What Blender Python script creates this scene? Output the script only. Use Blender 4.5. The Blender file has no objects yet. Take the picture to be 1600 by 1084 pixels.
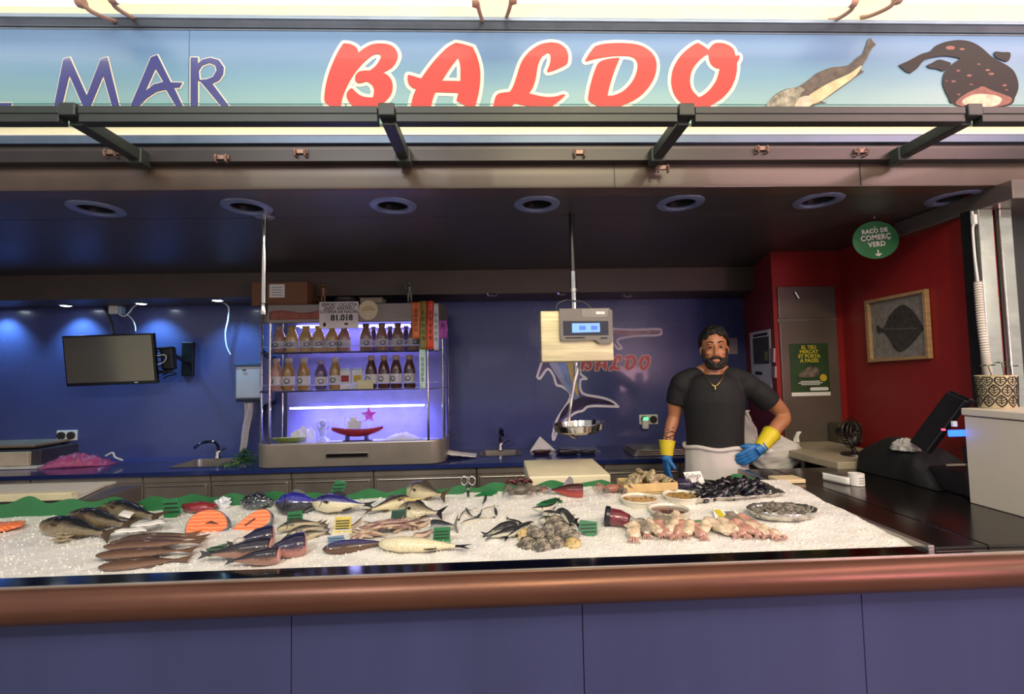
import bpy, bmesh, math, random
from math import sin, cos, pi, radians
from mathutils import Vector, Matrix, noise
random.seed(7)
C = bpy.context.scene.collection
SC = bpy.context.scene

# ------------------------------------------------------------------ camera
CAM_Z = 1.55
PITCH, YAW, ROLL, FPX = math.atan(38/720), radians(2.1), -0.02, 720.0
cd = bpy.data.cameras.new('camera'); cam = bpy.data.objects.new('camera', cd); C.objects.link(cam)
cd.sensor_width = 36; cd.lens = FPX/1600*36; cd.clip_start = .05
CAMM = (Matrix.Translation((0, 0, CAM_Z)) @ Matrix.Rotation(-YAW, 4, 'Z') @ Matrix.Rotation(pi/2+PITCH, 4, 'X')
        @ Matrix.Rotation(ROLL, 4, 'Z'))
cam.matrix_world = CAMM; SC.camera = cam
CO = Vector((0, 0, CAM_Z)); CR = CAMM.to_3x3(); CI = CR.inverted()
def at(px, py, Y=None, z=None, X=None):
    d = CR @ Vector(((px-800)/FPX, -(py-542)/FPX, -1))
    t = (Y/d.y) if Y is not None else ((z-CAM_Z)/d.z if z is not None else X/d.x)
    return CO + d*t
def pix(p):
    q = CI @ (Vector(p)-CO); return (800+FPX*q.x/-q.z, 542-FPX*q.y/-q.z)

# ------------------------------------------------------------------ light, world, exposure
def lamp(name, kind, loc, energy, color, size=None, sizey=None, target=None, **kw):
    l = bpy.data.lights.new(name, kind); l.energy = energy; l.color = color
    if kind == 'AREA':
        l.shape = 'RECTANGLE'; l.size = size; l.size_y = sizey or size
    elif size is not None: l.shadow_soft_size = size
    for k, v in kw.items(): setattr(l, k, v)
    o = bpy.data.objects.new(name, l); C.objects.link(o); o.location = loc
    if target is not None:
        o.rotation_euler = (Vector(target)-Vector(loc)).to_track_quat('-Z', 'Y').to_euler()
    return o
W = bpy.data.worlds.new('market_hall'); SC.world = W; W.use_nodes = True
W.node_tree.nodes['Background'].inputs[0].default_value = (.94, .92, .93, 1)
W.node_tree.nodes['Background'].inputs[1].default_value = .56
lamp('market_light_left', 'AREA', (-1.6, -1.1, 3.9), 42, (1, .94, .84), 2.2, 1.0, (-.8, 1.9, .9))
lamp('market_light_centre', 'AREA', (1.1, -.9, 3.9), 62, (1, .89, .60), 2.2, 1.0, (.9, 2.0, .9))
lamp('pink_panel_fill', 'AREA', (2.7, -.7, 1.35), 26, (1, .52, .66), .7, .5, (1.4, 1.4, .85))  # unseen pink fill, added to tint the counter front on the right
lamp('market_light_pink', 'AREA', (3.2, .1, 3.5), 55, (1, .60, .58), 2.2, .8, (1.8, 1.6, .9))
lamp('column_fill', 'AREA', (4.5, -.4, 2.3), 16, (1, .95, .82), .4, .8, (2.2, 2.2, 1.6))  # unseen fill, added to put bright reflections on the steel column
lamp('highlight_fill', 'AREA', (.55, -1.0, 3.3), 30, (1, .84, .5), .16, .16, (.6, 1.85, .95))  # small unseen source, added for crisp highlights on the wet fish
lamp('highlight_fill', 'AREA', (-1.2, -1.0, 3.3), 22, (.95, .95, 1), .16, .16, (-.9, 1.85, .95))  # same added highlight source for the left half of the ice
lamp('aisle_light', 'AREA', (2.0, -1.6, 2.2), 10, (.92, .80, 1), 2.6, .8, (.6, 1.5, .6))
SC.view_settings.view_transform = 'Standard'; SC.view_settings.look = 'None'
SC.view_settings.exposure = 0.0; SC.view_settings.gamma = 1.0; SC.view_settings.use_curve_mapping = False

# ------------------------------------------------------------------ materials
def lin(h):
    if isinstance(h, str):
        h = h.lstrip('#'); c = [int(h[i:i+2], 16)/255 for i in (0, 2, 4)]
        return tuple(((v+.055)/1.055)**2.4 if v > .04045 else v/12.92 for v in c)+(1,)
    return tuple(h)+(1,) if len(h) == 3 else tuple(h)
class NT:
    def __init__(s, name):
        s.m = bpy.data.materials.new(name); s.m.use_nodes = True; s.t = s.m.node_tree
        s.b = s.t.nodes['Principled BSDF']
    def n(s, typ, ins=None, **kw):
        nd = s.t.nodes.new(typ)
        for k, v in kw.items(): setattr(nd, k, v)
        for k, v in (ins or {}).items():
            if isinstance(v, bpy.types.NodeSocket): s.t.links.new(v, nd.inputs[k])
            else: nd.inputs[k].default_value = v
        return nd
    def link(s, a, b): s.t.links.new(a, b)
    def set(s, k, v):
        if isinstance(v, bpy.types.NodeSocket): s.link(v, s.b.inputs[k])
        else: s.b.inputs[k].default_value = v
    def ramp(s, fac, stops, interp='LINEAR'):
        r = s.n('ShaderNodeValToRGB'); s.link(fac, r.inputs[0]); r.color_ramp.interpolation = interp
        e = r.color_ramp.elements
        while len(e) < len(stops): e.new(.5)
        for i, (p, c) in enumerate(stops): e[i].position = p; e[i].color = lin(c)
        return r.outputs[0]
    def coord(s, which='Object'):
        return s.n('ShaderNodeTexCoord').outputs[which]
    def noise(s, scale, detail=4, which='Object', stretch=None, rough=.55):
        v = s.coord(which)
        if stretch: v = s.n('ShaderNodeMapping', {'Vector': v, 'Scale': stretch}).outputs[0]
        return s.n('ShaderNodeTexNoise', {'Vector': v, 'Scale': scale, 'Detail': detail, 'Roughness': rough}).outputs[0]
    def mix(s, f, a, b, mode='MIX'):
        m = s.n('ShaderNodeMix', data_type='RGBA', blend_type=mode)
        for i, v in ((0, f), (6, a), (7, b)):
            if isinstance(v, bpy.types.NodeSocket): s.link(v, m.inputs[i])
            else: m.inputs[i].default_value = v if i == 0 else lin(v)
        return m.outputs[2]
    def bump(s, h, strength=.3, dist=.01):
        s.set('Normal', s.n('ShaderNodeBump', {'Height': h, 'Strength': strength, 'Distance': dist}).outputs[0])
MC = {}
def mat(name, col, rough=.5, metal=0., var=.12, vscale=9, bump=0, bscale=60, emit=None, estr=0, stretch=None, spec=None,
        trans=0, alpha=1, coat=0, sss=0, ior=None):
    if name in MC: return MC[name]
    s = NT(name); c = lin(col)
    n = s.noise(vscale, 5, 'Object', stretch)
    dk = tuple(max(0, v*(1-var)) for v in c[:3]); lt = tuple(min(1, v*(1+var)) for v in c[:3])
    s.set('Base Color', s.ramp(n, [(.3, dk), (.7, lt)]))
    s.set('Roughness', s.n('ShaderNodeMapRange', {'Value': n, 'To Min': max(0, rough*.85), 'To Max': min(1, rough*1.15)}).outputs[0])
    s.set('Metallic', metal)
    if bump: s.bump(s.noise(bscale, 3, 'Object', stretch), bump, .004)
    if emit is not None: s.set('Emission Color', lin(emit)); s.set('Emission Strength', estr)
    if spec is not None: s.set('Specular IOR Level', spec)
    if trans: s.set('Transmission Weight', trans)
    if alpha < 1: s.set('Alpha', alpha)
    if coat: s.set('Coat Weight', coat); s.set('Coat Roughness', .06)
    if sss: s.set('Subsurface Weight', sss); s.set('Subsurface Radius', (.02, .012, .008))
    if ior: s.set('IOR', ior)
    MC[name] = s.m; return s.m

# ------------------------------------------------------------------ mesh builder
class MB:
    def __init__(s): s.v = []; s.f = []; s.mi = []; s.uv = {}; s.M = Matrix.Identity(4); s.cur = 0
    def add(s, vs, fs, M=None):
        b = len(s.v); T = s.M @ M if M is not None else s.M
        s.v += [T @ Vector(p) for p in vs]
        for f in fs: s.f.append(tuple(b+i for i in f)); s.mi.append(s.cur)
        return s
    def box(s, x0, x1, y0, y1, z0, z1, M=None):
        return s.add([(x0,y0,z0),(x1,y0,z0),(x1,y1,z0),(x0,y1,z0),(x0,y0,z1),(x1,y0,z1),(x1,y1,z1),(x0,y1,z1)],
                     [(3,2,1,0),(4,5,6,7),(0,1,5,4),(1,2,6,5),(2,3,7,6),(3,0,4,7)], M)
    def cbox(s, c, d, M=None):
        return s.box(c[0]-d[0]/2, c[0]+d[0]/2, c[1]-d[1]/2, c[1]+d[1]/2, c[2]-d[2]/2, c[2]+d[2]/2, M)
    def prism(s, poly, h, M=None, z0=0):            # poly in local xy, from z0 to z0+h
        a = sum(poly[i][0]*poly[(i+1)%len(poly)][1]-poly[(i+1)%len(poly)][0]*poly[i][1] for i in range(len(poly)))
        if a < 0: poly = poly[::-1]
        n = len(poly)
        return s.add([(x,y,z0) for x,y in poly]+[(x,y,z0+h) for x,y in poly],
                     [tuple(range(n-1,-1,-1)), tuple(range(n,2*n))]+[(i,(i+1)%n,n+(i+1)%n,n+i) for i in range(n)], M)
    def tube(s, pts, r, n=8, cap=True, squash=1.0, M=None, closed=False):
        pts = [Vector(p) for p in pts]; k = len(pts); rs = r if isinstance(r, (list, tuple)) else [r]*k
        vs = []; up = None
        for i, p in enumerate(pts):
            d = (pts[(i+1)%k]-pts[i-1]) if closed else (pts[min(i+1,k-1)]-pts[max(i-1,0)])
            d = d.normalized() if d.length > 1e-9 else Vector((0,0,1))
            if up is None:
                up = Vector((0,0,1)) if abs(d.z) < .9 else Vector((0,1,0))
            a = (up-d*up.dot(d)); a = a.normalized() if a.length > 1e-6 else d.orthogonal().normalized()
            b = d.cross(a); up = a
            vs += [p+a*(cos(2*pi*j/n)*rs[i]*squash)+b*(sin(2*pi*j/n)*rs[i]) for j in range(n)]
        kk = k if closed else k-1
        fs = [(i*n+j, i*n+(j+1)%n, ((i+1)%k)*n+(j+1)%n, ((i+1)%k)*n+j) for i in range(kk) for j in range(n)]
        if cap and not closed: fs += [tuple(range(n-1,-1,-1)), tuple((k-1)*n+j for j in range(n))]
        return s.add(vs, fs, M)
    def lathe(s, prof, n=20, c=(0,0,0), M=None, cap=True, sx=1, sy=1):
        vs = [(c[0]+cos(2*pi*j/n)*r*sx, c[1]+sin(2*pi*j/n)*r*sy, c[2]+z) for r, z in prof for j in range(n)]
        k = len(prof); fs = [(i*n+j, i*n+(j+1)%n, (i+1)*n+(j+1)%n, (i+1)*n+j) for i in range(k-1) for j in range(n)]
        if cap: fs += [tuple(range(n-1,-1,-1)), tuple((k-1)*n+j for j in range(n))]
        return s.add(vs, fs, M)
    def ball(s, c, r, n=10, m=7, M=None):
        r = r if isinstance(r, (tuple, list)) else (r, r, r)
        prof = [(sin(pi*i/m), -cos(pi*i/m)) for i in range(m+1)]
        vs = [(c[0]+cos(2*pi*j/n)*p*r[0], c[1]+sin(2*pi*j/n)*p*r[1], c[2]+z*r[2]) for p, z in prof for j in range(n)]
        return s.add(vs, [(i*n+j, i*n+(j+1)%n, (i+1)*n+(j+1)%n, (i+1)*n+j) for i in range(m) for j in range(n)], M)
    def grid(s, fn, nu, nv, M=None):                # fn(u,v)->point ; u,v in 0..1
        return s.add([fn(i/nu, j/nv) for i in range(nu+1) for j in range(nv+1)],
                     [(i*(nv+1)+j, (i+1)*(nv+1)+j, (i+1)*(nv+1)+j+1, i*(nv+1)+j+1) for i in range(nu) for j in range(nv)], M)
    def mesh(s, name, mats, smooth=False):
        me = bpy.data.meshes.new(name); me.from_pydata([tuple(v) for v in s.v], [], s.f)
        for m in (mats if isinstance(mats, (list, tuple)) else [mats]): me.materials.append(m)
        for p, i in zip(me.polygons, s.mi): p.material_index = i; p.use_smooth = smooth
        me.validate(); me.update(); return me
    def build(s, name, mats, parent=None, smooth=False, bevel=0, solid=0, sub=0, angle=True):
        return obj(name, s.mesh(name, mats, smooth), parent, bevel, solid, sub, smooth and angle)
def obj(name, me, parent=None, bevel=0, solid=0, sub=0, autosmooth=False):
    o = bpy.data.objects.new(name, me); C.objects.link(o)
    if parent is not None: adopt(o, parent)
    if solid:
        m = o.modifiers.new('solid', 'SOLIDIFY'); m.thickness = solid; m.offset = 0
    if bevel:
        m = o.modifiers.new('bevel', 'BEVEL'); m.width = bevel; m.segments = 2; m.limit_method = 'ANGLE'
    if sub:
        m = o.modifiers.new('sub', 'SUBSURF'); m.levels = sub; m.render_levels = sub
    if autosmooth:
        try: o.data.set_sharp_from_angle(angle=radians(40))
        except Exception: pass
    return o
def adopt(o, parent):
    """world-space build: parent keeps its own place, the child keeps its world coordinates"""
    o.parent = parent
    if parent.parent is None and parent.type == 'EMPTY' and not parent.get('local'):
        o.matrix_parent_inverse = parent.matrix_basis.inverted()
def thing(name, label, cat, loc=(0,0,0), rot=None, group=None, local=False):
    o = bpy.data.objects.new(name, None); C.objects.link(o); o.empty_display_size = .05
    o.location = loc
    if rot is not None: o.rotation_euler = rot
    if local: o['local'] = 1
    return tag(o, label, cat, group)
def tag(o, label, cat, group=None):
    o['label'] = label; o['category'] = cat
    if group: o['group'] = group
    return o
def struct(o): o['kind'] = 'structure'; return o
def copy_tree(o, parent=None):
    c = o.copy(); C.objects.link(c)
    if parent is not None: c.parent = parent
    for ch in list(o.children): copy_tree(ch, c)
    return c
def flat(name, polys, m, parent, M, thick=.003, offset=0, res=4, smooth=True):
    """flat lettering or cut-out: polys = list of outlines (first outer, others holes or islands) in local xy"""
    cu = bpy.data.curves.new(name, 'CURVE'); cu.dimensions = '2D'; cu.fill_mode = 'BOTH'; cu.extrude = thick/2; cu.offset = offset
    for poly in polys:
        sp = cu.splines.new('POLY'); sp.points.add(len(poly)-1); sp.use_cyclic_u = True
        for p, (x, y) in zip(sp.points, poly): p.co = (x, y, 0, 1)
    return curve_obj(name, cu, m, parent, M)
def curve_obj(name, cu, m, parent, M):
    t = bpy.data.objects.new('tmp', cu); C.objects.link(t)
    dg = bpy.context.evaluated_depsgraph_get(); dg.update()
    me = bpy.data.meshes.new_from_object(t.evaluated_get(dg)); bpy.data.objects.remove(t); bpy.data.curves.remove(cu)
    me.transform(M); me.materials.clear(); me.materials.append(m); me.name = name
    return obj(name, me, parent)
def text(name, body, size, m, parent, M, thick=.0006, align='CENTER', bold=0, space=1.0):
    cu = bpy.data.curves.new(name, 'FONT'); cu.body = body; cu.size = size; cu.extrude = thick/2; cu.align_x = align
    cu.align_y = 'CENTER'; cu.offset = bold; cu.space_character = space; cu.resolution_u = 3
    return curve_obj(name, cu, m, parent, M)
def facing(p, xdir, ydir):
    """matrix whose local x,y run along the given world directions at p"""
    x = Vector(xdir).normalized(); z = x.cross(Vector(ydir)).normalized(); y = z.cross(x)
    M = Matrix((x, y, z)).transposed().to_4x4(); M.translation = p; return M
def cr(pts, n=5, corners=()):
    """smooth closed outline through the points (Catmull-Rom); corners stay sharp"""
    out = []; k = len(pts)
    for i in range(k):
        p1, p2 = Vector(pts[i]), Vector(pts[(i+1)%k])
        p0 = p1-(p2-p1) if i in corners else Vector(pts[i-1])
        p3 = p2+(p2-p1) if (i+1)%k in corners else Vector(pts[(i+2)%k])
        for j in range(n):
            t = j/n
            out.append(tuple(.5*((2*p1)+(p2-p0)*t+(2*p0-5*p1+4*p2-p3)*t*t+(3*p1-p0-3*p2+p3)*t**3)))
    return out
def path(pts, n=6):
    out = []; k = len(pts); V = [Vector(p) for p in pts]
    for i in range(k-1):
        p0 = V[i-1] if i else V[0]*2-V[1]; p1, p2 = V[i], V[i+1]; p3 = V[i+2] if i+2 < k else V[-1]*2-V[-2]
        for j in range(n):
            t = j/n; out.append(.5*((2*p1)+(p2-p0)*t+(2*p0-5*p1+4*p2-p3)*t*t+(3*p1-p0-3*p2+p3)*t**3))
    return out+[V[-1]]
R = random.Random(11)
def U(a, b): return R.uniform(a, b)
# ------------------------------------------------------------------ materials of the setting
M_blue = mat('navy_laminate', '474e80', .27, 0, .06, 3, coat=.2)
M_red = mat('red_paint', '901f1e', .45, 0, .10, 3, .05, 40)
M_ceil = mat('dark_ceiling_panel', '45423f', .38, 0, .12, 2)
M_beam = mat('brown_beam_paint', '54453a', .38, 0, .18, 5, coat=.15)
M_soff = mat('soffit_brown', '54483f', .5, 0, .15, 4)
M_steel = mat('brushed_steel', 'a39d96', .3, .85, .12, 6)
M_steelh = mat('brushed_steel_flat', '9a9289', .3, .75, .12, 4, stretch=(.3, 1, 1))
M_dsteel = mat('dark_polished_steel', '4a4440', .17, .9, .16, 5, .05, 80)
M_chrome = mat('chrome', 'd2cec8', .12, 1, .05, 6)
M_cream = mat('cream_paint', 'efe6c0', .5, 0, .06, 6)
M_dkgreen = mat('grey_green_powder_coat', '2a302d', .45, 0, .14, 12, .08, 120)
M_slate = mat('slate_blue_metal', '5a6a80', .35, .4, .12, 8)
M_pale = mat('pale_blue_metal', '9fb0c4', .35, .3, .1, 8)
M_black = mat('black_plastic', '141416', .4, 0, .2, 20)
M_white = mat('white_plastic', 'e6e3da', .4, 0, .05, 8)
M_paper = mat('white_paper', 'e8e4dc', .7, 0, .05, 12)
M_bull = mat('copper_brown_metal', '6a4434', .36, .55, .22, 4, .06, 150, stretch=(.4, 1, 1))
M_cable = mat('grey_cable', '30343a', .5)
M_wcable = mat('white_cable', 'd9d9d6', .5)
M_floor = mat('market_floor', '6b6763', .4, 0, .2, 4)
M_glass = mat('clear_glass', 'ffffff', .03, 0, 0, 3, trans=1, ior=1.12)
M_work = mat('blue_worktop', '26346e', .22, 0, .12, 10, coat=.4)

CEIL = 2.40; BACK = 4.25; XL = -5.2
# ------------------------------------------------------------------ floor, walls, ceiling
struct(MB().box(-6, 5, -4, 5, -.05, 0).build('floor', M_floor))
A = at(1310, 392, z=CEIL); B = at(1531, 300, z=CEIL)
RY = A.y; DX = at(1212, 560, Y=RY).x; EX = at(1166, 560, Y=BACK).x
struct(MB().box(XL, EX+.02, BACK, BACK+.08, 0, 2.6).build('wall_back', M_blue))
struct(MB().prism([(A.x, A.y), (B.x, B.y), (B.x+.1, B.y), (A.x+.12, A.y+.02)], 2.55).build('wall_right', M_red))
struct(MB().prism([(DX, RY), (A.x+.1, RY), (A.x+.1, BACK), (EX, BACK)], 2.55).build('wall_pillar', M_red))
struct(MB().box(XL-.08, XL, 1.4, BACK+.08, 0, 2.6).build('wall_left', M_blue))
struct(MB().box(XL, EX, 3.82, BACK, 2.2, CEIL+.1).build('trim_soffit', M_soff, bevel=.004))
Yb = 2.09; Ys = at(700, 338, z=CEIL).y
cpan = struct(MB().box(XL, 3.1, Ys+.006, BACK, CEIL, CEIL+.05).build('ceiling', M_ceil))
DL = [(151, 326), (386, 323), (614, 321), (839, 319), (1063, 317), (1278, 313), (1490, 309)]
dlp = [at(x, y, z=CEIL) for x, y in DL]
b = MB(); rad = .098; xs = [XL]+[(dlp[i].x+dlp[i+1].x)/2 for i in range(6)]+[3.1]; NS = 32
for i, p in enumerate(dlp):
    inn, out = [], []
    for k in range(NS):
        a = 2*pi*k/NS; c, s = cos(a), sin(a)
        tx = ((xs[i+1]-p.x) if c > 0 else (xs[i]-p.x))/c if abs(c) > 1e-6 else 1e9
        ty = ((Ys-p.y) if s > 0 else (Yb-p.y))/s if abs(s) > 1e-6 else 1e9
        t = min(tx, ty); inn.append((p.x+c*rad, p.y+s*rad, CEIL)); out.append((p.x+c*t, p.y+s*t, CEIL))
    b.add(inn+out, [(k, (k+1)%NS, NS+(k+1)%NS, NS+k) for k in range(NS)])
    cs = [(xs[i], Yb), (xs[i+1], Yb), (xs[i+1], Ys), (xs[i], Ys)]
    for cx, cy in cs:                                # corner fill
        best = sorted(range(NS), key=lambda k: (out[k][0]-cx)**2+(out[k][1]-cy)**2)
        k1 = best[0]; k2 = next(k for k in best[1:] if abs(k-k1) in (1, NS-1) and abs(out[k][0]-out[k1][0]) > 1e-4 and abs(out[k][1]-out[k1][1]) > 1e-4) if any(abs(k-k1) in (1, NS-1) and abs(out[k][0]-out[k1][0]) > 1e-4 and abs(out[k][1]-out[k1][1]) > 1e-4 for k in best[1:]) else None
        if k2 is not None: b.add([out[k1], out[k2], (cx, cy, CEIL)], [(0, 1, 2)])
struct(b.build('ceiling_front', M_ceil))
struct(MB().box(XL, 3.1, Yb, BACK+.1, CEIL+.3, CEIL+.34).build('ceiling_deck', M_black))
# downlights
M_ring = mat('downlight_ring', '7a86a8', .35, .3, .1, 8)
M_can = mat('downlight_can', '1c1b1e', .35, .3, .2, 10)
M_lens = mat('downlight_lens', 'a8a49c', .2, 0, .1, 10)
wh = ['second downlight from the left edge, above the chrome pole', '']
names = ['leftmost round recessed downlight in the dark ceiling, above the television',
         'round recessed downlight above the bare chrome pole',
         'round recessed downlight above the glass drinks cabinet, unlit',
         'round recessed downlight just left of the hanging scale pole',
         'round recessed downlight above the shopkeeper, unlit',
         'round recessed downlight left of the round green hanging sign',
         'rightmost round downlight, pinkish, beside the steel column']
for i, p in enumerate(dlp):
    d = thing('ceiling_downlight', names[i], 'downlight', tuple(p), group='downlights in the front ceiling')
    prof = [(.075, -.004), (.08, -.010), (.10, -.012), (.115, -.006), (.118, .0), (.1, .0), (.075, .004)]
    MB().lathe(prof+[prof[0]], 36, p, cap=False).build('ring', M_ring, d, True)
    MB().lathe([(.0765, .0), (.07, .05), (.055, .09), (.0, .092)], 28, p, cap=False).build('reflector_can', M_can, d, True)
    MB().lathe([(0, .03), (.018, .032), (.02, .05), (.015, .085), (0, .085)], 14, p+Vector((.012, 0, 0)), cap=False).build('bulb', M_lens, d, True)
# little spots under the soffit
M_spoton = mat('lit_spot_lens', 'ffffff', .3, emit=(.78, .9, 1), estr=26)
for i, (x, y, on) in enumerate([(-18, 478, 1), (103, 476, 1), (221, 473, 1), (340, 468, 1), (768, 460, 0), (878, 458, 0), (990, 456, 0)]):
    p = at(x, y, z=2.2); p.y = 4.0 if p.y > 4.2 or p.y < 3.84 else p.y
    lab = ['', 'lit soffit spot above the left half of the television', 'lit soffit spot beside the white junction box',
           'lit soffit spot with a loose white wire hanging from it', 'unlit soffit spot right of the drinks cabinet',
           'unlit soffit spot behind the scale pole', 'unlit soffit spot right of the scale pole'][i] or 'leftmost lit soffit spot at the edge of the picture'
    d = thing('soffit_spot', lab, 'spotlight', tuple(p), group='spots under the soffit')
    MB().lathe([(.032, -.004), (.045, -.012), (.052, 0), (.032, 0), (.032, -.004)], 20, p, cap=False).build('ring', M_chrome, d, True)
    MB().lathe([(0, -.014), (.025, -.013), (.04, -.008), (.042, 0)], 18, p, cap=False).build('lens', M_spoton if on else M_lens, d, True)
    if on: lamp('soffit_spot_light', 'SPOT', p-Vector((0, 0, .03)), 24, (.28, .66, 1), .03, target=p+Vector((0, .42, -1)), spot_size=1.7, spot_blend=.8)

# ------------------------------------------------------------------ front beam and fascia above the opening
z0 = at(800, 250, Y=Yb).z
struct(MB().box(XL, 3.1, Yb, Yb+.1, CEIL-.004, z0).build('trim_beam', M_beam, bevel=.004))
for k, xx in enumerate([960, 1344]):
    q = at(xx, 268, Y=Yb-.001)
    struct(MB().cbox((q.x, Yb-.001, (CEIL+z0)/2), (.003, .004, z0-CEIL)).build('trim_beam_joint', M_black))
def hstrip(name, y0, y1, Y, m, dep=.06, lip=0):
    za, zb = at(800, y1, Y=Y).z, at(800, y0, Y=Y).z
    return struct(MB().box(-3.6, 3.4, Y, Y+dep, za, zb).build(name, m, bevel=.002))
hstrip('trim_shutter_guide', 233, 251, Yb-.045, mat('shutter_guide_dark', '332e2e', .35, .3), .14)
hstrip('trim_shutter_step', 222, 234, Yb-.01, mat('shutter_step_dark', '4a4544', .35, .4), .1)
hstrip('trim_sign_base', 211, 223, Yb-.03, M_slate, .1)
hstrip('trim_reflection_strip', 193, 211, Yb-.02, M_cream, .1)  # cream band painted in place of a reflection below the sign
hstrip('trim_reflection_edge', 208, 210.5, Yb-.03, M_white, .06)  # white lower edge of the painted reflection
SY = 2.05
# ------------------------------------------------------------------ the shop sign
sign = thing('shop_sign', 'long sea-blue shop sign with big red script letters outlined in white', 'sign', (0, SY, 2.8))
zs0, zs1 = at(800, 193, Y=SY).z, at(800, 44, Y=SY).z
s = NT('sign_print_sea')
gz = s.n('ShaderNodeSeparateXYZ', {0: s.coord('Object')}).outputs[2]
nn = s.noise(1.2, 4, 'Object', (1, 1, 7))
gz2 = s.n('ShaderNodeMath', {0: nn, 1: .10}, operation='MULTIPLY').outputs[0]
gg = s.n('ShaderNodeMapRange', {'Value': s.n('ShaderNodeMath', {0: gz, 1: gz2}, operation='ADD').outputs[0], 'From Min': zs0+.05, 'From Max': zs1+.03}).outputs[0]
s.set('Base Color', s.ramp(gg, [(.0, '83aaa0'), (.3, '7ea4a8'), (.55, '6790a8'), (.75, '5b7ca2'), (1, '6b8ab2')]))
s.set('Roughness', .4); s.set('Coat Weight', .15); s.set('Coat Roughness', .2)
M_sign = s.m
xj = at(295, 100, Y=SY).x
MB().box(-3.6, xj-.001, SY, SY+.03, zs0, zs1).build('sign_panel', M_sign, sign, bevel=.0015)
MB().box(xj+.001, 3.4, SY, SY+.03, zs0, zs1).build('sign_panel', M_sign, sign, bevel=.0015)
za, zb = at(800, 46, Y=SY-.01).z, at(800, 34, Y=SY-.01).z
MB().box(-3.6, 3.4, SY-.012, SY+.04, za, zb).build('top_frame', mat('sign_frame_grey', '545a66', .35, .5), sign, bevel=.003)
MB().box(-3.6, 3.4, SY-.004, SY+.03, at(800, 51, Y=SY).z, za).build('frame_lip', mat('sign_lip_grey', '7b8491', .35, .4), sign, bevel=.002)
zc = at(800, 161.5, Y=SY-.004).z
MB().box(-3.6, 3.4, SY-.004, SY, zc-.003, zc).build('lower_bead', mat('sign_bead', '6fa7a4', .3), sign)
struct(MB().box(-3.6, 3.4, SY-.02, SY+.05, zb, at(800, 26, Y=SY-.02).z).build('trim_sign_top', M_pale, bevel=.003))
struct(MB().box(-3.6, 3.4, SY+.02, SY+.07, at(800, 27, Y=SY+.02).z, 3.5).build('trim_cornice', M_cream))
M_lred = mat('sign_red', 'c8362e', .5, 0, .04, 3, coat=.15)
M_lout = mat('sign_cream', 'e8dcc6', .55, 0, .03, 6)
M_lpur = mat('sign_purple', '37397a', .35, 0, .04, 6, coat=.4)
def on_sign(p, ox, oy, k, Y): q = at(ox+p[0]*k, oy+p[1]*k, Y=Y); return (q.x, q.z)
MS = Matrix.Translation((0, SY-.004, 0)) @ Matrix.Rotation(pi/2, 4, 'X')
import numpy as np
def stroke(polys, hw, cell=.003):
    """flat band that reaches hw to both sides of the outlines (marching squares on their distance)"""
    segs = np.array([(*P[i], *P[(i+1) % len(P)]) for P in polys for i in range(len(P))])
    x0, y0 = segs[:, 0].min()-hw-cell, segs[:, 1].min()-hw-cell
    nx, ny = int((segs[:, 0].max()+hw+cell-x0)/cell)+2, int((segs[:, 1].max()+hw+cell-y0)/cell)+2
    gx, gy = np.meshgrid(x0+np.arange(nx)*cell, y0+np.arange(ny)*cell, indexing='ij'); D = np.full(gx.shape, 1e9)
    for ax, ay, bx, by in segs:
        dx, dy = bx-ax, by-ay; l = dx*dx+dy*dy+1e-12
        t = np.clip(((gx-ax)*dx+(gy-ay)*dy)/l, 0, 1); D = np.minimum(D, np.hypot(gx-ax-t*dx, gy-ay-t*dy))
    F = hw-D; idx = {}; m = MB()
    def vert(key, p):
        if key not in idx: idx[key] = len(m.v); m.v.append(Vector((p[0], p[1], 0)))
        return idx[key]
    for i, j in np.argwhere((F[:-1, :-1] > 0) | (F[1:, :-1] > 0) | (F[1:, 1:] > 0) | (F[:-1, 1:] > 0)):
        cs = [(i, j), (i+1, j), (i+1, j+1), (i, j+1)]; out = []
        for k in range(4):
            a, b2 = cs[k], cs[(k+1) % 4]; fa, fb = F[a], F[b2]
            if fa > 0: out.append(vert(a, (gx[a], gy[a])))
            if (fa > 0) != (fb > 0):
                t = fa/(fa-fb); out.append(vert((min(a, b2), max(a, b2)), (gx[a]+t*(gx[b2]-gx[a]), gy[a]+t*(gy[b2]-gy[a]))))
        if len(out) > 2: m.f.append(tuple(out)); m.mi.append(0)
    return m
def letter(name, outer, hole, ox, oy, k, m, hw, sm=True, corners=(), hcorners=()):
    polys = []
    for P, cn in ((outer, corners), (hole, hcorners)):
        if P: polys.append([on_sign(p, ox, oy, k, SY-.004) for p in (cr(P, 4, cn) if sm else P)])
    L = flat(name, polys, m, sign, MS, .002)
    st = stroke(polys, hw); st.v = [MS @ (v+Vector((0, 0, -.0025))) for v in st.v]
    o = st.build('letter_outline', M_lout); o.parent = L
    return L
K = 150/1301
Bp = [(410,152),(500,165),(570,200),(597,235),(605,283),(680,225),(780,172),(900,155),(1020,170),(1100,220),(1143,310),(1120,400),(1060,480),(940,550),(1010,590),(1060,660),(1072,750),(1050,840),(990,920),(900,995),(800,1040),(700,1055),(570,1025),(490,960),(448,880),(455,820),(490,775),(525,765),(560,800),(620,850),(700,880),(805,888),(820,800),(800,730),(760,690),(715,670),(660,685),(610,690),(570,670),(562,630),(575,575),(620,535),(690,522),(765,520),(840,460),(900,370),(910,320),(880,298),(830,300),(760,340),(670,420),(590,510),(520,610),(460,720),(410,830),(380,930),(350,1060),(250,1015),(190,980),(148,930),(150,830),(170,700),(210,550),(260,420),(320,290),(380,190)]
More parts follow.
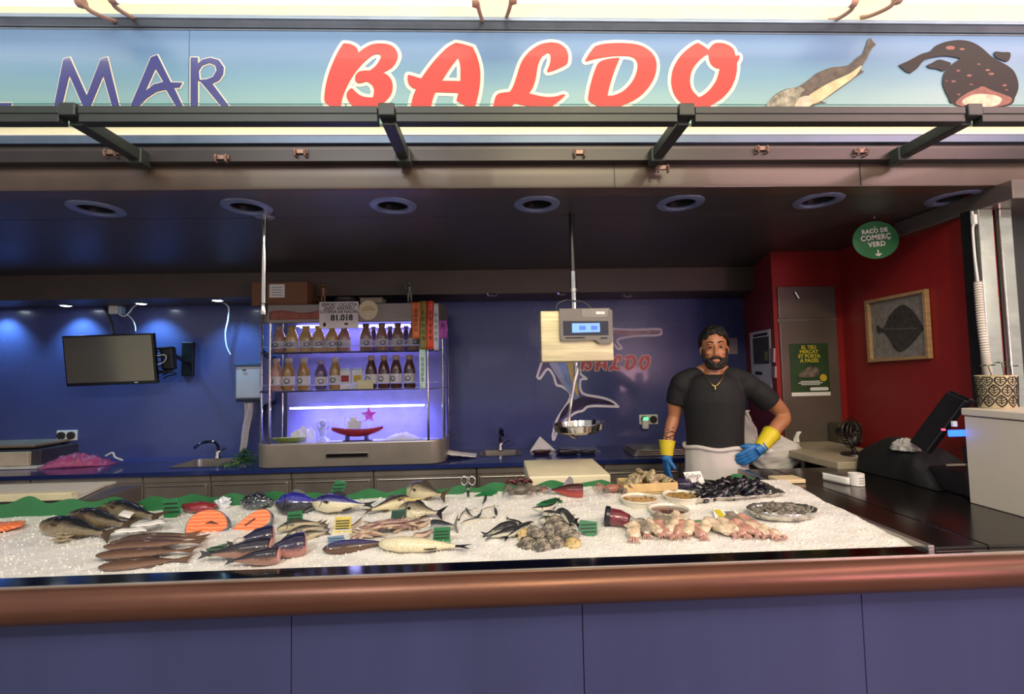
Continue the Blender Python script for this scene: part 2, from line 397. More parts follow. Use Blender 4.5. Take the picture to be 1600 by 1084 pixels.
Ap = [(800,145),(900,165),(1030,205),(1070,290),(1105,390),(1128,500),(1132,600),(1125,720),(1100,870),(1050,1050),(940,1005),(870,965),(808,930),(835,822),(525,812),(490,900),(450,1060),(180,1060),(215,890),(262,770),(215,755),(165,710),(145,640),(150,595),(170,582),(330,630),(400,530),(500,400),(600,290),(700,200)]
Ah = [(830,345),(860,460),(862,665),(612,660),(720,490)]
Lp = [(320,810),(180,830),(130,870),(105,950),(100,1050),(200,1090),(330,1010),(385,968),(500,990),(600,1010),(720,1040),(850,1030),(900,1000),(1000,920),(1072,852),(1040,845),(950,870),(850,880),(740,870),(578,832),(630,750),(670,630),(690,500),(710,420),(750,340),(800,300),(845,280),(870,330),(860,430),(822,525),(840,540),(950,505),(1080,440),(1108,380),(1105,290),(1070,220),(1000,165),(930,145),(850,142),(740,165),(640,220),(550,300),(480,400),(440,500),(400,630),(360,740)]
Dp = [(125,385),(180,290),(255,195),(350,165),(480,152),(620,150),(760,158),(880,185),(980,240),(1050,310),(1088,400),(1090,500),(1060,620),(990,740),(890,850),(770,930),(640,990),(560,1020),(450,1045),(300,1005),(230,970),(170,930),(165,880),(190,740),(240,560),(295,430),(360,385),(450,362),(560,350),(592,357),(540,480),(490,620),(450,760),(428,865),(520,855),(640,800),(740,700),(800,600),(830,500),(832,420),(800,360),(740,330),(640,320),(500,325),(350,345),(230,370),(140,395)]
Op = [(525,148),(600,190),(676,245),(690,210),(740,160),(800,148),(880,155),(960,190),(1010,240),(1035,322),(1080,315),(1090,350),(1055,420),(1050,540),(1020,660),(960,780),(860,890),(760,960),(670,1010),(560,1050),(440,1040),(350,990),(260,920),(200,830),(168,720),(165,620),(185,510),(230,410),(300,310),(400,220),(470,170)]
Oh = [(668,295),(600,335),(520,410),(450,510),(420,620),(422,710),(450,790),(500,850),(540,885),(620,840),(710,750),(780,640),(822,490),(770,485),(710,440),(680,380)]
HW = .0165
letter('letter', Bp, None, 490, 50, K, M_lred, HW, corners=(0,4,13,31,43))
letter('letter', Ap, Ah, 620, 50, K, M_lred, HW, corners=(0,2,9,12,13,14,16,17,19,25), hcorners=(0,2,3))
letter('letter', Lp, None, 760, 50, K, M_lred, HW, corners=(0,7,14,19,29))
letter('letter', Dp, None, 900, 50, K, M_lred, HW, corners=(0,2,29,33,21))
letter('letter', Op, Oh, 1030, 50, K, M_lred, HW, corners=(0,2,9,12), hcorners=(0,8,12))
K2 = .1875
letter('letter', [(75,500),(155,92),(207,78),(350,398),(466,92),(520,76),(622,496),(565,500),(487,225),(372,505),(328,505),(203,222),(136,502)], None, 70, 75, K2, M_lpur, .0055, False)
letter('letter', [(885,76),(938,58),(1050,286),(1146,288),(1122,328),(1076,330),(1150,485),(1100,496),(1010,345),(930,363),(845,420),(765,505),(705,505)], [(922,170),(988,282),(910,302),(835,362)], 70, 75, K2, M_lpur, .0055, False)
letter('letter', [(1215,78),(1275,78),(1275,132),(1310,97),(1380,80),(1450,100),(1492,160),(1485,220),(1450,270),(1395,296),(1532,480),(1480,496),(1298,280),(1275,268),(1275,490),(1215,490)], [(1287,248),(1283,190),(1310,146),(1370,122),(1420,142),(1432,187),(1400,240),(1350,260),(1292,265)], 70, 75, K2, M_lpur, .0055, False)
letter('letter', [(-60,90),(-42,90),(-50,161),(18,161),(14,173),(-66,173)], None, 0, 0, 1, M_lpur, .0055, False)
# printed fish on the sign
def sprint(name, pts, ox, oy, k, m, parent, lay, n=4, corners=()):
    return flat(name, [[on_sign(p, ox, oy, k, SY-.004) for p in cr(pts, n, corners)]], m, parent, MS @ Matrix.Translation((0, 0, .0005*lay)), .001)
M_p1 = mat('print_fish_back', '544c44', .65, 0, .5, 26)
M_p2 = mat('print_fish_belly', 'cdb48c', .65, 0, .25, 22)
M_p3 = mat('print_fish_head', '8d8a78', .65, 0, .6, 40)
M_p4 = mat('print_angler_skin', '1e1311', .65, 0, .6, 30)
M_p5 = mat('print_angler_pale', 'c9b9a0', .65, 0, .3, 30)
M_p6 = mat('print_pink', '8a5a50', .65, 0, .3, 40)
k3 = .125
f1 = sprint('fish_print', [(45,940),(150,800),(290,720),(460,680),(620,570),(680,520),(850,450),(1000,430),(1090,410),(1190,320),(1260,270),(1300,180),(1330,90),(1365,75),(1390,120),(1430,155),(1370,220),(1310,340),(1240,460),(1280,495),(1180,560),(1060,650),(930,740),(800,830),(740,860),(820,890),(700,900),(560,960),(200,1000)], 1190, 50, k3, M_p1, sign, 1, corners=(0,12,13,14,15,19,25))
sprint('belly_print', [(560,830),(700,720),(900,610),(1100,520),(1240,420),(1230,470),(1160,560),(1040,650),(900,750),(760,850),(640,900)], 1190, 50, k3, M_p2, f1, 2)
sprint('head_print', [(60,930),(150,810),(290,730),(450,690),(540,720),(480,800),(560,900),(540,960),(200,990)], 1190, 50, k3, M_p3, f1, 2)
sprint('belly_print', [(420,900),(470,830),(560,800),(650,840),(600,930),(430,960)], 1190, 50, k3, M_p5, f1, 3)
k4 = .13125
f2 = sprint('fish_print', [(760,860),(700,780),(650,680),(630,590),(650,490),(700,430),(760,370),(830,320),(780,300),(640,285),(480,310),(400,345),(330,430),(250,490),(190,470),(105,395),(230,340),(370,265),(480,230),(540,170),(660,120),(800,97),(920,105),(1020,140),(1110,200),(1210,290),(1290,340),(1400,400),(1480,470),(1525,580),(1530,680),(1490,780),(1430,870),(1100,920)], 1390, 50, k4, M_p4, sign, 1, corners=(13,15))
sprint('fin_print', [(440,400),(500,370),(580,330),(660,345),(730,375),(690,430),(640,465),(560,440),(480,430)], 1390, 50, k4, M_p4, f2, 1)
sprint('fin_print', [(1250,235),(1340,240),(1430,245),(1435,300),(1400,350),(1300,320),(1255,290)], 1390, 50, k4, M_p4, f2, 1)
sprint('mouth_print', [(790,830),(900,740),(1050,670),(1110,650),(1200,690),(1340,740),(1450,790),(1400,860),(1100,910),(830,880)], 1390, 50, k4, M_p6, f2, 2)
sprint('mouth_print', [(860,820),(980,750),(1120,740),(1260,760),(1330,800),(1280,870),(1080,910),(900,870)], 1390, 50, k4, M_p5, f2, 3)
for (x, y, r) in [(815,462,18),(945,520,22),(970,625,14),(1165,455,20),(1205,500,26),(1365,637,20),(1388,690,12),(760,590,20),(720,190,40),(860,205,22),(820,745,14),(1060,385,14),(675,585,10)]:
    sprint('spot_print', [(x+cos(a)*r*1.4, y+sin(a)*r*.6) for a in [i*pi/3 for i in range(6)]], 1390, 50, k4, M_p6, f2, 2, 2)
# ------------------------------------------------------------------ tubes that light the sign
M_tube = mat('fluorescent_tube', 'ffffff', .3, emit=(1, .93, .76), estr=4.5)
M_sock = mat('lamp_holder', 'b08878', .4)
TY = 1.90; tz = at(800, 1, Y=TY).z
for i, (a, b2) in enumerate([(-560, 132), (172, 748), (797, 1337), (1398, 1800)]):
    xa, xb = at(a, 1, Y=TY).x, at(b2, 1, Y=TY).x; zz = at((a+b2)/2, 1, Y=TY).z; cx = (xa+xb)/2
    t = thing('sign_tube', ['fluorescent tube above the sign over the purple lettering, leftmost', 'fluorescent tube above the first red letters', 'fluorescent tube above the last red letters', 'rightmost fluorescent tube above the printed anglerfish'][i], 'lamp', (cx, TY, zz), group='tubes above the sign')
    MB().tube([(xa+.03, TY, zz), (xb-.03, TY, zz)], .014, 12).build('tube', M_tube, t, True)
    for x, sg in ((xa, 1), (xb, -1)):
        MB().tube([(x, TY, zz), (x+sg*.012, TY, zz), (x+sg*.03, TY, zz)], [.02, .022, .017], 14).build('end_cap', M_sock, t, True)
        MB().tube(path([(x+sg*.005, TY, zz), (x, TY+.03, zz-.012), (x-sg*.01, TY+.12, zz+.02), (x-sg*.01, SY+.03, zz+.06)], 5), .009, 8).build('bracket_arm', M_sock, t, True)
    lamp('sign_tube_light', 'AREA', (cx, TY-.02, zz-.02), 0.75*(xb-xa)/1.6, (1, .95, .82), xb-xa-.1, .03, (cx, SY, 2.72))
# ------------------------------------------------------------------ awning rail
q = at(600, 181.5, Y=1.717); rz = q.z; ry = 1.717; rh = 27/720*1.717
rail = thing('awning_frame', 'dark grey-green metal awning rail with four struts running back under the sign', 'awning', (0, ry, rz))
BX = [115, 606, 1069, 1513]
bxs = [at(x, 178, Y=ry).x for x in BX]
segs = [-3.4]+bxs+[3.2]
for i in range(5):
    m = MB(); x0, x1 = segs[i]+(.035 if i else 0), segs[i+1]-(.035 if i < 4 else 0)
    m.box(x0, x1, ry-.02, ry+.02, rz-rh/2, rz+rh/2-.004); m.box(x0, x1, ry-.024, ry-.02, rz-.002, rz+rh/2-.006)
    m.build('rail', M_dkgreen, rail, bevel=.003)
for x in bxs:
    m = MB().box(x-.03, x+.03, ry-.03, ry+.03, rz-.012, rz+rh/2+.004).build('bracket', M_dkgreen, rail, bevel=.004)
    MB().box(x-.024, x+.024, ry+.01, Yb-.05, rz-.03, rz+.018).build('strut', M_dkgreen, rail, bevel=.004)
    MB().box(x-.032, x+.032, Yb-.09, Yb-.03, rz-.045, rz+.02).build('hinge_block', M_dkgreen, rail, bevel=.004)
M_clip = mat('worn_clip_metal', '8a6e62', .4, .5, .3, 30)
for i, (x, y) in enumerate([(347, 246), (470, 237), (905, 238), (1035, 262), (1190, 232), (1345, 236), (175, 238)]):
    p = at(x, y, Y=Yb-.05)
    c = thing('shutter_clip', ['double brass shutter clip left of the second awning strut', 'small dull shutter clip over the drinks cabinet', 'rounded shutter clip above the hanging scale', 'worn shutter clip at the foot of the third awning strut', 'slanted shutter clip right of the third awning strut', 'dark shutter clip left of the fourth awning strut', 'small bright stud beside the first awning strut'][i], 'clip', tuple(p), group='clips on the shutter guide')
    MB().cbox(p, (.06, .012, .02)).build('plate', M_clip, c, bevel=.002)
    for dx in (-.022, .022): MB().tube([p+Vector((dx, -.01, .008)), p+Vector((dx, -.018, -.004)), p+Vector((dx, -.012, -.02)), p+Vector((dx, 0, -.022))], .005, 6).build('hook', M_clip, c, True)
# ------------------------------------------------------------------ the fish counter
LIPZ = .95; FY = 1.42
X0, X1 = -3.4, 3.2
YI0, YI1 = 1.487, 2.17
def ice_base(x, y): return .944+max(0, min(.064, .050+.024*x))*max(0, min(1, (y-YI0)/(YI1-YI0)))
def ice_z(x, y):
    e = min(1, max(0, (y-YI0)/.05))
    return ice_base(x, y)+e*(.008*noise.noise((x*6, y*6, 1))+.004*noise.noise((x*19, y*19, 4)))
def on_ice(px, py):
    p = at(px, py, z=.96)
    for _ in range(6): p = at(px, py, z=ice_z(p.x, p.y))
    return p
RX0 = at(1440, 853, z=.956).x                       # left edge of the steel slab
counter = thing('fish_counter', 'long navy blue fish counter with a rounded copper-brown front rail', 'counter', (0, 1.8, 0))
seams = [X0, at(-350, 1000, Y=1.45).x, at(455, 1000, Y=1.45).x, at(911, 1000, Y=1.45).x, at(1350, 1000, Y=1.45).x, at(1800, 1000, Y=1.45).x, X1]
M_cpan = mat('navy_counter_panel', '3b4066', .34, 0, .1, 5, .04, 120, coat=.15, stretch=(1, 1, .15))
for a, b2 in zip(seams, seams[1:]): MB().box(a+.0012, b2-.0012, 1.45, 1.48, .1, .90).build('front_panel', M_cpan, counter, bevel=.0015)
MB().box(X0, X1, 1.48, 1.5, 0, .9).add([], []).build('body', M_black, counter)
MB().box(X0, X1, 1.46, 1.5, 0, .1).build('plinth', M_black, counter)
m = MB(); prof = [(FY+.04, .952), (FY, .952)]+[(FY-.05*sin(a), .90+.05*cos(a)) for a in [pi*i/16 for i in range(17)]]+[(FY+.035, .85), (FY+.04, .9)]
n = len(prof); xs_ = [X0+(X1-X0)*i/60 for i in range(61)]
m.add([(x, y, z) for x in xs_ for y, z in prof], [(i*n+j, (i+1)*n+j, (i+1)*n+(j+1)%n, i*n+(j+1)%n) for i in range(60) for j in range(n)])
m.build('front_rail', M_bull, counter, True)
M_mirror = mat('mirror_steel_strip', '59605c', .1, 1, .1, 5)
MB().box(X0, X1, FY+.004, YI0+.004, .935, .9535).build('steel_strip', M_mirror, counter, bevel=.001)
MB().box(X0, X1, FY-.003, FY+.004, .948, .9555).build('bright_edge', mat('bright_edge_metal', 'cfc4b4', .25, .8), counter, bevel=.001)
MB().box(X0, RX0, YI1+.012, YI1+.03, 0, .955).build('back_panel', M_steelh, counter)
MB().box(X0, RX0+.01, YI0, YI1+.02, .84, .895).build('ice_tray', M_steelh, counter)
# ice
s = NT('crushed_ice')
n1 = s.noise(90, 6); n2 = s.noise(9, 4)
s.set('Base Color', s.ramp(n2, [(.3, 'dcdad6'), (.7, 'e9e6dc')])); s.set('Roughness', .32)
s.set('Subsurface Weight', .25); s.set('Subsurface Radius', (.02, .022, .025)); s.set('Subsurface Scale', .6)
v = s.n('ShaderNodeTexVoronoi', {'Vector': s.coord('Object'), 'Scale': 120}).outputs[0]
s.bump(s.n('ShaderNodeMath', {0: n1, 1: v}, operation='ADD').outputs[0], .45, .005)
M_ice = s.m
ix0 = X0+.3
def fice(u, v):
    x = ix0+(RX0-.004-ix0)*u; y = YI0+(YI1+.01-YI0)*v; z = ice_z(x, y)
    if v > .94: z -= .0
    return (x, y, z+.0012*noise.noise((x*70, y*70, 9)))
ice = MB().grid(fice, 520, 90).build('crushed_ice', M_ice, None, True, angle=False)
tag(ice, 'bed of white crushed ice filling the counter under the fish', 'ice'); ice['kind'] = 'stuff'
m = MB()
for i in range(2600):
    x, y = U(-2.2, RX0-.02), U(YI0+.005, YI1); c = Vector((x, y, ice_z(x, y)+.001)); r = U(.003, .007)
    M_ = Matrix.Translation(c) @ Matrix.Rotation(U(0, 6), 4, (U(-1, 1), U(-1, 1), U(-1, 1)+.01))
    m.add([(r, 0, 0), (-r, 0, 0), (0, r*.8, 0), (0, -r*.8, 0), (0, 0, r*.7), (0, 0, -r*.7)],
          [(0,2,4),(2,1,4),(1,3,4),(3,0,4),(2,0,5),(1,2,5),(3,1,5),(0,3,5)], M_)
m = m.build('ice_grains', M_ice, None); m.parent = ice; m['kind'] = 'stuff'; m['kind'] = 'stuff'
# right-hand steel slabs
sz = .962
se1, se2 = at(1514, 841, z=sz).x, at(1286, 741, z=sz)
for nm, a, b2 in (('steel_slab', RX0+.02, se1-.0015), ('steel_slab', se1+.0015, X1)):
    MB().box(a, b2, FY+.035, 2.62, sz-.035, sz).build(nm, M_dsteel, counter, bevel=.004)
MB().box(RX0-.004, RX0+.018, FY+.035, 2.62, sz-.03, sz+.006).build('slab_edge', M_steel, counter, bevel=.003)
MB().box(RX0, X1, 2.56, 2.6, 0, sz-.035).build('slab_support', M_black, counter)
# ------------------------------------------------------------------ green wavy grass-strip along the back of the ice
M_green = mat('green_plastic', '2b6e40', .5, 0, .1, 14, .1, 90)
crest = [(-60,782),(5,788),(45,775),(75,786),(110,779),(145,784),(178,776),(210,784),(240,775),(268,779),(300,771),(335,777),(365,770),(395,776),(430,767),(460,774),(490,769),(520,774),(548,772),(578,763),(605,769),(640,759),(690,764),(722,757),(745,762),(772,753),(800,758),(830,760),(860,750),(885,755),(905,755),(940,749),(965,755),(985,746),(1010,752),(1035,747),(1060,752),(1090,748),(1125,750),(1150,740),(1180,748)]
def strips(i0, i1, lab, zoff=0):
    Yg = YI1+.002+zoff; pts = [at(x, y, Y=Yg) for x, y in crest[i0:i1+1]]; top = path([(p.x, 0, p.z) for p in pts], 6)
    poly = [(p.x, p.z) for p in top]; poly = poly+[(poly[-1][0], .905), (poly[0][0], .905)]
    o = flat('grass_strip', [poly], M_green, None, Matrix.Translation((0, Yg, 0)) @ Matrix.Rotation(pi/2, 4, 'X'), .004)
    return tag(o, lab, 'divider', 'green wavy dividers behind the ice')
strips(0, 10, 'green wavy plastic divider behind the ice at the left end of the counter')
strips(10, 21, 'green wavy plastic divider behind the blue-backed fish below the drinks cabinet')
strips(21, 31, 'green wavy plastic divider behind the scissors and white chopping block')
strips(31, 40, 'green wavy plastic divider behind the oyster crate and mussels')
# ------------------------------------------------------------------ back worktop and steel cabinets
WY = 3.58
def rrect(x0, x1, y0, y1, r, n=6):
    return [(cx+r*cos(a0+pi/2*i/n), cy+r*sin(a0+pi/2*i/n)) for cx, cy, a0 in ((x1-r, y1-r, 0), (x0+r, y1-r, pi/2), (x0+r, y0+r, pi), (x1-r, y0+r, 1.5*pi)) for i in range(n+1)]
def wtop(px, py): return at(px, py, z=.85)
sinks = []
for xa, xb, ya, yb in ((262, 352, 731, 718), (752, 814, 713, 703)):
    q0, q1 = wtop(xa, ya), wtop(xb, ya); y0 = max(q0.y, WY+.05); y1 = min(y0+.36, BACK-.1)
    sinks.append((q0.x, q1.x, y0, y1))
wt = flat('worktop', [[(XL, WY), (2.0, WY), (2.0, BACK), (XL, BACK)]]+[rrect(*q, .05)[::-1] for q in sinks], M_work, None, Matrix.Translation((0, 0, .835)), .03)
tag(wt, 'long glossy dark blue worktop along the back wall', 'worktop')
for q, lab in zip(sinks, ('left inset steel sink in the blue worktop, beside the green herbs', 'right inset steel sink in the worktop behind the scissors')):
    t = thing('sink', lab, 'sink', ((q[0]+q[1])/2, (q[2]+q[3])/2, .85), group='steel sinks in the worktop')
    P0, P1, P2 = rrect(q[0]-.012, q[1]+.012, q[2]-.012, q[3]+.012, .06), rrect(q[0]+.004, q[1]-.004, q[2]+.004, q[3]-.004, .05), rrect(q[0]+.02, q[1]-.02, q[2]+.02, q[3]-.02, .05)
    n = len(P0); m = MB()
    m.add([(x, y, .853) for x, y in P0]+[(x, y, .853) for x, y in P1], [(i, (i+1)%n, n+(i+1)%n, n+i) for i in range(n)]); m.build('rim', M_steel, t)
    m = MB(); m.add([(x, y, .853) for x, y in P1]+[(x, y, .70) for x, y in P2], [(i, (i+1)%n, n+(i+1)%n, n+i) for i in range(n)]+[tuple(range(n, 2*n))]); m.build('basin', M_steelh, t)
cb = [-420, -160, 45, 221, 327, 454, 583, 745, 829, 945, 1065, 1190]
cx_ = [at(x, 760, Y=WY+.02).x for x in cb]
M_cab = mat('cabinet_steel', '8f867c', .42, .55, .2, 4, .05, 60, stretch=(1, 1, .3))
for i, (a, b2) in enumerate(zip(cx_, cx_[1:])):
    lab = ['leftmost steel cabinet under the worktop, outside the picture edge', 'steel cabinet behind the white foam lid, far left', 'steel cabinet under the pink bag', 'plain steel cabinet under the television corner and sink',
           'steel cabinet under the left sink with a framed door', 'steel cabinet under the left half of the drinks cabinet', 'steel cabinet under the right half of the drinks cabinet', 'wide steel cabinet behind the scissors',
           'steel cabinet under the right sink', 'steel cabinet behind the white chopping block', 'steel cabinet right of the chopping block, behind the gloved hand'][i]
    c = thing('base_cabinet', lab, 'cabinet', ((a+b2)/2, WY+.02, 0), group='steel cabinets under the worktop')
    MB().box(a+.003, b2-.003, WY+.04, WY+.06, .05, .815).build('carcass', M_cab, c, bevel=.003)
    MB().box(a+.004, b2-.004, WY+.03, WY+.042, .765, .82).build('top_rail', M_cab, c, bevel=.003)
    MB().box(a+.02, b2-.02, WY+.024, WY+.042, .08, .75).build('door', M_cab, c, bevel=.01)
    d = c.children[-1]
    MB().box(a+.04, b2-.04, WY+.016, WY+.026, .735, .748).build('handle', M_steel, None, bevel=.004).parent = d
# ------------------------------------------------------------------ glass drinks cabinet
FYC = 3.60; ZB = .852
xl, xr = at(404, 700, Y=FYC+.1).x, at(697, 700, Y=FYC+.1).x
zt0, zt1 = at(550, 503, Y=FYC).z, at(550, 474, Y=FYC).z; zb1 = at(550, 691, Y=FYC).z
dc = thing('drinks_cabinet', 'glass-fronted steel drinks cabinet with purple-lit shelves of bottles', 'display cabinet', ((xl+xr)/2, FYC+.25, ZB))
P = rrect(xl, xr, FYC, FYC+.5, .13, 8)
MB().prism(P, zb1-ZB, None, ZB).build('base', mat('cabinet_base_steel', 'b4a99c', .33, .6, .1, 4), dc, bevel=.008)
bs = dc.children[-1]
pq, pr_ = at(509, 716, Y=FYC), at(576, 706, Y=FYC)
MB().box(pq.x, pr_.x, FYC-.006, FYC+.002, pq.z, pr_.z).build('badge_frame', M_steel, None, bevel=.002).parent = bs
MB().box(pq.x+.008, pr_.x-.008, FYC-.008, FYC-.005, pq.z+.008, pr_.z-.008).build('badge_plate', M_dsteel, None).parent = bs
MB().prism(rrect(xl, xr, FYC, FYC+.5, .13, 8), zt1-zt0, None, zt0).build('top_hood', mat('hood_steel', '8d8078', .38, .55, .12, 4), dc, bevel=.006)
MB().box(xl+.06, xr-.06, FYC+.46, FYC+.48, zb1, zt0).build('back_panel', mat('cabinet_back', '8a88b8', .4), dc)
M_cglass = mat('cabinet_glass', 'f4f6ff', .02, 0, 0, 3, trans=1, ior=1.05)
def arc(n, x, y, r, a0, a1): return [(x+r*cos(a0+(a1-a0)*i/n), y+r*sin(a0+(a1-a0)*i/n)) for i in range(n+1)]
ring = [(xl+.012, FYC+.48)]+arc(8, xl+.13, FYC+.13, .118, pi, 1.5*pi)+arc(8, xr-.13, FYC+.13, .118, 1.5*pi, 2*pi)+[(xr-.012, FYC+.48)]
def band(pts, z0, z1): n = len(pts); return MB().add([(x, y, z0) for x, y in pts]+[(x, y, z1) for x, y in pts], [(i, i+1, n+i+1, n+i) for i in range(n-1)])
band(ring, zb1, zt0).build('glass', M_cglass, dc, True, solid=.004)
for x, y in ((xl+.02, FYC+.10), (xl+.125, FYC+.012), (xr-.125, FYC+.012), (xr-.02, FYC+.10), (xl+.02, FYC+.46), (xr-.02, FYC+.46)):
    MB().tube([(x, y, zb1), (x, y, zt0)], .009, 10).build('corner_post', M_chrome, dc, True)
M_wire = mat('chrome_wire', 'b9b6c4', .25, 1)
z1s, z2s = at(500, 551, Y=FYC+.12).z, at(500, 609, Y=FYC+.12).z
for zz in (z1s, z2s):
    m = MB()
    for y in (FYC+.05, FYC+.2, FYC+.35, FYC+.44): m.tube([(xl+.05, y, zz-.006), (xr-.05, y, zz-.006)], .004, 6)
    for i in range(60):
        x = xl+.05+(xr-xl-.1)*i/59; m.tube([(x, FYC+.05, zz-.001), (x, FYC+.44, zz-.001)], .0015, 4)
    m.build('wire_shelf', M_wire, dc, True)
    sh = dc.children[-1]
    MB().tube([(xl+.04, FYC+.04, zz-.004), (xr-.04, FYC+.04, zz-.004)], .008, 8).build('shelf_lip', M_wire, None, True).parent = sh
    MB().tube([(xl+.05, FYC+.035, zz+.045), (xr-.05, FYC+.035, zz+.045)], .0025, 6).build('guard_rail', M_wire, None, True).parent = sh
M_led = mat('led_strip', 'ffffff', .3, emit=(.75, .8, 1), estr=9)
zl = at(540, 633, Y=FYC+.3).z
MB().box(xl+.16, xr-.2, FYC+.28, FYC+.31, zl-.008, zl+.006).build('led_strip', M_led, dc)
lamp('cabinet_light_low', 'AREA', ((xl+xr)/2, FYC+.30, zl-.02), 7.0, (.22, .20, 1), xr-xl-.4, .04, ((xl+xr)/2, FYC+.40, zb1))
zl2 = zt0-.02
MB().box(xl+.16, xr-.16, FYC+.40, FYC+.43, zl2-.012, zl2).build('led_strip', mat('led_strip_blue', 'ffffff', .3, emit=(.5, .5, 1), estr=6), dc)
lamp('cabinet_light_top', 'AREA', ((xl+xr)/2, FYC+.38, zl2-.02), 3.2, (.5, .42, 1), xr-xl-.4, .04, ((xl+xr)/2, FYC+.25, zb1))
# bottles
def juice(kind):
    body, cap, labm = kind
    t = thing('drink_bottle', 'bottle', 'bottle', local=True)
    MB().lathe([(0,0),(.028,0),(.031,.006),(.031,.10),(.028,.125),(.016,.165),(.0145,.172),(.0145,.185)], 16, cap=False).build('glass_body', body, t, True)
    MB().lathe([(.0165,.172),(.0175,.176),(.0175,.196),(.015,.199),(0,.199)], 14, cap=False).build('cap', cap, t, True)
    MB().lathe([(.0318,.03),(.0318,.088)], 16, cap=False).build('paper_label', labm, t, True)
    m = MB(); m.lathe([(.011,0),(.015,0),(.015,.001),(.011,.001),(.011,0)], 14, cap=False, M=Matrix.Translation((0,-.0325,.06)) @ Matrix.Rotation(pi/2, 4, 'X')); m.cbox((0,-.0325,.046), (.02,.001,.004))
    m.build('emblem', M_black, t.children[2])
    return t
mk_b = lambda n, c: mat(n, c, .12, 0, .08, 20, coat=.6)
M_labw = mat('bottle_label', 'ddd6cc', .6, 0, .05, 30)
kinds = {'yellow': (mk_b('pale_gold_drink', 'd8b06a'), mat('yellow_cap', 'e2b53a', .4), M_labw),
         'gold': (mk_b('amber_drink', 'a8803e'), mat('pale_cap', 'cbb79a', .4), M_labw),
         'brown': (mk_b('brown_drink', '5a3222'), mat('tan_cap', 'b39478', .4), M_labw),
         'violet': (mk_b('violet_drink', '6c5470'), mat('mauve_cap', 'a592a8', .4), M_labw),
         'rose': (mk_b('rosy_drink', 'b98a72'), mat('rosy_cap', 'c9a890', .4), M_labw),
         'tan': (mk_b('tan_drink', 'a0785a'), mat('brown_cap', '8d6a4c', .4), M_labw)}
protos = {}
ordn = ['leftmost', 'second', 'third', 'fourth', 'fifth', 'sixth', 'seventh']
def put_bottle(kind, px, zz, dy, sc, sz, lab, grp):
    if kind not in protos: protos[kind] = o = juice(kinds[kind])
    else: o = copy_tree(protos[kind])
    x = at(px, 580, Y=FYC+dy).x; o.location = (x, FYC+dy, zz+.0015); o.scale = (sc, sc, sz); o.rotation_euler[2] = U(-.5, .5)
    tag(o, lab, 'bottle', grp)
g1, g2 = 'bottles on the top shelf of the cabinet', 'bottles on the middle shelf of the cabinet'
for i, (px, k) in enumerate([(436,'rose'),(456,'yellow'),(478,'yellow'),(498,'yellow'),(519,'yellow'),(538,'rose')]):
    put_bottle(k, px, z1s, .12, 1.6, 1.02, f'{ordn[i]} bottle from the left on the top cabinet shelf, {"yellow-capped" if k=="yellow" else "rosy"}', g1)
for i, (px, k) in enumerate([(572,'tan'),(597,'tan'),(622,'tan'),(647,'tan')]):
    put_bottle(k, px, z1s, .12, 1.5, 1.08, f'{ordn[i]} brown bottle right of the gap on the top cabinet shelf', g1)
for i, px in enumerate((584, 610, 635)):
    put_bottle('violet', px, z1s, .27, 1.2, .95, f'{ordn[i]} violet-lit bottle in the rear row of the top shelf, right half', g1)
for i, (px, k) in enumerate([(432,'rose'),(451,'gold'),(475,'gold'),(502,'violet'),(524,'gold')]):
    put_bottle(k, px, z2s, .12, 1.5, 1.25 if k != 'violet' else 1.15, f'{ordn[i]} bottle from the left on the middle cabinet shelf, {"violet" if k=="violet" else "pale amber"}', g2)
for i, px in enumerate((580, 600, 619, 640)):
    put_bottle('brown', px, z2s, .12, 1.5, 1.3, f'{ordn[i]} dark brown bottle right of the cartons on the middle shelf', g2)
for i, (px, c) in enumerate([(541, 'a02c2c'), (560, 'c8a52c')]):
    p = at(px, 580, Y=FYC+.13)
    t = thing('carton', ['white carton with a red mark on the middle cabinet shelf', 'white carton with a yellow band on the middle cabinet shelf'][i], 'carton', (p.x, p.y, z2s), group='cartons on the middle shelf')
    MB().box(p.x-.04, p.x+.04, p.y-.03, p.y+.03, z2s+.002, z2s+.15).build('box', M_paper, t, bevel=.003)
    MB().box(p.x-.038, p.x+.038, p.y-.034, p.y+.034, z2s+.15, z2s+.166).build('lid', mat('blue_white_lid', 'b8c4dc', .4), t, bevel=.003)
    MB().box(p.x-.03, p.x+.03, p.y-.0315, p.y-.0302, z2s+.06, z2s+.11).build('printed_mark', mat('carton_mark_%d' % i, c, .5), t)
p = at(573, 600, Y=FYC+.025); zz = z2s+.004
t = tag(MB().box(p.x-.07, p.x+.05, FYC+.024, FYC+.026, zz, zz+.07).build('price_card', mat('pale_yellow_card', 'd8cf9a', .6), None), 'pale yellow price card leaning on the cartons in the cabinet', 'price card')
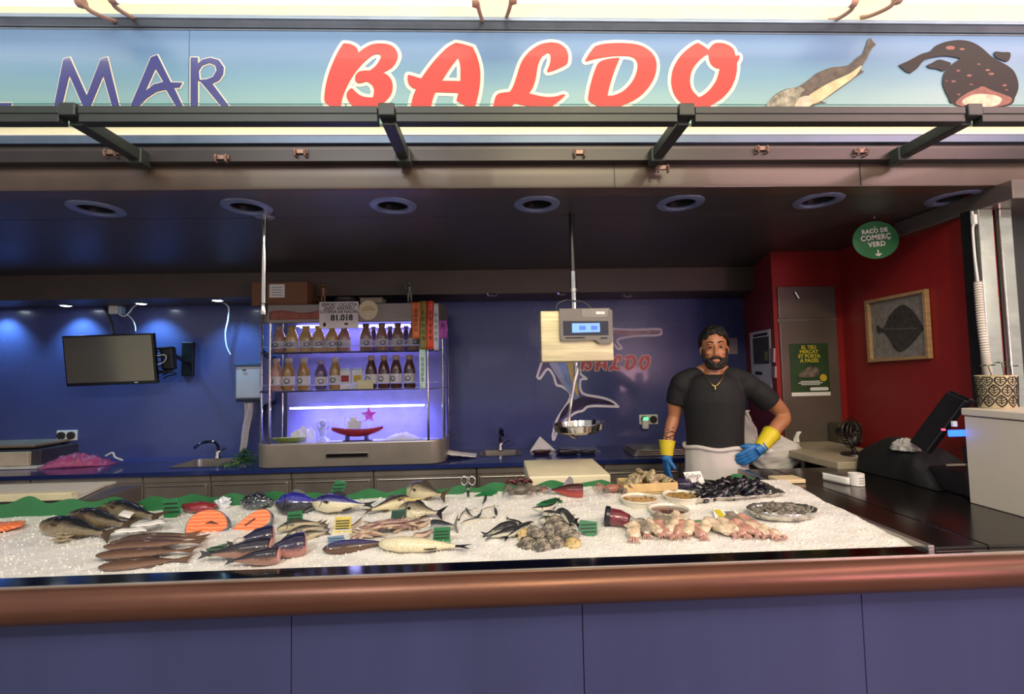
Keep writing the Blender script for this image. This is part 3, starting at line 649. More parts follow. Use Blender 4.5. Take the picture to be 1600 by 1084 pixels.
# bottom of the cabinet: model boat, star, bowl, papers
zf = zb1+.002
MB().box(xl+.05, xr-.05, FYC+.05, FYC+.46, zb1-.002, zf).build('cabinet_floor', mat('cabinet_floor_white', 'c9c9d2', .4), dc)
p = at(559, 665, Y=FYC+.16)
bt = thing('model_boat', 'red model fishing boat on a stand inside the drinks cabinet', 'model boat', (p.x, p.y, zf))
hull = MB(); zh = at(559, 668, Y=FYC+.16).z; Lh = .40
def hp(u, v):
    x = (u-.5)*Lh; w = .05*(sin(pi*min(1, u*.92+.08)))**.6; d = .055*(sin(pi*(u*.9+.07)))**.5; a = pi*v
    return (p.x+x, p.y+w*cos(a), zh+.02*(2*u-1)**2-d*sin(a))
hull.grid(hp, 16, 8); hull.build('hull', mat('boat_red', 'a01f26', .35), bt, True, solid=.004)
MB().grid(lambda u, v: (p.x+(u-.5)*Lh*.98, p.y+(v-.5)*.1*(sin(pi*min(1, u*.92+.08)))**.6, zh-.006+.02*(2*u-1)**2), 12, 3).build('deck', mat('boat_deck', 'c9b59a', .5), bt)
MB().cbox((p.x-.02, p.y, zh+.03), (.1, .06, .05)).cbox((p.x-.02, p.y, zh+.06), (.12, .07, .01)).cbox((p.x-.03, p.y, zh+.08), (.05, .045, .03)).build('wheelhouse', M_white, bt, bevel=.003)
MB().tube([(p.x+.06, p.y, zh), (p.x+.06, p.y, zh+.12)], .003, 6).tube([(p.x-.1, p.y, zh), (p.x-.1, p.y, zh+.1)], .003, 6).tube([(p.x-.18, p.y, zh+.02), (p.x-.1, p.y, zh+.1), (p.x+.06, p.y, zh+.12), (p.x+.18, p.y, zh+.02)], .0012, 5).build('mast', M_white, bt)
MB().cbox((p.x-.08, p.y, zf+.02), (.012, .08, .05)).cbox((p.x+.07, p.y, zf+.02), (.012, .08, .05)).cbox((p.x, p.y, zf+.004), (.22, .08, .008)).build('stand', mat('dark_wood', '3a2018', .5), bt)
p = at(577, 645, Y=FYC+.26)
MB().prism([(p.x+(.065 if i % 2 == 0 else .028)*sin(pi*i/5), p.z+(.065 if i % 2 == 0 else .028)*cos(pi*i/5)) for i in range(10)], .02, Matrix.Translation((0, p.y, 0)) @ Matrix.Rotation(pi/2, 4, 'X')).build('star_ornament', mat('pink_star', 'd24cc0', .5), None, bevel=.004)
st = bpy.data.objects['star_ornament']; tag(st, 'pink star ornament standing behind the model boat', 'ornament')
MB().tube([(p.x, p.y-.01, zf), (p.x, p.y-.01, p.z-.02)], .004, 6).build('stick', M_white, None).parent = st
p = at(452, 681, Y=FYC+.17)
o = MB().lathe([(.06, 0), (.10, .02), (.13, .04), (.128, .043), (.095, .024), (.0, .012)], 24, (p.x, p.y, zf)).build('bowl', mat('lime_bowl', '9db04a', .4), None, True); tag(o, 'lime green bowl at the left of the cabinet floor', 'bowl')
for i, (px, h) in enumerate([(462, .10), (472, .13), (484, .12)]):
    p = at(px, 670, Y=FYC+.22+.02*i)
    o = MB().add([(p.x-.04, p.y, zf), (p.x+.04, p.y, zf), (p.x+.035, p.y+.01, zf+h*.8), (p.x, p.y+.02, zf+h), (p.x-.04, p.y+.01, zf+h*.7), (p.x-.03, p.y+.06, zf), (p.x+.03, p.y+.06, zf)], [(0,1,2,3,4), (5,6,2,3), (5,3,4)]).build('folded_napkin', M_paper, None, solid=.003)
    tag(o, ['folded white napkin at the left on the cabinet floor', 'tallest folded white napkin on the cabinet floor', 'folded white napkin nearest the crystal figure in the cabinet'][i], 'napkin', 'napkins in the cabinet')
p = at(505, 668, Y=FYC+.2)
t = thing('crystal_figure', 'pale translucent crystal figure left of the model boat', 'figurine', (p.x, p.y, zf))
M_cry = mat('crystal', 'cfd2ff', .15, 0, .05, 20)
MB().lathe([(.0, 0), (.06, 0), (.05, .02), (.02, .04), (.025, .07), (.035, .09), (.02, .12), (.0, .12)], 14, (p.x, p.y, zf)).build('body', M_cry, t, True)
MB().ball((p.x, p.y, zf+.145), .028).build('head', M_cry, t, True)
for sg in (-1, 1): MB().tube([(p.x+sg*.03, p.y, zf+.09), (p.x+sg*.05, p.y, zf+.13), (p.x+sg*.035, p.y, zf+.16)], [.01, .008, .005], 7).build('arm', M_cry, t, True)
p = at(630, 684, Y=FYC+.16)
o = MB().grid(lambda u, v: (p.x+(u-.5)*.3, p.y+(v-.5)*.16, zf+.002+max(0, .05*sin(pi*u)*sin(pi*v)*(1+.5*noise.noise((u*5, v*4, 3)))+.01*noise.noise((u*11, v*9, 1))*sin(pi*u)*sin(pi*v))), 24, 14).build('cloth', M_paper, None, True, solid=.003)
tag(o, 'crumpled white cloth on the right of the cabinet floor', 'cloth')
# hung on the front of the cabinet
p0, p1 = at(499, 513, Y=FYC-.012), at(560, 471, Y=FYC-.012); cxx = (p0.x+p1.x)/2
t = thing('lottery_notice', 'white cardboard notice with black number 81.018 on the cabinet hood', 'notice', (cxx, FYC-.012, p0.z))
MB().box(p0.x, p1.x, FYC-.014, FYC-.010, p0.z, p1.z).build('card', mat('notice_card', 'd9d0cc', .7), t)
def fr(px, py, Y): return facing(at(px, py, Y=Y), (1, 0, 0), (0, 0, 1))
M_ink = mat('black_ink', '121114', .6)
for y, tx, sz in ((476, 'ESPORT CICLISTA', .034), (481.5, 'SANT ANDREU', .034), (487, 'LOTERIA DE NADAL', .032), (496.5, '81.018', .062)):
    text('lettering', tx, sz, M_ink, t, fr(530 if y < 490 else 534, y, FYC-.0148), bold=.0006 if y < 490 else .0022)
m = MB(); q = at(507, 507, Y=FYC-.0148); m.ball(q, (.012, .0006, .016)); q = at(541, 506, Y=FYC-.0148); m.ball(q, (.016, .0006, .008)); m.build('emblem', M_ink, t)
p = at(575.5, 484.5, Y=FYC-.004)
t = thing('round_sticker', 'round cream sticker on the cabinet hood right of the notice', 'sticker', tuple(p))
MB().lathe([(.076, 0), (.076, .003), (0, .003)], 32, M=Matrix.Translation(p) @ Matrix.Rotation(pi/2, 4, 'X')).build('disc', mat('cream_sticker', 'cfc0a0', .6), t)
m = MB()
for k, w in ((.03, .05), (.018, .09), (.008, .11), (-.002, .1)): m.cbox((p.x, p.y-.0035, p.z+k), (w, .001, .005))
m.build('printed_line', mat('ochre_ink', '9c8442', .6), t)
# ribbons
for i, (px, y0, y1, c, w, lab) in enumerate([(650, 472, 528, 'd8703a', .062, 'orange lettered ribbon, leftmost of those on the cabinet corner'), (661, 470, 546, '8a7a34', .05, 'olive lettered ribbon hanging between orange and red ones'), (672, 470, 545, 'e2432a', .05, 'bright red-orange lettered ribbon on the cabinet corner'), (681, 474, 547, 'cfc6cc', .035, 'white lettered ribbon at the right of the red one'), (692, 500, 528, 'a0389c', .055, 'purple rosette ribbon at the cabinet edge'), (660, 546, 607, 'b9d4d0', .045, 'pale teal paper strip hanging under the olive ribbon')]):
    Yr = FYC-.02-.006*i; a, b2 = at(px, y0, Y=Yr), at(px, y1, Y=Yr); mm = mat('ribbon_%d' % i, c, .5, 0, .1, 30)
    t = thing('ribbon', lab, 'ribbon', tuple(b2), group='ribbons on the cabinet corner')
    MB().grid(lambda u, v: (a.x+(u-.5)*w*(1+.15*sin(3*v)), Yr+.006*sin(u*5+v*3+i), a.z+(b2.z-a.z)*v-(.012*abs(u-.5) if v > .99 else 0)), 6, 14).build('band', mm, t, True, solid=.0012)
    m = MB()
    for k in range(5 if y1-y0 > 40 else 2):
        zz = a.z+(b2.z-a.z)*(.25+.13*k); m.tube([(a.x-w*.2, Yr-.010, zz), (a.x, Yr-.010, zz+.014), (a.x+w*.2, Yr-.010, zz)], .0022, 5); m.cbox((a.x, Yr-.010, zz-.008), (w*.4, .002, .004))
    m.build('printed_letters', M_ink, t)['kind'] = 'stuff'
# on top of the cabinet
zt = zt1+.001
def top(px, dy): return at(px, 470, Y=FYC+dy).x
a, b2 = at(393, 450, Y=FYC+.05).x, at(480, 450, Y=FYC+.05).x
t = thing('cardboard_box', 'long brown cardboard box lying on top of the drinks cabinet', 'box', ((a+b2)/2, FYC+.15, zt))
M_card = mat('cardboard', '7a5238', .75, 0, .1, 14)
MB().box(a, b2, FYC+.05, FYC+.33, zt, zt+.185).build('carton_body', M_card, t, bevel=.004)
MB().box(a+.003, b2-.003, FYC+.185, FYC+.2, zt+.185, zt+.187).build('tape', mat('brown_tape', '94704c', .3), t)
l0, l1 = at(421, 465, Y=FYC+.05), at(445, 444, Y=FYC+.05)
MB().box(l0.x, l1.x, FYC+.047, FYC+.05, l0.z, l1.z).build('shipping_label', M_paper, t)
m = MB()
for k in range(4): m.cbox(((l0.x+l1.x)/2, FYC+.0465, l0.z+.02+.02*k), ((l1.x-l0.x)*.7, .001, .004))
m.build('label_print', M_ink, t.children[-1])
def figurine(px, dy, h, mm, lab, arm):
    x = top(px, dy); y = FYC+dy; t = thing('figurine', lab, 'figurine', (x, y, zt), group='figurines on the cabinet'); k = h/.2
    MB().lathe([(0, 0), (.035*k, 0), (.035*k, .01), (.02*k, .02), (0, .02)], 14, (x, y, zt)).build('pedestal', mm, t, True)
    m = MB(); m.tube([(x-.012*k, y, zt+.02), (x-.012*k, y, zt+.07*k), (x-.006*k, y, zt+.1*k)], [.006*k, .009*k, .012*k], 8); m.tube([(x+.014*k, y, zt+.02), (x+.013*k, y, zt+.07*k), (x+.006*k, y, zt+.1*k)], [.006*k, .009*k, .012*k], 8)
    m.tube([(x, y, zt+.09*k), (x, y, zt+.12*k), (x, y, zt+.15*k), (x, y, zt+.165*k)], [.016*k, .017*k, .02*k, .008*k], 10); m.tube([(x+.018*k, y, zt+.15*k), (x+.03*k, y, zt+.12*k), (x+.018*k, y, zt+.1*k)], .006*k, 7)
    m.tube([(x-.018*k, y, zt+.15*k), (x-.034*k, y, zt+.165*k), (x-.04*k, y, zt+(.2 if arm else .13)*k)], .006*k, 7); m.build('body', mm, t, True)
    MB().ball((x, y, zt+.18*k), .016*k).build('head', mm, t, True)
figurine(505, .08, .18, mat('figure_bronze', '7a5a3c', .4, .3, .3, 40), 'small bronze figurine with raised arm on the cabinet beside the box', 1)
figurine(640, .1, .19, mat('figure_grey', '5c6450', .35, .2, .3, 40), 'slender grey-green figurine on the cabinet top above the ribbons', 0)
x, y = top(540, .12), FYC+.12
o = MB().lathe([(.05, 0), (.075, .03), (.08, .055), (.06, .07), (.055, .068), (.0, .05)], 18, (x, y, zt)).build('dark_bowl', mat('dark_ceramic', '3c3834', .4), None, True); tag(o, 'small dark rounded bowl on top of the drinks cabinet', 'bowl')
x, y = top(582, .1), FYC+.1
t = thing('book', 'pale thin book or packet lying on top of the drinks cabinet', 'book', (x, y, zt))
MB().box(x-.09, x+.09, y-.05, y+.1, zt, zt+.008).box(x-.09, x+.09, y-.05, y+.1, zt+.045, zt+.053).build('cover', mat('drab_cover', '6f6450', .6), t)
MB().box(x-.085, x+.085, y-.045, y+.095, zt+.008, zt+.045).build('pages', mat('pages', '9c927c', .8), t)
x, y = top(478, .06), FYC+.03
o = MB().grid(lambda u, v: (top(422+80*u, .0), FYC-.006-.004*sin(u*9), at(460, 487+12*v, Y=FYC).z+.01*sin(u*7)*(1-v)), 20, 4).build('pink_cloth', mat('salmon_cloth', '9c5a4c', .7, 0, .2, 30), None, True, solid=.004); tag(o, 'salmon coloured cloth tucked along the cabinet hood', 'cloth')
# ------------------------------------------------------------------ hanging poles and scale
PY = Ys-.03
def pole(px, lab, ends):
    x = at(px, 400, Y=PY).x; t = thing('hanging_pole', lab, 'pole', (x, PY, CEIL)); return t, x
t, x = pole(413, 'bare chrome pole hanging from the ceiling in front of the drinks cabinet', 0)
zz = at(413, 490, Y=PY).z
MB().tube([(x, PY, CEIL), (x, PY, zz)], .014, 14).build('tube', M_chrome, t, True)
MB().tube([(x, PY, zz-.004), (x, PY, zz+.05), (x, PY, zz+.055)], [.018, .018, .014], 14).build('end_sleeve', M_chrome, t, True)
MB().lathe([(.05, 0), (.05, -.006), (.02, -.012), (.0, -.012)], 18, (x, PY, CEIL)).build('ceiling_flange', M_steel, t, True)
t = thing('hanging_scale', 'steel hanging scale with blue lit display and a pan below', 'scale', (at(900, 560, Y=PY).x, PY, 1.25))
x = at(895, 420, Y=PY).x; zm = at(895, 430, Y=PY).z; zs = at(895, 480, Y=PY).z
MB().tube([(x, PY, CEIL), (x, PY, zm)], .014, 14).build('pole', mat('dark_pole', '3d3a3a', .3, .7), t, True)
MB().tube([(x, PY, zm+.02), (x, PY, zs-.01)], .017, 14).build('pole_sleeve', M_chrome, t, True)
MB().tube([(x, PY, at(895, 456, Y=PY).z), (x, PY, at(895, 451, Y=PY).z)], .02, 14).build('collar', M_steel, t, True)
a, b2 = at(846, 566, Y=PY-.06), at(957, 484, Y=PY-.06)
M_scale = mat('scale_steel', 'd0c49c', .34, .85, .2, 4, .1, 50, stretch=(1, 1, 22))
MB().box(a.x, b2.x, PY-.06, PY+.06, a.z, b2.z).build('steel_case', M_scale, t, bevel=.006)
SY2 = PY-.062
def sc(p): q = at(830+p[0]*.2306, 450+p[1]*.2306, Y=SY2-.02); return (q.x, q.z)
FR = Matrix.Translation((0, SY2-.012, 0)) @ Matrix.Rotation(pi/2, 4, 'X')
M_pg = mat('scale_grey_plastic', '6e6a64', .4, 0, .06, 20)
flat('display_housing', [[sc(p) for p in [(190,140),(528,136),(548,158),(552,365),(540,378),(465,378),(432,352),(208,358),(198,345)]]], M_pg, t, FR, .024)
h = t.children[-1]
flat('top_panel', [[sc(p) for p in [(340,142),(520,140),(516,190),(505,198),(352,200),(342,190)]]], mat('scale_grey_light', '85817a', .4), t, FR @ Matrix.Translation((0, 0, .012)), .004)
flat('display_window', [[sc(p) for p in [(215,224),(520,224),(522,318),(218,322)]]], mat('display_black', '0c0d12', .12), t, FR @ Matrix.Translation((0, 0, .012)), .004)
flat('lcd', [[sc(p) for p in [(275,240),(462,238),(464,298),(276,303)]]], mat('lcd_blue', '5a86ff', .3, emit=(.22, .40, 1), estr=.9), t, FR @ Matrix.Translation((0, 0, .015)), .002)
M_lcdd = mat('lcd_digits', '3c60d8', .3, emit=(.12, .22, .8), estr=.6)
for cx_d in (345, 425): flat('digit', [[sc((cx_d+dx, 270+dy)) for dx, dy in ((-22,-14),(22,-14),(22,14),(-22,14))]], M_lcdd, t, FR @ Matrix.Translation((0, 0, .0165)), .001)
for cx_d, w in ((455, 18), (483, 12)): flat('button', [[sc((cx_d+dx, 169+dy)) for dx, dy in ((-w,-9),(w,-9),(w,9),(-w,9))]], M_white, t, FR @ Matrix.Translation((0, 0, .0145)), .002)
m = MB(); q = at(899, 527.5, Y=SY2-.028); m.cbox((q.x, SY2-.025, q.z), (.10, .002, .006)); q = at(944, 528, Y=SY2-.028); m.cbox((q.x, SY2-.025, q.z), (.035, .002, .006)); m.build('printed_text', M_ink, t)
MB().tube(path([at(868, 484, Y=PY), at(872, 474, Y=PY), at(885, 469, Y=PY), at(895, 470, Y=PY-.02), at(912, 472, Y=PY), at(923, 481, Y=PY)], 5), .005, 7).build('cable', M_cable, t, True)
pz = at(900, 672, Y=PY).z; pxx = at(903, 665, Y=PY).x
MB().tube(path([at(898, 566, Y=PY), at(902, 580, Y=PY-.01), at(897, 600, Y=PY-.02), at(892, 630, Y=PY-.03), at(889, 655, Y=PY-.08), at(890, 676, Y=PY-.10), at(897, 683, Y=PY-.08), at(903, 680, Y=PY)], 5), .008, 8).build('hanger_arm', M_steel, t, True)
MB().tube([at(900, 566, Y=PY), at(900, 588, Y=PY)], .012, 10).build('hook', M_chrome, t, True)
rp = .132
MB().lathe([(.0, -.018), (rp*.75, -.016), (rp*.95, 0), (rp, .03), (rp*1.04, .032), (rp*1.04, .036), (rp*.97, .034), (rp*.9, .004), (rp*.7, -.008), (0, -.01)], 32, M=Matrix.Translation((pxx, PY-.02, pz+.005)) @ Matrix.Rotation(radians(-3), 4, 'Y')).build('weighing_pan', M_chrome, t, True)
# ------------------------------------------------------------------ television and wall things, left
TVY = 3.95
c4 = [at(97, 525, Y=TVY-.05), at(240, 519, Y=TVY-.05), at(243, 600, Y=TVY), at(102, 604, Y=TVY)]
tvc = sum(c4, Vector())/4; ux = ((c4[1]-c4[0])+(c4[2]-c4[3])).normalized(); uy = ((c4[0]-c4[3])+(c4[1]-c4[2])).normalized()
w, h = (c4[1]-c4[0]).length/2, (c4[0]-c4[3]).length/2
TM = facing(tvc, ux, uy)
tv = thing('television', 'flat black television tilted on a wall arm under blue spots', 'television', tuple(tvc))
MB().cbox((0, 0, -.02), (2*w, 2*h, .03), TM).build('bezel', mat('tv_black', '0b0b0c', .25), tv, bevel=.004)
MB().cbox((0, .006, -.003), (2*w-.03, 2*h-.04, .006), TM).build('screen', mat('tv_screen', '8a8470', .14, .6, 0, 3), tv)
MB().cbox((0, -.01, -.055), (w*1.1, h*1.1, .05), TM).build('back_shell', M_black, tv, bevel=.01)
MB().cbox((w*.55, -h*.93, .0005), (.03, .008, .002), TM).build('maker_plate', M_chrome, tv)
for y in (.35, -.6): MB().cbox((0, h*y, -.1), (2*w+.09, .025, .02), TM).build('bracket_bar', M_steel, tv)
MB().cbox((-w-.035, -h*.1, -.1), (.02, h*1.1, .02), TM).build('bracket_post', M_steel, tv)
q = TM @ Vector((w+.02, 0, -.1))
MB().tube([TM @ Vector((w*.2, 0, -.09)), TM @ Vector((w+.06, .02, -.12)), (q.x+.06, BACK-.01, q.z-.05)], .018, 8).build('wall_arm', M_black, tv, True)
MB().cbox((w+.055, -.01, -.085), (.11, .2, .06), TM).build('arm_joint', M_black, tv, bevel=.02)
MB().box(q.x-.0, q.x+.10, BACK-.03, BACK, q.z-.16, q.z+.14).build('wall_plate', M_black, tv, bevel=.004)
m = MB()
for k in range(5): m.tube(path([TM @ Vector((w-.02, .05-.04*k, -.06)), TM @ Vector((w+.07+.01*k, .06-.05*k, -.08)), TM @ Vector((w+.09-.012*k, -.02-.035*k, -.07)), TM @ Vector((w+.0, -.06-.03*k, -.08))], 6), .006, 6)
m.build('cable_bundle', M_black, tv, True)
MB().tube(path([TM @ Vector((w-.01, .02, -.03)), TM @ Vector((w+.06, .02, -.04)), TM @ Vector((w+.05, -.03, -.04)), TM @ Vector((w-.01, -.06, -.03))], 6), .004, 6).build('white_lead', M_wcable, tv, True)
o = MB().tube(path([at(158, 474, Y=4.22), at(168, 488, Y=4.2), at(174, 504, Y=4.15), at(177, 522, Y=4.02)], 6), .011, 8).build('tv_cable', M_cable, None, True); tag(o, 'thick dark cable from the soffit down to the television', 'cable')
jb = thing('junction_box', 'white junction box on the wall under the soffit above the television', 'junction box', tuple(at(181, 483, Y=4.21)))
p = at(181, 483, Y=4.2)
MB().cbox((p.x-.015, 4.215, p.z), (.075, .06, .085)).build('case', M_white, jb, bevel=.004); MB().cbox((p.x+.038, 4.215, p.z-.01), (.03, .055, .07)).build('clear_cover', mat('clear_cover', 'b8cede', .1, 0, .05, 9, coat=.5), jb, bevel=.003)
for i, (pts, lab) in enumerate([([(186, 491), (194, 494), (202, 488), (208, 480), (216, 475)], 'white wire looping from the junction box up to the spot'), ([(198, 491), (206, 498), (211, 508), (212, 517)], 'thin white wire dropping to the television top'), ([(346, 471), (357, 480), (356, 500), (352, 520), (354, 540), (360, 554)], 'loose white wire dangling from the rightmost lit spot')]):
    o = MB().tube(path([at(x, y, Y=4.15 if i < 2 else 4.1) for x, y in pts], 6), .006 if i != 1 else .004, 6).build('loose_wire', M_wcable, None, True); tag(o, lab, 'wire', 'white wires under the soffit')
def socket(px, py, lab, green):
    p = at(px, py, Y=BACK); t = thing('wall_socket', lab, 'socket', (p.x, BACK, p.z), group='wall sockets')
    MB().box(p.x-.087, p.x+.087, BACK-.012, BACK, p.z-.045, p.z+.045).build('plate', M_white, t, bevel=.004)
    for sg in (-1, 1):
        MB().lathe([(.0, -.002), (.024, -.001), (.03, -.014), (.033, -.014), (.033, 0)], 18, M=Matrix.Translation((p.x+sg*.042, BACK-.01, p.z)) @ Matrix.Rotation(-pi/2, 4, 'X') @ Matrix.Scale(-1, 4, (0, 0, 1)) if 0 else Matrix.Translation((p.x+sg*.042, BACK-.012, p.z)) @ Matrix.Rotation(pi/2, 4, 'X') @ Matrix.Translation((0, 0, .014))).build('outlet', mat('outlet_dark', '2a2420', .5), t, True)
    if green:
        MB().cbox((p.x-.042, BACK-.035, p.z-.035), (.06, .045, .10)).build('night_light', M_white, t, bevel=.015)
        MB().cbox((p.x-.042, BACK-.058, p.z+.012), (.045, .008, .028)).build('glow_window', mat('green_glow', '40ff70', .3, emit=(.1, 1, .3), estr=2.2), t, bevel=.008)
socket(106, 680, 'double wall socket under the television, above the pink bag', 0)
socket(1013, 655, 'double wall socket with a plug-in green night light', 1)
# paper dispenser with cloth
p0, p1 = at(367, 627, Y=4.08), at(408, 565, Y=4.08)
t = thing('paper_dispenser', 'white and blue paper dispenser on the wall left of the drinks cabinet', 'dispenser', ((p0.x+p1.x)/2, 4.15, p0.z))
MB().box(p0.x, p1.x, 4.08, BACK, p0.z+.02, p1.z-.03).build('body', mat('pale_dispenser', 'b9bcc4', .3, 0, .08, 6, coat=.3), t, bevel=.015)
MB().box(p0.x-.008, p1.x+.008, 4.07, BACK, p1.z-.04, p1.z).build('lid', mat('blue_smoked_lid', '3c567c', .15, 0, .1, 6, coat=.5), t, bevel=.012)
MB().box(p0.x+.004, p1.x-.004, 4.085, BACK, p0.z-.005, p0.z+.03).build('lower_tray', mat('dark_navy_plastic', '1a2238', .3), t, bevel=.008)
MB().cbox((p0.x+.08, 4.072, p1.z-.07), (.03, .004, .012)).build('lock', M_black, t)
o = MB().grid(lambda u, v: (at(388-8*v+ (12-3*v)*(u-.5)*1.1, 629+77*v, Y=4.12).x+.004*sin(v*9), 4.12+.02*sin(u*7+v*4), at(388, 629+77*v, Y=4.12).z), 8, 24).build('paper_towel', mat('grey_white_paper', 'b9b3aa', .8, 0, .06, 20), None, True, solid=.006); tag(o, 'long strip of white paper towel hanging from the dispenser', 'paper towel')
# faucets
def faucet(px, py, px2, py2, lab, dx):
    p = at(px, py, z=.853); q = at(px2, py2, Y=p.y); t = thing('faucet', lab, 'faucet', tuple(p), group='faucets at the sinks')
    MB().lathe([(.028, 0), (.028, .008), (.02, .03), (.018, .07), (0, .07)], 16, p).build('base', M_chrome, t, True)
    hh = q.z-p.z
    MB().tube(path([p+Vector((0, 0, .05)), p+Vector((0, 0, hh*.7)), p+Vector((dx*.25, -.03, hh*.97)), p+Vector((dx*.8, -.10, hh*.95)), p+Vector((dx, -.15, hh*.75))], 6), .012, 10).build('spout', mat('dark_chrome', '5d626c', .15, 1), t, True)
    MB().tube([p+Vector((.015, 0, .05)), p+Vector((.05, -.01, .075)), p+Vector((.08, -.02, .09))], [.009, .007, .006], 8).build('lever', M_chrome, t, True)
    MB().ball(p+Vector((dx*.25, -.03, hh*.97)), .018).build('swivel_cap', M_chrome, t, True)
faucet(340, 716, 327, 688, 'dark chrome faucet at the left sink below the dispenser', -.10)
faucet(782, 703, 781, 668, 'tall dark chrome faucet at the right sink behind the scissors', .02)
# herbs
p = at(380, 727, z=.852); t = thing('herb_bunch', 'pile of green parsley on the worktop beside the drinks cabinet', 'herbs', tuple(p))
m = MB()
for i in range(700):
    a = U(0, 2*pi); r = abs(R.gauss(0, .085)); c = Vector((p.x+r*cos(a)*1.1, p.y+.02+r*sin(a)*.5, .856+max(0, .13-r*.8)*U(.1, 1))); T = Matrix.Translation(c) @ Matrix.Rotation(U(0, 6), 4, 'Z') @ Matrix.Rotation(U(-.9, .9), 4, 'X')
    L = U(.012, .026); m.add([(0, 0, 0), (L*.5, L*.3, .003), (L, 0, 0), (L*.5, -L*.3, .003)], [(0, 1, 2, 3)], T)
m.build('leaves', mat('parsley_green', '2c5a2a', .5, 0, .5, 60), t)['kind'] = 'stuff'
m = MB()
for i in range(14): a = U(-.5, .5); m.tube([(p.x-.03, p.y, .858+U(0, .03)), (p.x-.10+U(-.03, .03), p.y+a*.14, .858)], .002, 5)
m.build('stems', mat('parsley_stem', '6c8a4a', .5), t)
# appliance + board + pink bag, far left
p = at(0, 733, z=.852); q = at(44, 706, Y=p.y+.02)
t = thing('fish_scale_box', 'beige and steel weighing appliance at the far left of the worktop', 'appliance', (p.x-.1, p.y+.15, .852))
MB().box(p.x-.4, q.x, p.y+.02, p.y+.05, .87, q.z).build('front_panel', mat('beige_panel', 'c4b69c', .5), t, bevel=.004)
MB().box(p.x-.4, at(108, 710, Y=p.y+.3).x, p.y+.05, p.y+.42, .87, q.z+.012).build('body', mat('grey_body', '4b4750', .35, .4), t, bevel=.006)
MB().box(p.x-.4, at(70, 694, Y=p.y+.15).x, p.y+.06, p.y+.4, q.z+.03, q.z+.055).build('tray', mat('tray_brown', '93806c', .4, .3), t, bevel=.008)
MB().box(p.x-.35, q.x, p.y+.1, p.y+.3, q.z+.01, q.z+.035).build('tray_support', M_black, t)
o = MB().box(p.x-.4, at(62, 732, Y=p.y).x, p.y-.03, p.y+.35, .852, .868).build('cutting_board', mat('white_board', 'd8cfc0', .5), None, bevel=.004); tag(o, 'white board lying under the beige appliance on the worktop', 'board')
a, b2 = at(62, 733, z=.852), at(190, 722, z=.852)
t = thing('pink_bag', 'crumpled pink plastic bag lying on the worktop', 'bag', ((a.x+b2.x)/2, a.y+.08, .852))
def pb(u, v):
    x = a.x+(b2.x-a.x)*u; prof = (sin(pi*min(1, u*1.05+.02)))**.55*(1-.45*u); ang = pi*v
    return (x, a.y+.09+.06*u-cos(ang)*.10*(1-.4*u), .853+max(0, .115*prof*sin(ang)*(1+.35*noise.noise((u*9, v*4, 2))+.2*noise.noise((u*22, v*9, 5)))))
MB().grid(pb, 50, 18).build('bag', mat('pink_plastic', 'b0527e', .25, 0, .25, 22, coat=.4), t, True, solid=.002)
MB().tube(path([at(165, 712, Y=a.y+.1), at(176, 707, Y=a.y+.1), at(180, 714, Y=a.y+.1), at(192, 719, Y=a.y+.1)], 5), .007, 6).build('knot', M_white, t, True)
# white foam lid behind the ice, left; chopping block
def slab_px(name, mm, px0, px1, z, y0, y1, h, lab, cat, bev=.006, x2=None):
    xa, xb = at(px0, 770, Y=y0).x, at(px1, 770, Y=y0).x
    o = MB().box(xa, xb, y0, y1, z, z+h).build(name, mm, None, bevel=bev); return tag(o, lab, cat)
M_foam = mat('white_foam', 'd9d3c4', .7, 0, .05, 20, .1, 150)
yf = 2.42
zz = at(60, 783, Y=yf).z
MB().box(XL+2, at(150, 770, Y=yf).x, yf+.02, yf+.3, .5, zz-.002).build('back_shelf', M_steelh, counter)
x1f = at(111, 770, Y=yf).x
t = thing('foam_box', 'low white polystyrene box with its lid behind the ice at the left end', 'foam box', (-2, yf+.1, zz))
z2 = at(60, 771, Y=yf).z
MB().box(-3.0, x1f, yf, yf+.04, zz, z2).build('front_wall', mat('cream_foam', 'ddd3ac', .7), t, bevel=.004)
xr2 = at(179, 770, Y=yf+.35).x
MB().prism([(-3.0, yf+.04), (x1f, yf+.04), (x1f, yf), (x1f+.02, yf), (xr2, yf+.30), (xr2, yf+.36), (-3.0, yf+.36)], .012, None, zz).build('floor_panel', M_foam, t)
za = at(178, 755, Y=yf+.33).z
MB().prism([(x1f+.0, yf), (x1f+.03, yf), (xr2, yf+.30), (xr2, yf+.36), (xr2-.03, yf+.36)], za-zz, None, zz).build('side_wall', M_foam, t, bevel=.003)
MB().box(-3.0, xr2-.03, yf+.33, yf+.36, zz, za).build('rear_wall', M_foam, t, bevel=.003)
yb0 = 2.26
za, zb_ = at(890, 755, Y=yb0).z, at(890, 743, Y=yb0).z
o = slab_px('chopping_block', mat('cream_block', 'e0d6b4', .55, 0, .06, 10), 827, 955, za-.03, yb0, yb0+.42, zb_-za+.03, 'thick cream chopping block behind the ice below the scale', 'chopping block')
xa, xb = at(827, 750, Y=yb0).x, at(955, 750, Y=yb0).x
MB().box(xa+.03, xb-.03, yb0+.03, yb0+.4, .0, za-.03).build('block_stand', M_steelh, counter)
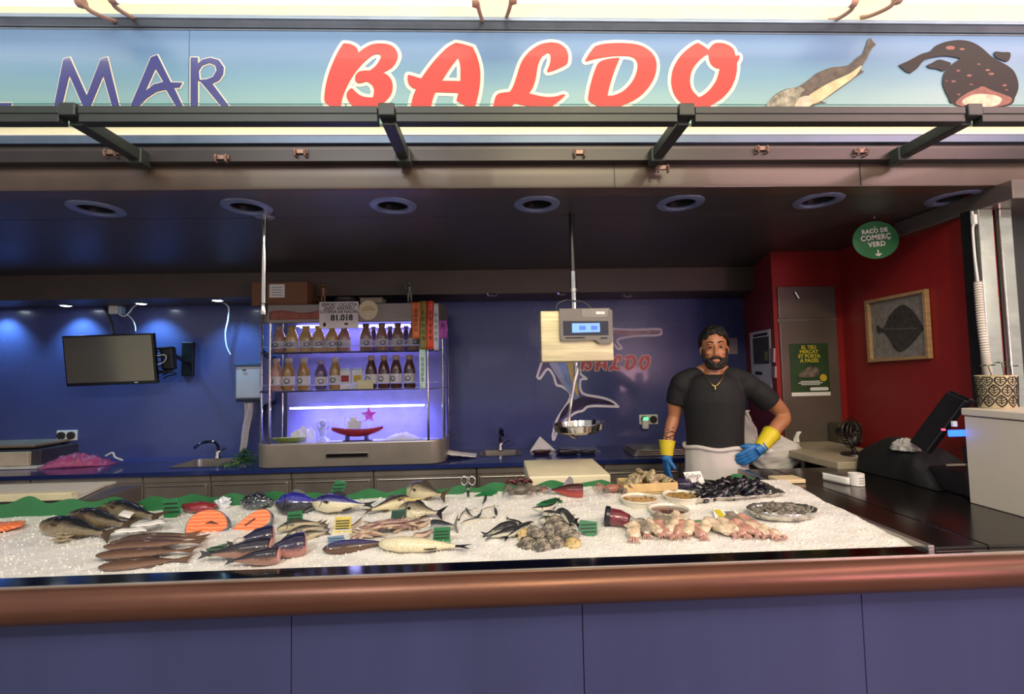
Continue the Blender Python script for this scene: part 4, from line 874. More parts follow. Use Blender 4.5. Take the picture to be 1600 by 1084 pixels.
# napkin, paper cone, plates, trays on the worktop
a, b2 = wtop(697, 718), wtop(745, 711)
o = MB().grid(lambda u, v: (a.x+(b2.x-a.x)*u, a.y+.02+.2*v, .852+.05*(1-u)*sin(pi*(.2+.7*v))+.006*noise.noise((u*8, v*8, 0))+.006), 14, 10).build('napkin', M_paper, None, True, solid=.002); tag(o, 'crumpled white paper on the worktop right of the drinks cabinet', 'napkin')
a = wtop(828, 706); pk = at(844, 682, Y=a.y+.08); e = wtop(868, 704)
o = MB().add([(a.x, a.y, .853), (e.x, a.y+.02, .853), (pk.x, a.y+.10, pk.z), (a.x+.03, a.y+.2, .853), (e.x-.02, a.y+.2, .853)], [(0, 1, 2), (0, 2, 3), (1, 4, 2)]).build('paper_cone', M_paper, None, solid=.002); tag(o, 'white paper folded into a cone on the worktop under the scale pan', 'paper')
for i, (px, c, r) in enumerate([(846, '4c2c34', .07), (886, '3a3440', .085), (918, '3c3a48', .06)]):
    p = wtop(px, 709); p.y = max(p.y, WY+.1)
    t = thing('small_tray', ['dark red plastic tray in front of the paper cone', 'dark steel plate on the worktop below the scale pan', 'small dark dish on the worktop right of the plate'][i], 'tray', (p.x, p.y, .852), group='small trays on the worktop')
    MB().lathe([(0, 0), (r*.8, 0), (r, .016), (r*1.03, .017), (r*.98, .022), (r*.78, .006), (0, .006)], 22, (p.x, p.y, .8525), sx=1.15).build('dish', mat('tray_%d' % i, c, .3, .2), t, True)
    MB().tube([(p.x-r*.7, p.y-.01, .876), (p.x+r*.2, p.y, .877), (p.x+r*1.25, p.y+.03, .879)], [.004, .005, .008], 7, squash=.5).build('utensil', M_steel, t, True)
a, b2 = wtop(880, 708), wtop(938, 706)
o = MB().box(a.x, b2.x, a.y, a.y+.25, .852, .858).build('paper_sheet', mat('greyish_sheet', '6e7a9a', .4), None); tag(o, 'flat greyish sheet on the worktop left of the steel trays', 'sheet')
t = thing('tray_stack', 'stack of steel trays on the worktop left of the shopkeeper', 'tray', (at(1030, 700, Y=3.75).x, 3.8, .852))
xa, xb = at(988, 700, Y=3.7).x, at(1075, 700, Y=3.7).x
for k in range(3):
    MB().prism(rrect(xa+.01*k, xb-.008*k, 3.68, 4.0, .03), .014, None, .852+.016*k).build('steel_tray', M_steelh, t, bevel=.003)
# notices on the blue wall
o = MB().box(at(1138, 540, Y=BACK).x, at(1152, 540, Y=BACK).x, BACK-.004, BACK, at(1145, 553, Y=BACK).z, at(1145, 528, Y=BACK).z).build('wall_notice', mat('pinkish_paper', 'a8949a', .7), None); tag(o, 'small pale notice on the blue wall beside the shopkeeper head', 'notice')
# ------------------------------------------------------------------ swordfish mural
MY = BACK-.002
mu = thing('swordfish_mural', 'swordfish mural with white outline and small red lettering on the blue wall', 'mural', (at(930, 600, Y=BACK).x, BACK, 1.2))
def mp(p): q = at(830+p[0]*.2306, 450+p[1]*.2306, Y=MY); return (q.x, q.z)
MU = Matrix.Translation((0, MY, 0)) @ Matrix.Rotation(pi/2, 4, 'X')
sw = [(880,295),(860,278),(700,282),(550,275),(430,240),(300,250),(200,330),(120,420),(75,495),(40,600),(60,612),(110,548),(150,590),(172,655),(210,668),(268,735),(175,890),(145,1000),(155,1025),(195,930),(290,850),(350,830),(400,800),(590,803),(550,768),(480,742),(370,722),(335,690),(335,622),(375,615),(330,572),(350,520),(430,430),(540,378),(590,412),(612,405),(585,350),(700,325),(860,318)]
P = [mp(p) for p in cr(sw, 4, (9, 17, 23, 29, 34))]
flat('body_print', [P], mat('mural_violet', '604c88', .3, 0, .5, 5, coat=.3), mu, MU, .001)
st = stroke([P], .011, .004); st.v = [MU @ (v+Vector((0, 0, .0008))) for v in st.v]; st.build('outline', mat('mural_white', 'f0e8ee', .4), mu)
def mprint(nm, pts, mm, l, cn=()): flat(nm, [[mp(p) for p in cr(pts, 4, cn)]], mm, mu, MU @ Matrix.Translation((0, 0, .0006*l)), .0006)
mprint('flank_print', [(130,470),(230,380),(300,420),(330,560),(320,700),(330,770),(280,740),(210,620)], mat('mural_blue', '7c92c8', .3, 0, .3, 8), 1)
mprint('yellow_band', [(230,400),(280,420),(300,560),(310,660),(320,740),(290,680),(255,560)], mat('mural_yellow', 'd8b050', .3, 0, .3, 8), 2)
mprint('belly_print', [(120,500),(160,480),(200,560),(250,660),(265,720),(210,650),(170,590)], mat('mural_pale', '9aa2c8', .3, 0, .2, 8), 2)
mprint('bill_print', [(560,285),(700,290),(860,285),(868,300),(700,316),(570,312)], mat('mural_rose', 'b08488', .3, 0, .4, 12), 2)
mprint('tail_print', [(330,740),(420,745),(520,765),(560,790),(420,782),(330,810),(280,830),(250,800)], mat('mural_dark', '33264a', .3, 0, .4, 12), 2)
mprint('lower_fin_print', [(265,770),(240,850),(190,900),(165,980),(200,850)], mat('mural_dark', '33264a'), 2)
M_mred = mat('mural_red', 'cf4844', .35)
for outl, hole, ox in ((Bp, None, 490), (Ap, Ah, 620), (Lp, None, 760), (Dp, None, 900), (Op, Oh, 1030)):
    def mm_(p): X_, Y_ = ox+p[0]*K, 50+p[1]*K; q = at(907+(X_-505)*.168, 554+(Y_-63)*.225-.0*(X_-505), Y=MY); return (q.x, q.z)
    polys = [[mm_(p) for p in cr(q, 3)] for q in (outl, hole) if q]
    flat('red_letter', polys, M_mred, mu, MU @ Matrix.Translation((0, 0, .002)), .001)
    L = mu.children[-1]
    st = stroke(polys, .008, .003); st.v = [MU @ (v+Vector((0, 0, .001))) for v in st.v]; st.build('letter_outline', mat('mural_cream', 'e8ccc4', .4), None).parent = L
# ------------------------------------------------------------------ fish builder
PROF = {
 'bass': [(0,.04),(.03,.3),(.1,.62),(.22,.93),(.35,1),(.5,.93),(.7,.6),(.86,.3),(.95,.22),(1,.24)],
 'bream': [(0,.05),(.04,.42),(.12,.8),(.25,1),(.4,1),(.58,.8),(.76,.42),(.9,.19),(1,.2)],
 'slim': [(0,.06),(.04,.42),(.12,.75),(.3,1),(.55,.9),(.78,.52),(.92,.25),(1,.2)],
 'tuna': [(0,.05),(.05,.42),(.16,.82),(.34,1),(.55,.84),(.76,.42),(.9,.14),(1,.12)],
 'sole': [(0,.12),(.04,.45),(.12,.78),(.3,1),(.5,.95),(.7,.72),(.86,.42),(.95,.2),(1,.15)],
 'piece': [(0,.85),(.05,.97),(.2,1),(.45,.86),(.7,.55),(.9,.25),(1,.12)],
 'worm': [(0,.25),(.06,.6),(.2,.95),(.5,1),(.75,.75),(.92,.4),(1,.15)]}
def interp(P, t):
    for (a, ha), (b, hb) in zip(P, P[1:]):
        if t <= b: k = (t-a)/(b-a); k = k*k*(3-2*k)*.5+k*.5; return ha+(hb-ha)*k
    return P[-1][1]
def fish_mesh(L, H, W, prof, bend=0, sway=0, ns=18, nr=14):
    P = PROF[prof]; vs, uv, fs = [], [], []
    for i in range(ns+1):
        t = i/ns; t = t**1.15 if t < 1 else 1; h = interp(P, t)
        cz = bend*L*4*(t-.5)**2+.06*H*(1-t); cy = sway*L*sin(pi*1.5*t)
        for j in range(nr):
            a = 2*pi*j/nr; dz = -cos(a); dy = sin(a)*(abs(sin(a))**.15 if sin(a) else 1)
            vs.append(((t-.5)*L, cy+dy*W/2*(h**.8), cz+dz*H/2*h)); uv.append((t, (1+dz)/2))
    for i in range(ns):
        for j in range(nr): fs.append((i*nr+j, (i+1)*nr+j, (i+1)*nr+(j+1)%nr, i*nr+(j+1)%nr))
    fs += [tuple(range(nr)), tuple(ns*nr+j for j in range(nr-1, -1, -1))]
    me = bpy.data.meshes.new('body'); me.from_pydata(vs, [], fs); l = me.uv_layers.new(name='uv')
    for lp in me.loops: l.data[lp.index].uv = uv[lp.vertex_index]
    for p in me.polygons: p.use_smooth = True
    me.update(); return me
def fishmat(name, back, side, belly, e=(.34, .5, .66), rough=.24, stripes=0, spots=0, nz=.16, stripe='1c2428', sscale=60, coat=.5):
    if name in MC: return MC[name]
    s = NT(name); uv = s.n('ShaderNodeUVMap', uv_map='uv').outputs[0]; xyz = s.n('ShaderNodeSeparateXYZ', {0: uv})
    n = s.noise(22, 4, 'Object'); k = s.n('ShaderNodeMath', {0: n, 1: nz}, operation='MULTIPLY').outputs[0]
    v = s.n('ShaderNodeMath', {0: s.n('ShaderNodeMath', {0: xyz.outputs[1], 1: k}, operation='ADD').outputs[0], 1: nz*.5}, operation='SUBTRACT').outputs[0]
    c = s.ramp(v, [(e[0], belly), (e[1], side), (e[2], back)])
    if stripes:
        wv = s.n('ShaderNodeTexWave', {'Vector': s.coord('Object'), 'Scale': stripes, 'Distortion': 6, 'Detail': 2, 'Detail Scale': 2}).outputs[1]
        f = s.n('ShaderNodeMath', {0: s.ramp(wv, [(.45, '000000'), (.6, 'ffffff')]), 1: s.ramp(v, [(e[1]+.02, '000000'), (e[2], 'ffffff')])}, operation='MULTIPLY').outputs[0]
        c = s.mix(f, c, stripe)
    if spots:
        vo = s.n('ShaderNodeTexVoronoi', {'Vector': s.coord('Object'), 'Scale': spots}).outputs[0]
        c = s.mix(s.ramp(vo, [(.18, 'ffffff'), (.34, '000000')]), c, stripe)
    s.set('Base Color', c); s.set('Roughness', rough); s.set('Coat Weight', coat+.2); s.set('Coat Roughness', .05); s.set('Metallic', .12)
    vo = s.n('ShaderNodeTexVoronoi', {'Vector': s.n('ShaderNodeMapping', {'Vector': uv, 'Scale': (sscale, sscale*.35, 1)}).outputs[0], 'Scale': 1.0}).outputs[0]
    s.bump(s.n('ShaderNodeMath', {0: vo, 1: s.noise(45, 3)}, operation='ADD').outputs[0], .6, .004)
    MC[name] = s.m; return s.m
def rest(root, pts, sink=.003, dz=0):
    """drop the thing until it rests in the ice"""
    M = root.matrix_basis.to_3x3(); loc = root.location; low = 1e9
    for p in pts:
        q = M @ Vector(p); low = min(low, q.z-ice_z(loc.x+q.x, loc.y+q.y))
    root.location.z = -low-sink+dz
M_eye = mat('fish_eye', 'c9b67a', .1, .2, .1, 40, coat=1); M_pup = mat('fish_pupil', '060606', .08, 0, 0, 5, coat=1)
def fish(name, label, cat, group, nose, tail, H, W, prof, m, mf, rb=60, dz=0, bend=0, sway=0, tailh=1.0, dorsal=1, eye=.07, gill=True, anal=True, fork=.45, cut=None, sink=.004, yaw=0):
    a, b = on_ice(*nose), on_ice(*tail); d = b-a; L = math.hypot(d.x, d.y)*.97; hd = math.atan2(d.y, d.x)
    t = thing(name, label, cat, ((a.x+b.x)/2, (a.y+b.y)/2, 0), group=group, local=True)
    sg = 1 if d.x > 0 else -1
    pitch = math.atan2(d.z, L)
    t.matrix_basis = Matrix.Translation(t.location) @ Matrix.Rotation(hd, 4, 'Z') @ Matrix.Rotation(-pitch, 4, 'Y') @ Matrix.Rotation(-radians(rb)*sg, 4, 'X')
    Lb = L*(.84 if tailh else 1.0); me = fish_mesh(Lb, H, W, prof, bend, sway); me.materials.append(m)
    off = -(L-Lb)/2
    for v in me.vertices: v.co.x += off
    body = obj('body', me, t, autosmooth=False)
    rest(t, [v.co for v in me.vertices], sink, dz)
    ze = bend*L; x1 = off+Lb/2; P = PROF[prof]
    if tailh:
        th = H*.42*tailh; x2 = L/2
        poly = [(x1-.02*L, -.09*H), (x1+.3*(x2-x1), -th*.5), (x2, -th), (x2-fork*(x2-x1), 0), (x2, th), (x1+.3*(x2-x1), th*.5), (x1-.02*L, .09*H)]
        o = MB().prism([(x, y+ze) for x, y in poly], .0024, Matrix.Translation((0, .0012, 0)) @ Matrix.Rotation(pi/2, 4, 'X')).build('tail_fin', mf, t, bevel=.0008)
    def topz(u, s): return bend*Lb*4*(u-.5)**2+.06*H*(1-u)+s*H/2*interp(P, u)
    if dorsal:
        us = [.3+.05*i for i in range(8)]
        up = [((u-.5)*Lb+off, topz(u, 1)-.02*H+dorsal*.17*H*sin(pi*(i/7)**.7)*(1 if i % 2 else .86)) for i, u in enumerate(us)]
        lo = [((u-.5)*Lb+off, topz(u, 1)-.06*H) for u in us]
        MB().prism(up+lo[::-1], .0022, Matrix.Translation((0, .0011, 0)) @ Matrix.Rotation(pi/2, 4, 'X')).build('dorsal_fin', mf, t)
    if anal:
        us = [.62+.04*i for i in range(5)]
        lo = [((u-.5)*Lb+off, topz(u, -1)-.12*H*sin(pi*i/4.5)) for i, u in enumerate(us)]; up = [((u-.5)*Lb+off, topz(u, -1)+.05*H) for u in us]
        MB().prism(up+lo[::-1], .002, Matrix.Translation((0, .001, 0)) @ Matrix.Rotation(pi/2, 4, 'X')).build('anal_fin', mf, t)
    if eye:
        u = .105 if prof != 'slim' else .08; r = eye*H*.75
        for sy in (-1, 1):
            c = ((u-.5)*Lb+off, sy*(W/2*interp(P, u)**.8*.86), topz(u, 0)+H*.08)
            e = MB().ball(c, (r, r*.5, r), 10, 6).build('eye', M_eye, t, True)
            MB().ball((c[0], c[1]+sy*r*.28, c[2]), (r*.55, r*.32, r*.55), 8, 6).build('pupil', M_pup, None, True).parent = e
    if gill:
        u = .22
        for sy in (-1, 1):
            pts = []
            for k in range(7):
                aa = pi*(.22+.56*k/6); uu = u+.035*sin(pi*k/6); h = interp(P, uu)
                pts.append(((uu-.5)*Lb+off, sy*W/2*h**.8*sin(aa)*(sin(aa)**.15)*1.01+sway*Lb*sin(pi*1.5*uu), topz(uu, 0)-cos(aa)*H/2*h*1.01))
            MB().tube(pts, [.0006, .0014, .0018, .002, .0018, .0014, .0006], 6).build('gill_edge', mf, t, True)
            pf = MB(); x = (u+.05-.5)*Lb+off; zc = topz(u, 0)-.14*H; y = sy*(W/2*.97+.0015)
            pf.add([(x, y, zc), (x+.07*L, y+sy*.004, zc+.05*H), (x+.12*L, y+sy*.006, zc-.02*H), (x+.09*L, y+sy*.004, zc-.11*H)], [(0, 1, 2, 3)]).build('pectoral_fin', mf, t, solid=.0012)
    if cut:
        MB().ball((off-Lb/2-.001, 0, topz(0, 0)), (.006, W/2*interp(P, 0)**.8*.93, H/2*interp(P, 0)*.93), 16, 8).build('cut_face', cut, t, True)
    return t
# ------------------------------------------------------------------ the catch, left to right
F_bass = fishmat('bass_skin', '15130f', '4e4230', '8e7e60', (.3, .5, .62), nz=.4)
F_fin = mat('fin_brown', '4a3c2c', .35, 0, .3, 60); F_find = mat('fin_dark', '1e1d22', .3, 0, .3, 60); F_finp = mat('fin_pale', '9c8c70', .35, 0, .3, 60)
gB = 'dark sea bass at the left of the ice'
for nose, tail, H, W, dz, lab in [((157,800),(258,820),.085,.052,.0,'rearmost dark sea bass at the left, with a white paper slip across it'), ((104,815),(214,833),.085,.055,.0,'middle dark sea bass of the three at the left'), ((60,829),(184,847),.09,.055,.0,'front dark sea bass at the left, open belly toward the front rail')]:
    f = fish('sea_bass', lab, 'fish', gB, nose, tail, H, W, 'bass', F_bass, F_fin, 52, dz)
# belly flaps of the front bass
f = f
for k, (dx, dz_, l) in enumerate([(.0, 0, .07), (.02, -.012, .075), (.03, -.026, .065)]):
    MB().grid(lambda u, v: (-.02+dx+l*u, -.028-.006*sin(3*u)-.012*v, -.030+dz_*1.0-.018*v+.004*sin(8*u)), 8, 4).build('belly_flap', F_finp, f, True, solid=.003)
# paper slips
def slip(pts, lab, mm, bars=None):
    P = [on_ice(*p) for p in pts]; top = [p+Vector((0, 0, .034)) for p in P]
    c = sum(top, Vector())/4; t = thing('paper_slip', lab, 'slip', tuple(c), group='paper slips on the sea bass')
    n = 8; MB().grid(lambda u, v: top[0].lerp(top[1], u).lerp(top[3].lerp(top[2], u), v)+Vector((0, 0, .004*sin(pi*u)+.002*sin(9*u))), n, 3).build('strip', mm, t, True, solid=.0012)
    if bars:
        MB().grid(lambda u, v: top[0].lerp(top[1], bars[0]+(bars[1]-bars[0])*u).lerp(top[3].lerp(top[2], bars[0]+(bars[1]-bars[0])*u), .15+.7*v)+Vector((0, 0, .0062)), 4, 2).build('yellow_mark', mat('yellow_mark', 'c8b432', .6), t, solid=.0008)
slip([(184,818),(208,800),(224,803),(202,823)], 'white paper slip with a yellow mark on the rearmost sea bass', M_paper, (.6, .95))
slip([(205,834),(255,824),(258,832),(208,840)], 'white paper strip lying between the sea bass and brown soles', M_paper)
slip([(178,842),(227,837),(229,845),(180,849)], 'white paper strip at the tail of the front sea bass', M_paper)
F_sole = fishmat('sole_skin', '3e2a20', '6a4a36', '7a5a44', (.2, .5, .8), .2, nz=.7, sscale=90)
F_solefin = mat('sole_fin', '6e5440', .35, 0, .35, 50)
for i, (nose, tail, dz) in enumerate([((182,847),(312,836),0), ((168,856),(326,846),.012), ((158,866),(322,856),.02), ((146,877),(308,867),.012), ((150,891),(300,876),.0)]):
    fish('sole', ['rearmost brown sole of the fan at the left', 'second brown sole from the back of the fan', 'middle brown sole on top of the fan', 'fourth brown sole from the back, its head lowest to the left', 'front brown sole nearest the rail, pale edge'][i], 'fish', 'brown soles fanned on the ice', nose, tail, .07, .02, 'sole', F_sole, F_solefin, 84, dz, .0, 0, .8, .6, .05, False, True, .1)
# salmon
s = NT('salmon_flesh'); wv = s.n('ShaderNodeTexWave', {'Vector': s.coord('Object'), 'Scale': 24, 'Distortion': 3, 'Detail': 2}, wave_type='RINGS').outputs[1]
s.set('Base Color', s.ramp(wv, [(.2, 'e0703c'), (.8, 'e67a46'), (.97, 'ee9a6c')])); s.set('Roughness', .25); s.set('Coat Weight', .4); M_salm = s.m
M_sskin = mat('salmon_skin', '6c6c78', .25, .3, .3, 40, coat=.4)
M_slit = mat('belly_cavity', '5a1c12', .4)
def steak(lab, pts, slit, gp):
    base = on_ice(*gp); Yp = base.y; Mx = Matrix.Translation((0, Yp, 0)) @ Matrix.Rotation(radians(90), 4, 'X')
    q = [at(x, y, Y=Yp) for x, y in cr(pts, 4)]; poly = [(p.x, p.z) for p in q]; c = (sum(p[0] for p in poly)/len(poly), min(p[1] for p in poly))
    T = Matrix.Translation((c[0], Yp, c[1]-.006)) @ Matrix.Rotation(radians(-38), 4, 'X') @ Matrix.Rotation(radians(90), 4, 'X')
    loc = [((x-c[0])*1.0, (y-c[1])*1.18) for x, y in poly]
    t = thing('salmon_steak', lab, 'salmon', (c[0], Yp, c[1]), group='salmon steaks')
    cc = (sum(p[0] for p in loc)/len(loc), sum(p[1] for p in loc)/len(loc))
    MB().prism(loc, .032, T, -.032).build('flesh', M_salm, t, bevel=.004)
    big = [(cc[0]+(x-cc[0])*1.06, cc[1]+(y-cc[1])*1.06) for x, y in loc]
    MB().prism(big, .028, T, -.033).build('skin', M_sskin, t, bevel=.003)
    sl = [at(x, y, Y=Yp) for x, y in slit]; sl = [(p.x-c[0], (p.z-c[1])*1.18) for p in sl]
    MB().prism(sl, .0015, T, .0).build('cavity', M_slit, t)
    return t
steak('left bright orange salmon steak on the ice', [(284,824),(286,809),(300,800),(322,799),(340,807),(349,822),(335,829),(310,833),(293,834)], [(313,818),(322,814),(337,819),(322,818)], (315,833))
steak('right bright orange salmon steak standing beside the left one', [(361,828),(364,819),(385,801),(402,797),(413,804),(413,816),(400,825),(380,830),(368,831)], [(377,820),(390,810),(393,811),(380,821)], (388,830))
def lump(name, lab, cat, px0, px1, h, mm, grp=None, ny=.06, nz=.4, dz=0, seed=0, sm=True):
    a, b = on_ice(*px0), on_ice(*px1); c = (a+b)/2; L = (b-a).length
    t = MB()
    hd = math.atan2((b-a).y, (b-a).x)
    def f(u, v):
        th, ph = pi*u, 2*pi*v; p = Vector((-cos(th), sin(th)*cos(ph), sin(th)*sin(ph)))
        k = 1+nz*noise.noise(p*1.7+Vector((seed, 3, 0)))+nz*.35*noise.noise(p*4+Vector((seed, 0, 7)))
        p = Vector((p.x*L/2*k, p.y*ny/2*k, p.z*h/2*k)); p.rotate(Matrix.Rotation(hd, 3, 'Z'))
        z = ice_z(c.x, c.y)+h*.42+p.z+dz
        return (c.x+p.x, c.y+p.y, max(z, ice_z(c.x+p.x, c.y+p.y)-.004))
    t.grid(f, 24, 24); o = t.build(name, mm, None, sm, angle=False); return tag(o, lab, cat, grp)
lump('red_fish_loin', 'dark red loin of tuna behind the left salmon steak', 'fish piece', (287,799), (338,799), .05, fishmat('tuna_red', '5a1418', '6e1c20', '8a3034', rough=.2), None, .07, .2)
o = lump('salmon_fillet', 'orange salmon fillet cut off by the left edge of the picture', 'salmon', (-60,838), (40,824), .035, M_salm, None, .12, .15)
lump('plastic_scrap', 'crumpled clear plastic scrap standing behind the salmon steaks', 'plastic', (338,794), (357,793), .05, mat('clear_plastic', 'd0d4dc', .1, 0, .1, 30, coat=.6), None, .03, .9, 0, 4)
# big blue fish
F_bon = fishmat('bonito_skin', '26246a', '5a5c98', 'd8cfae', (.36, .46, .6), .2, stripes=0)
F_dark = fishmat('dark_mackerel_skin', '14171c', '2c3440', '54585c', (.2, .4, .55), .16, spots=95, stripe='b9c0c4', nz=.2)
F_blue = fishmat('blue_bonito_skin', '2a2a92', '22243a', '2a2c34', (.3, .45, .62), .18, nz=.3)
F_brown = fishmat('brown_backed_skin', '3a3428', '9c8c62', 'd6cba4', (.36, .46, .6), .22)
gT = 'large blue-backed fish below the drinks cabinet'
fish('mackerel', 'glossy black speckled fish behind the right salmon steak', 'fish', gT, (374,795), (448,792), .075, .06, 'tuna', F_dark, F_find, 30, 0)
fish('bonito', 'dark fish with a vivid blue back behind the green tag', 'fish', gT, (428,803), (520,797), .10, .07, 'tuna', F_blue, F_find, 28, 0, 0, 0, .6)
fish('bonito', 'large blue-backed bonito with a cream belly, right of the vivid blue fish', 'fish', gT, (485,801), (588,803), .085, .06, 'tuna', F_bon, F_find, 45, .012, 0, 0, .5, 1.6)
fish('bass', 'brown-backed white-bellied fish pointing right behind the yellow card', 'fish', gT, (644,787), (566,808), .068, .05, 'bass', F_brown, F_fin, 52, 0, 0, 0, .5)
F_bream = fishmat('bream_skin', '4a4438', '8f8468', 'c9bd98', (.3, .5, .7), .22, nz=.4)
F_bream2 = fishmat('speckled_bream_skin', '4c463a', '9a9076', 'd0c6a4', (.26, .42, .8), .22, spots=140, stripe='2a2822', nz=.3)
fish('sea_bream', 'grey bream with raised head at the back of the ice before the steel door', 'fish', 'sea breams', (634,776), (702,786), .095, .05, 'bream', F_bream, F_fin, 46, 0)
fish('sea_bream', 'speckled bream right of the small green tag', 'fish', 'sea breams', (620,805), (697,810), .088, .045, 'bream', F_bream2, F_find, 58, 0)
F_whit = fishmat('whiting_skin', '3c382e', '8a8066', 'c4b894', (.3, .46, .58), .2)
gW = 'slim grey whitings by the green tag'
for i, (n_, t_, dz) in enumerate([((436,828),(506,818),0), ((430,836),(514,822),.012), ((446,844),(516,827),.008), ((462,847),(517,833),0)]):
    fish('whiting', ['rearmost slim grey whiting below the tall green tag', 'second slim whiting of the four, head farthest left', 'third slim whiting of the four in the bundle', 'front slim whiting of the four nearest the rail'][i], 'fish', gW, n_, t_, .036, .03, 'slim', F_whit, F_fin, 45, dz, -.06, 0, .9, .7)
# monkfish pieces
F_monk = fishmat('monkfish_skin', '181436', '33243c', 'a87468', (.14, .3, .5), .16, nz=.35)
F_monk2 = fishmat('monkfish_brown_skin', '201c28', '3c2e2c', 'a87c6c', (.16, .3, .5), .16, nz=.4)
M_pinkf = mat('pink_cut_flesh', 'c88f86', .3, 0, .25, 40, coat=.4)
gM = 'cut monkfish pieces near the front rail'
for i, (n_, t_, H, m_, dz) in enumerate([((428,852),(352,868),.075,F_monk,.008), ((424,870),(308,881),.07,F_monk2,0), ((478,864),(400,880),.085,F_monk,0), ((436,880),(350,889),.055,F_monk2,0)]):
    fish('monkfish_piece', ['rear purple-black monkfish piece, farthest from the rail', 'long dark monkfish tail pointing left to the flat green tag', 'rightmost purple monkfish piece with pink flesh', 'small pinkish monkfish piece nearest the rail'][i], 'fish piece', gM, n_, t_, H, .06, 'piece', m_, F_find, 42, dz, 0, 0, .5, .5, 0, False, False, .3, M_pinkf)
lump('pale_roe', 'small round pale organ lying on the monkfish pieces', 'offal', (364,871), (384,867), .03, mat('pale_roe', 'b9b0a8', .2, 0, .15, 30, coat=.6), None, .03, .15, .035, 3)
# pink pile
F_pink = fishmat('small_pink_skin', '6a4a48', '94706a', 'd8bea0', (.35, .5, .62), .22, nz=.35)
F_pink2 = fishmat('small_mauve_skin', '5a3e42', '7a5854', 'a88478', (.35, .5, .62), .22, nz=.35)
for i in range(44):
    px = 556+112*((i*.618) % 1); py = 822+22*((i*.377) % 1)
    a = U(-.5, .45) if i % 3 else U(.6, 1.1); L = U(18, 34)
    if px > 640: a = U(.3, 1.4); L = U(14, 24)
    n_ = (max(546, px-L*cos(a)), min(848, py+L*.4*sin(a))); t_ = (min(678, px+L*cos(a)), max(812, py-L*.4*sin(a)))
    dz = max(0, .03-.0006*abs(px-612)-.002*abs(py-833))+U(0, .012)
    fish('small_pink_fish', 'small slim pinkish fish in the heap between the yellow card and the green tag', 'fish', 'small pinkish fish in a heap', n_, t_, U(.014, .022), .014, 'worm', F_pink if i % 3 != 1 else F_pink2, F_finp, U(40, 130), dz, U(-.12, .14), U(-.04, .04), 0, 0, 0, False, False)
# knife fish & hake
fish('scabbard_fish', 'long slim dark brown fish with a purple sheen near the front rail', 'fish', None, (502,866), (604,853), .05, .026, 'slim', fishmat('brown_violet_skin', '2c2660', '3a2a24', '54361c', (.3, .5, .7), .2), F_find, 40, 0, 0, 0, 0, 0, .08, False, False)
fish('hake', 'plump cream-white hake lying belly up near the front rail', 'fish', None, (588,859), (738,863), .062, .05, 'slim', fishmat('hake_skin', '55524a', 'cdc19a', 'e2d7b2', (.7, .88, .99), .22), F_find, 78, 0, 0, 0, .5, 0, .05, False, True)
fish('mackerel_tail', 'dark forked tail of a fish sticking out behind a green tag', 'fish piece', None, (672,832), (718,829), .05, .035, 'piece', fishmat('mackerel_skin', '20242a', '5c646c', 'b0aea4', (.3, .45, .6), .18, stripes=30), F_find, 35, .005, 0, 0, 2.2, 0, 0, False, False, .5)
# anchovies
F_anch = fishmat('anchovy_skin', '1c222e', '8c8c8a', 'd6cfb8', (.42, .5, .6), .18)
gA = 'slim anchovies scattered on the ice'
for i, (n_, t_, H, rb) in enumerate([((733,796),(712,814),.016,70), ((725,797),(742,815),.016,50), ((718,819),(776,808),.02,60), ((744,814),(754,801),.016,10), ((752,798),(780,790),.017,70), ((760,778),(754,794),.017,5), ((776,806),(772,789),.015,10), ((746,796),(733,799),.014,80)]):
    fish('anchovy', ['whitish anchovy pointing to the back, farthest left of the scattered ones', 'small anchovy crossing the whitish one at the left', 'longest anchovy of the scattered ones, pointing left', 'dark short anchovy touching the longest one', 'pale-bellied anchovy below the rearmost dark one', 'rearmost dark anchovy nearest the scissors', 'dark curved anchovy at the right of the scattered ones', 'tiny pale anchovy among the scattered ones'][i], 'fish', gA, n_, t_, H, .013, 'slim', F_anch, F_find, rb, 0, .08 if i % 2 else -.05, 0, .9, 0, .1, False, False)
F_mack = fishmat('sardine_skin', '15181a', '4a4c48', 'd0ccb8', (.34, .44, .54), .18, stripes=0)
gS = 'sardines and mackerel in the middle heap'
for i, (n_, t_, H, W, rb, dz, bd) in enumerate([((812,826),(750,840),.042,.034,20,.0,-.05), ((818,834),(756,846),.038,.03,35,.004,.0), ((836,824),(784,851),.036,.028,60,.006,0), ((842,836),(800,838),.036,.03,95,.006,0), ((840,822),(896,824),.036,.03,70,.012,-.10), ((836,814),(884,798),.032,.026,60,.022,.16), ((846,812),(900,818),.034,.03,50,.012,0), ((868,806),(906,820),.04,.03,15,.004,-.06), ((872,812),(908,830),.04,.034,20,.004,0), ((878,812),(893,834),.034,.026,85,.02,0), ((786,824),(826,818),.03,.024,80,0,-.08), ((818,824),(790,810),.022,.016,15,0,0)]):
    fish('sardine', ['dark sardine at the left end of the middle heap', 'dark sardine lowest at the left of the heap', 'dark sardine slanting to the front rail', 'silvery yellow-bellied sardine above the oysters', 'white-bellied sardine curving across the heap', 'curled sardine on top of the heap, tail up right', 'sardine behind the curled one, pointing left', 'dark sardine at the back right of the heap', 'dark sardine nearest the pentagonal green tag', 'pale sardine standing on its edge at the right of the heap', 'white-bellied sardine at the back left of the heap', 'thin dark sardine tail at the back left of the heap'][i], 'fish', gS, n_, t_, H, W, 'slim', F_mack, F_find, rb, dz, bd, 0, .8, 0, .08)
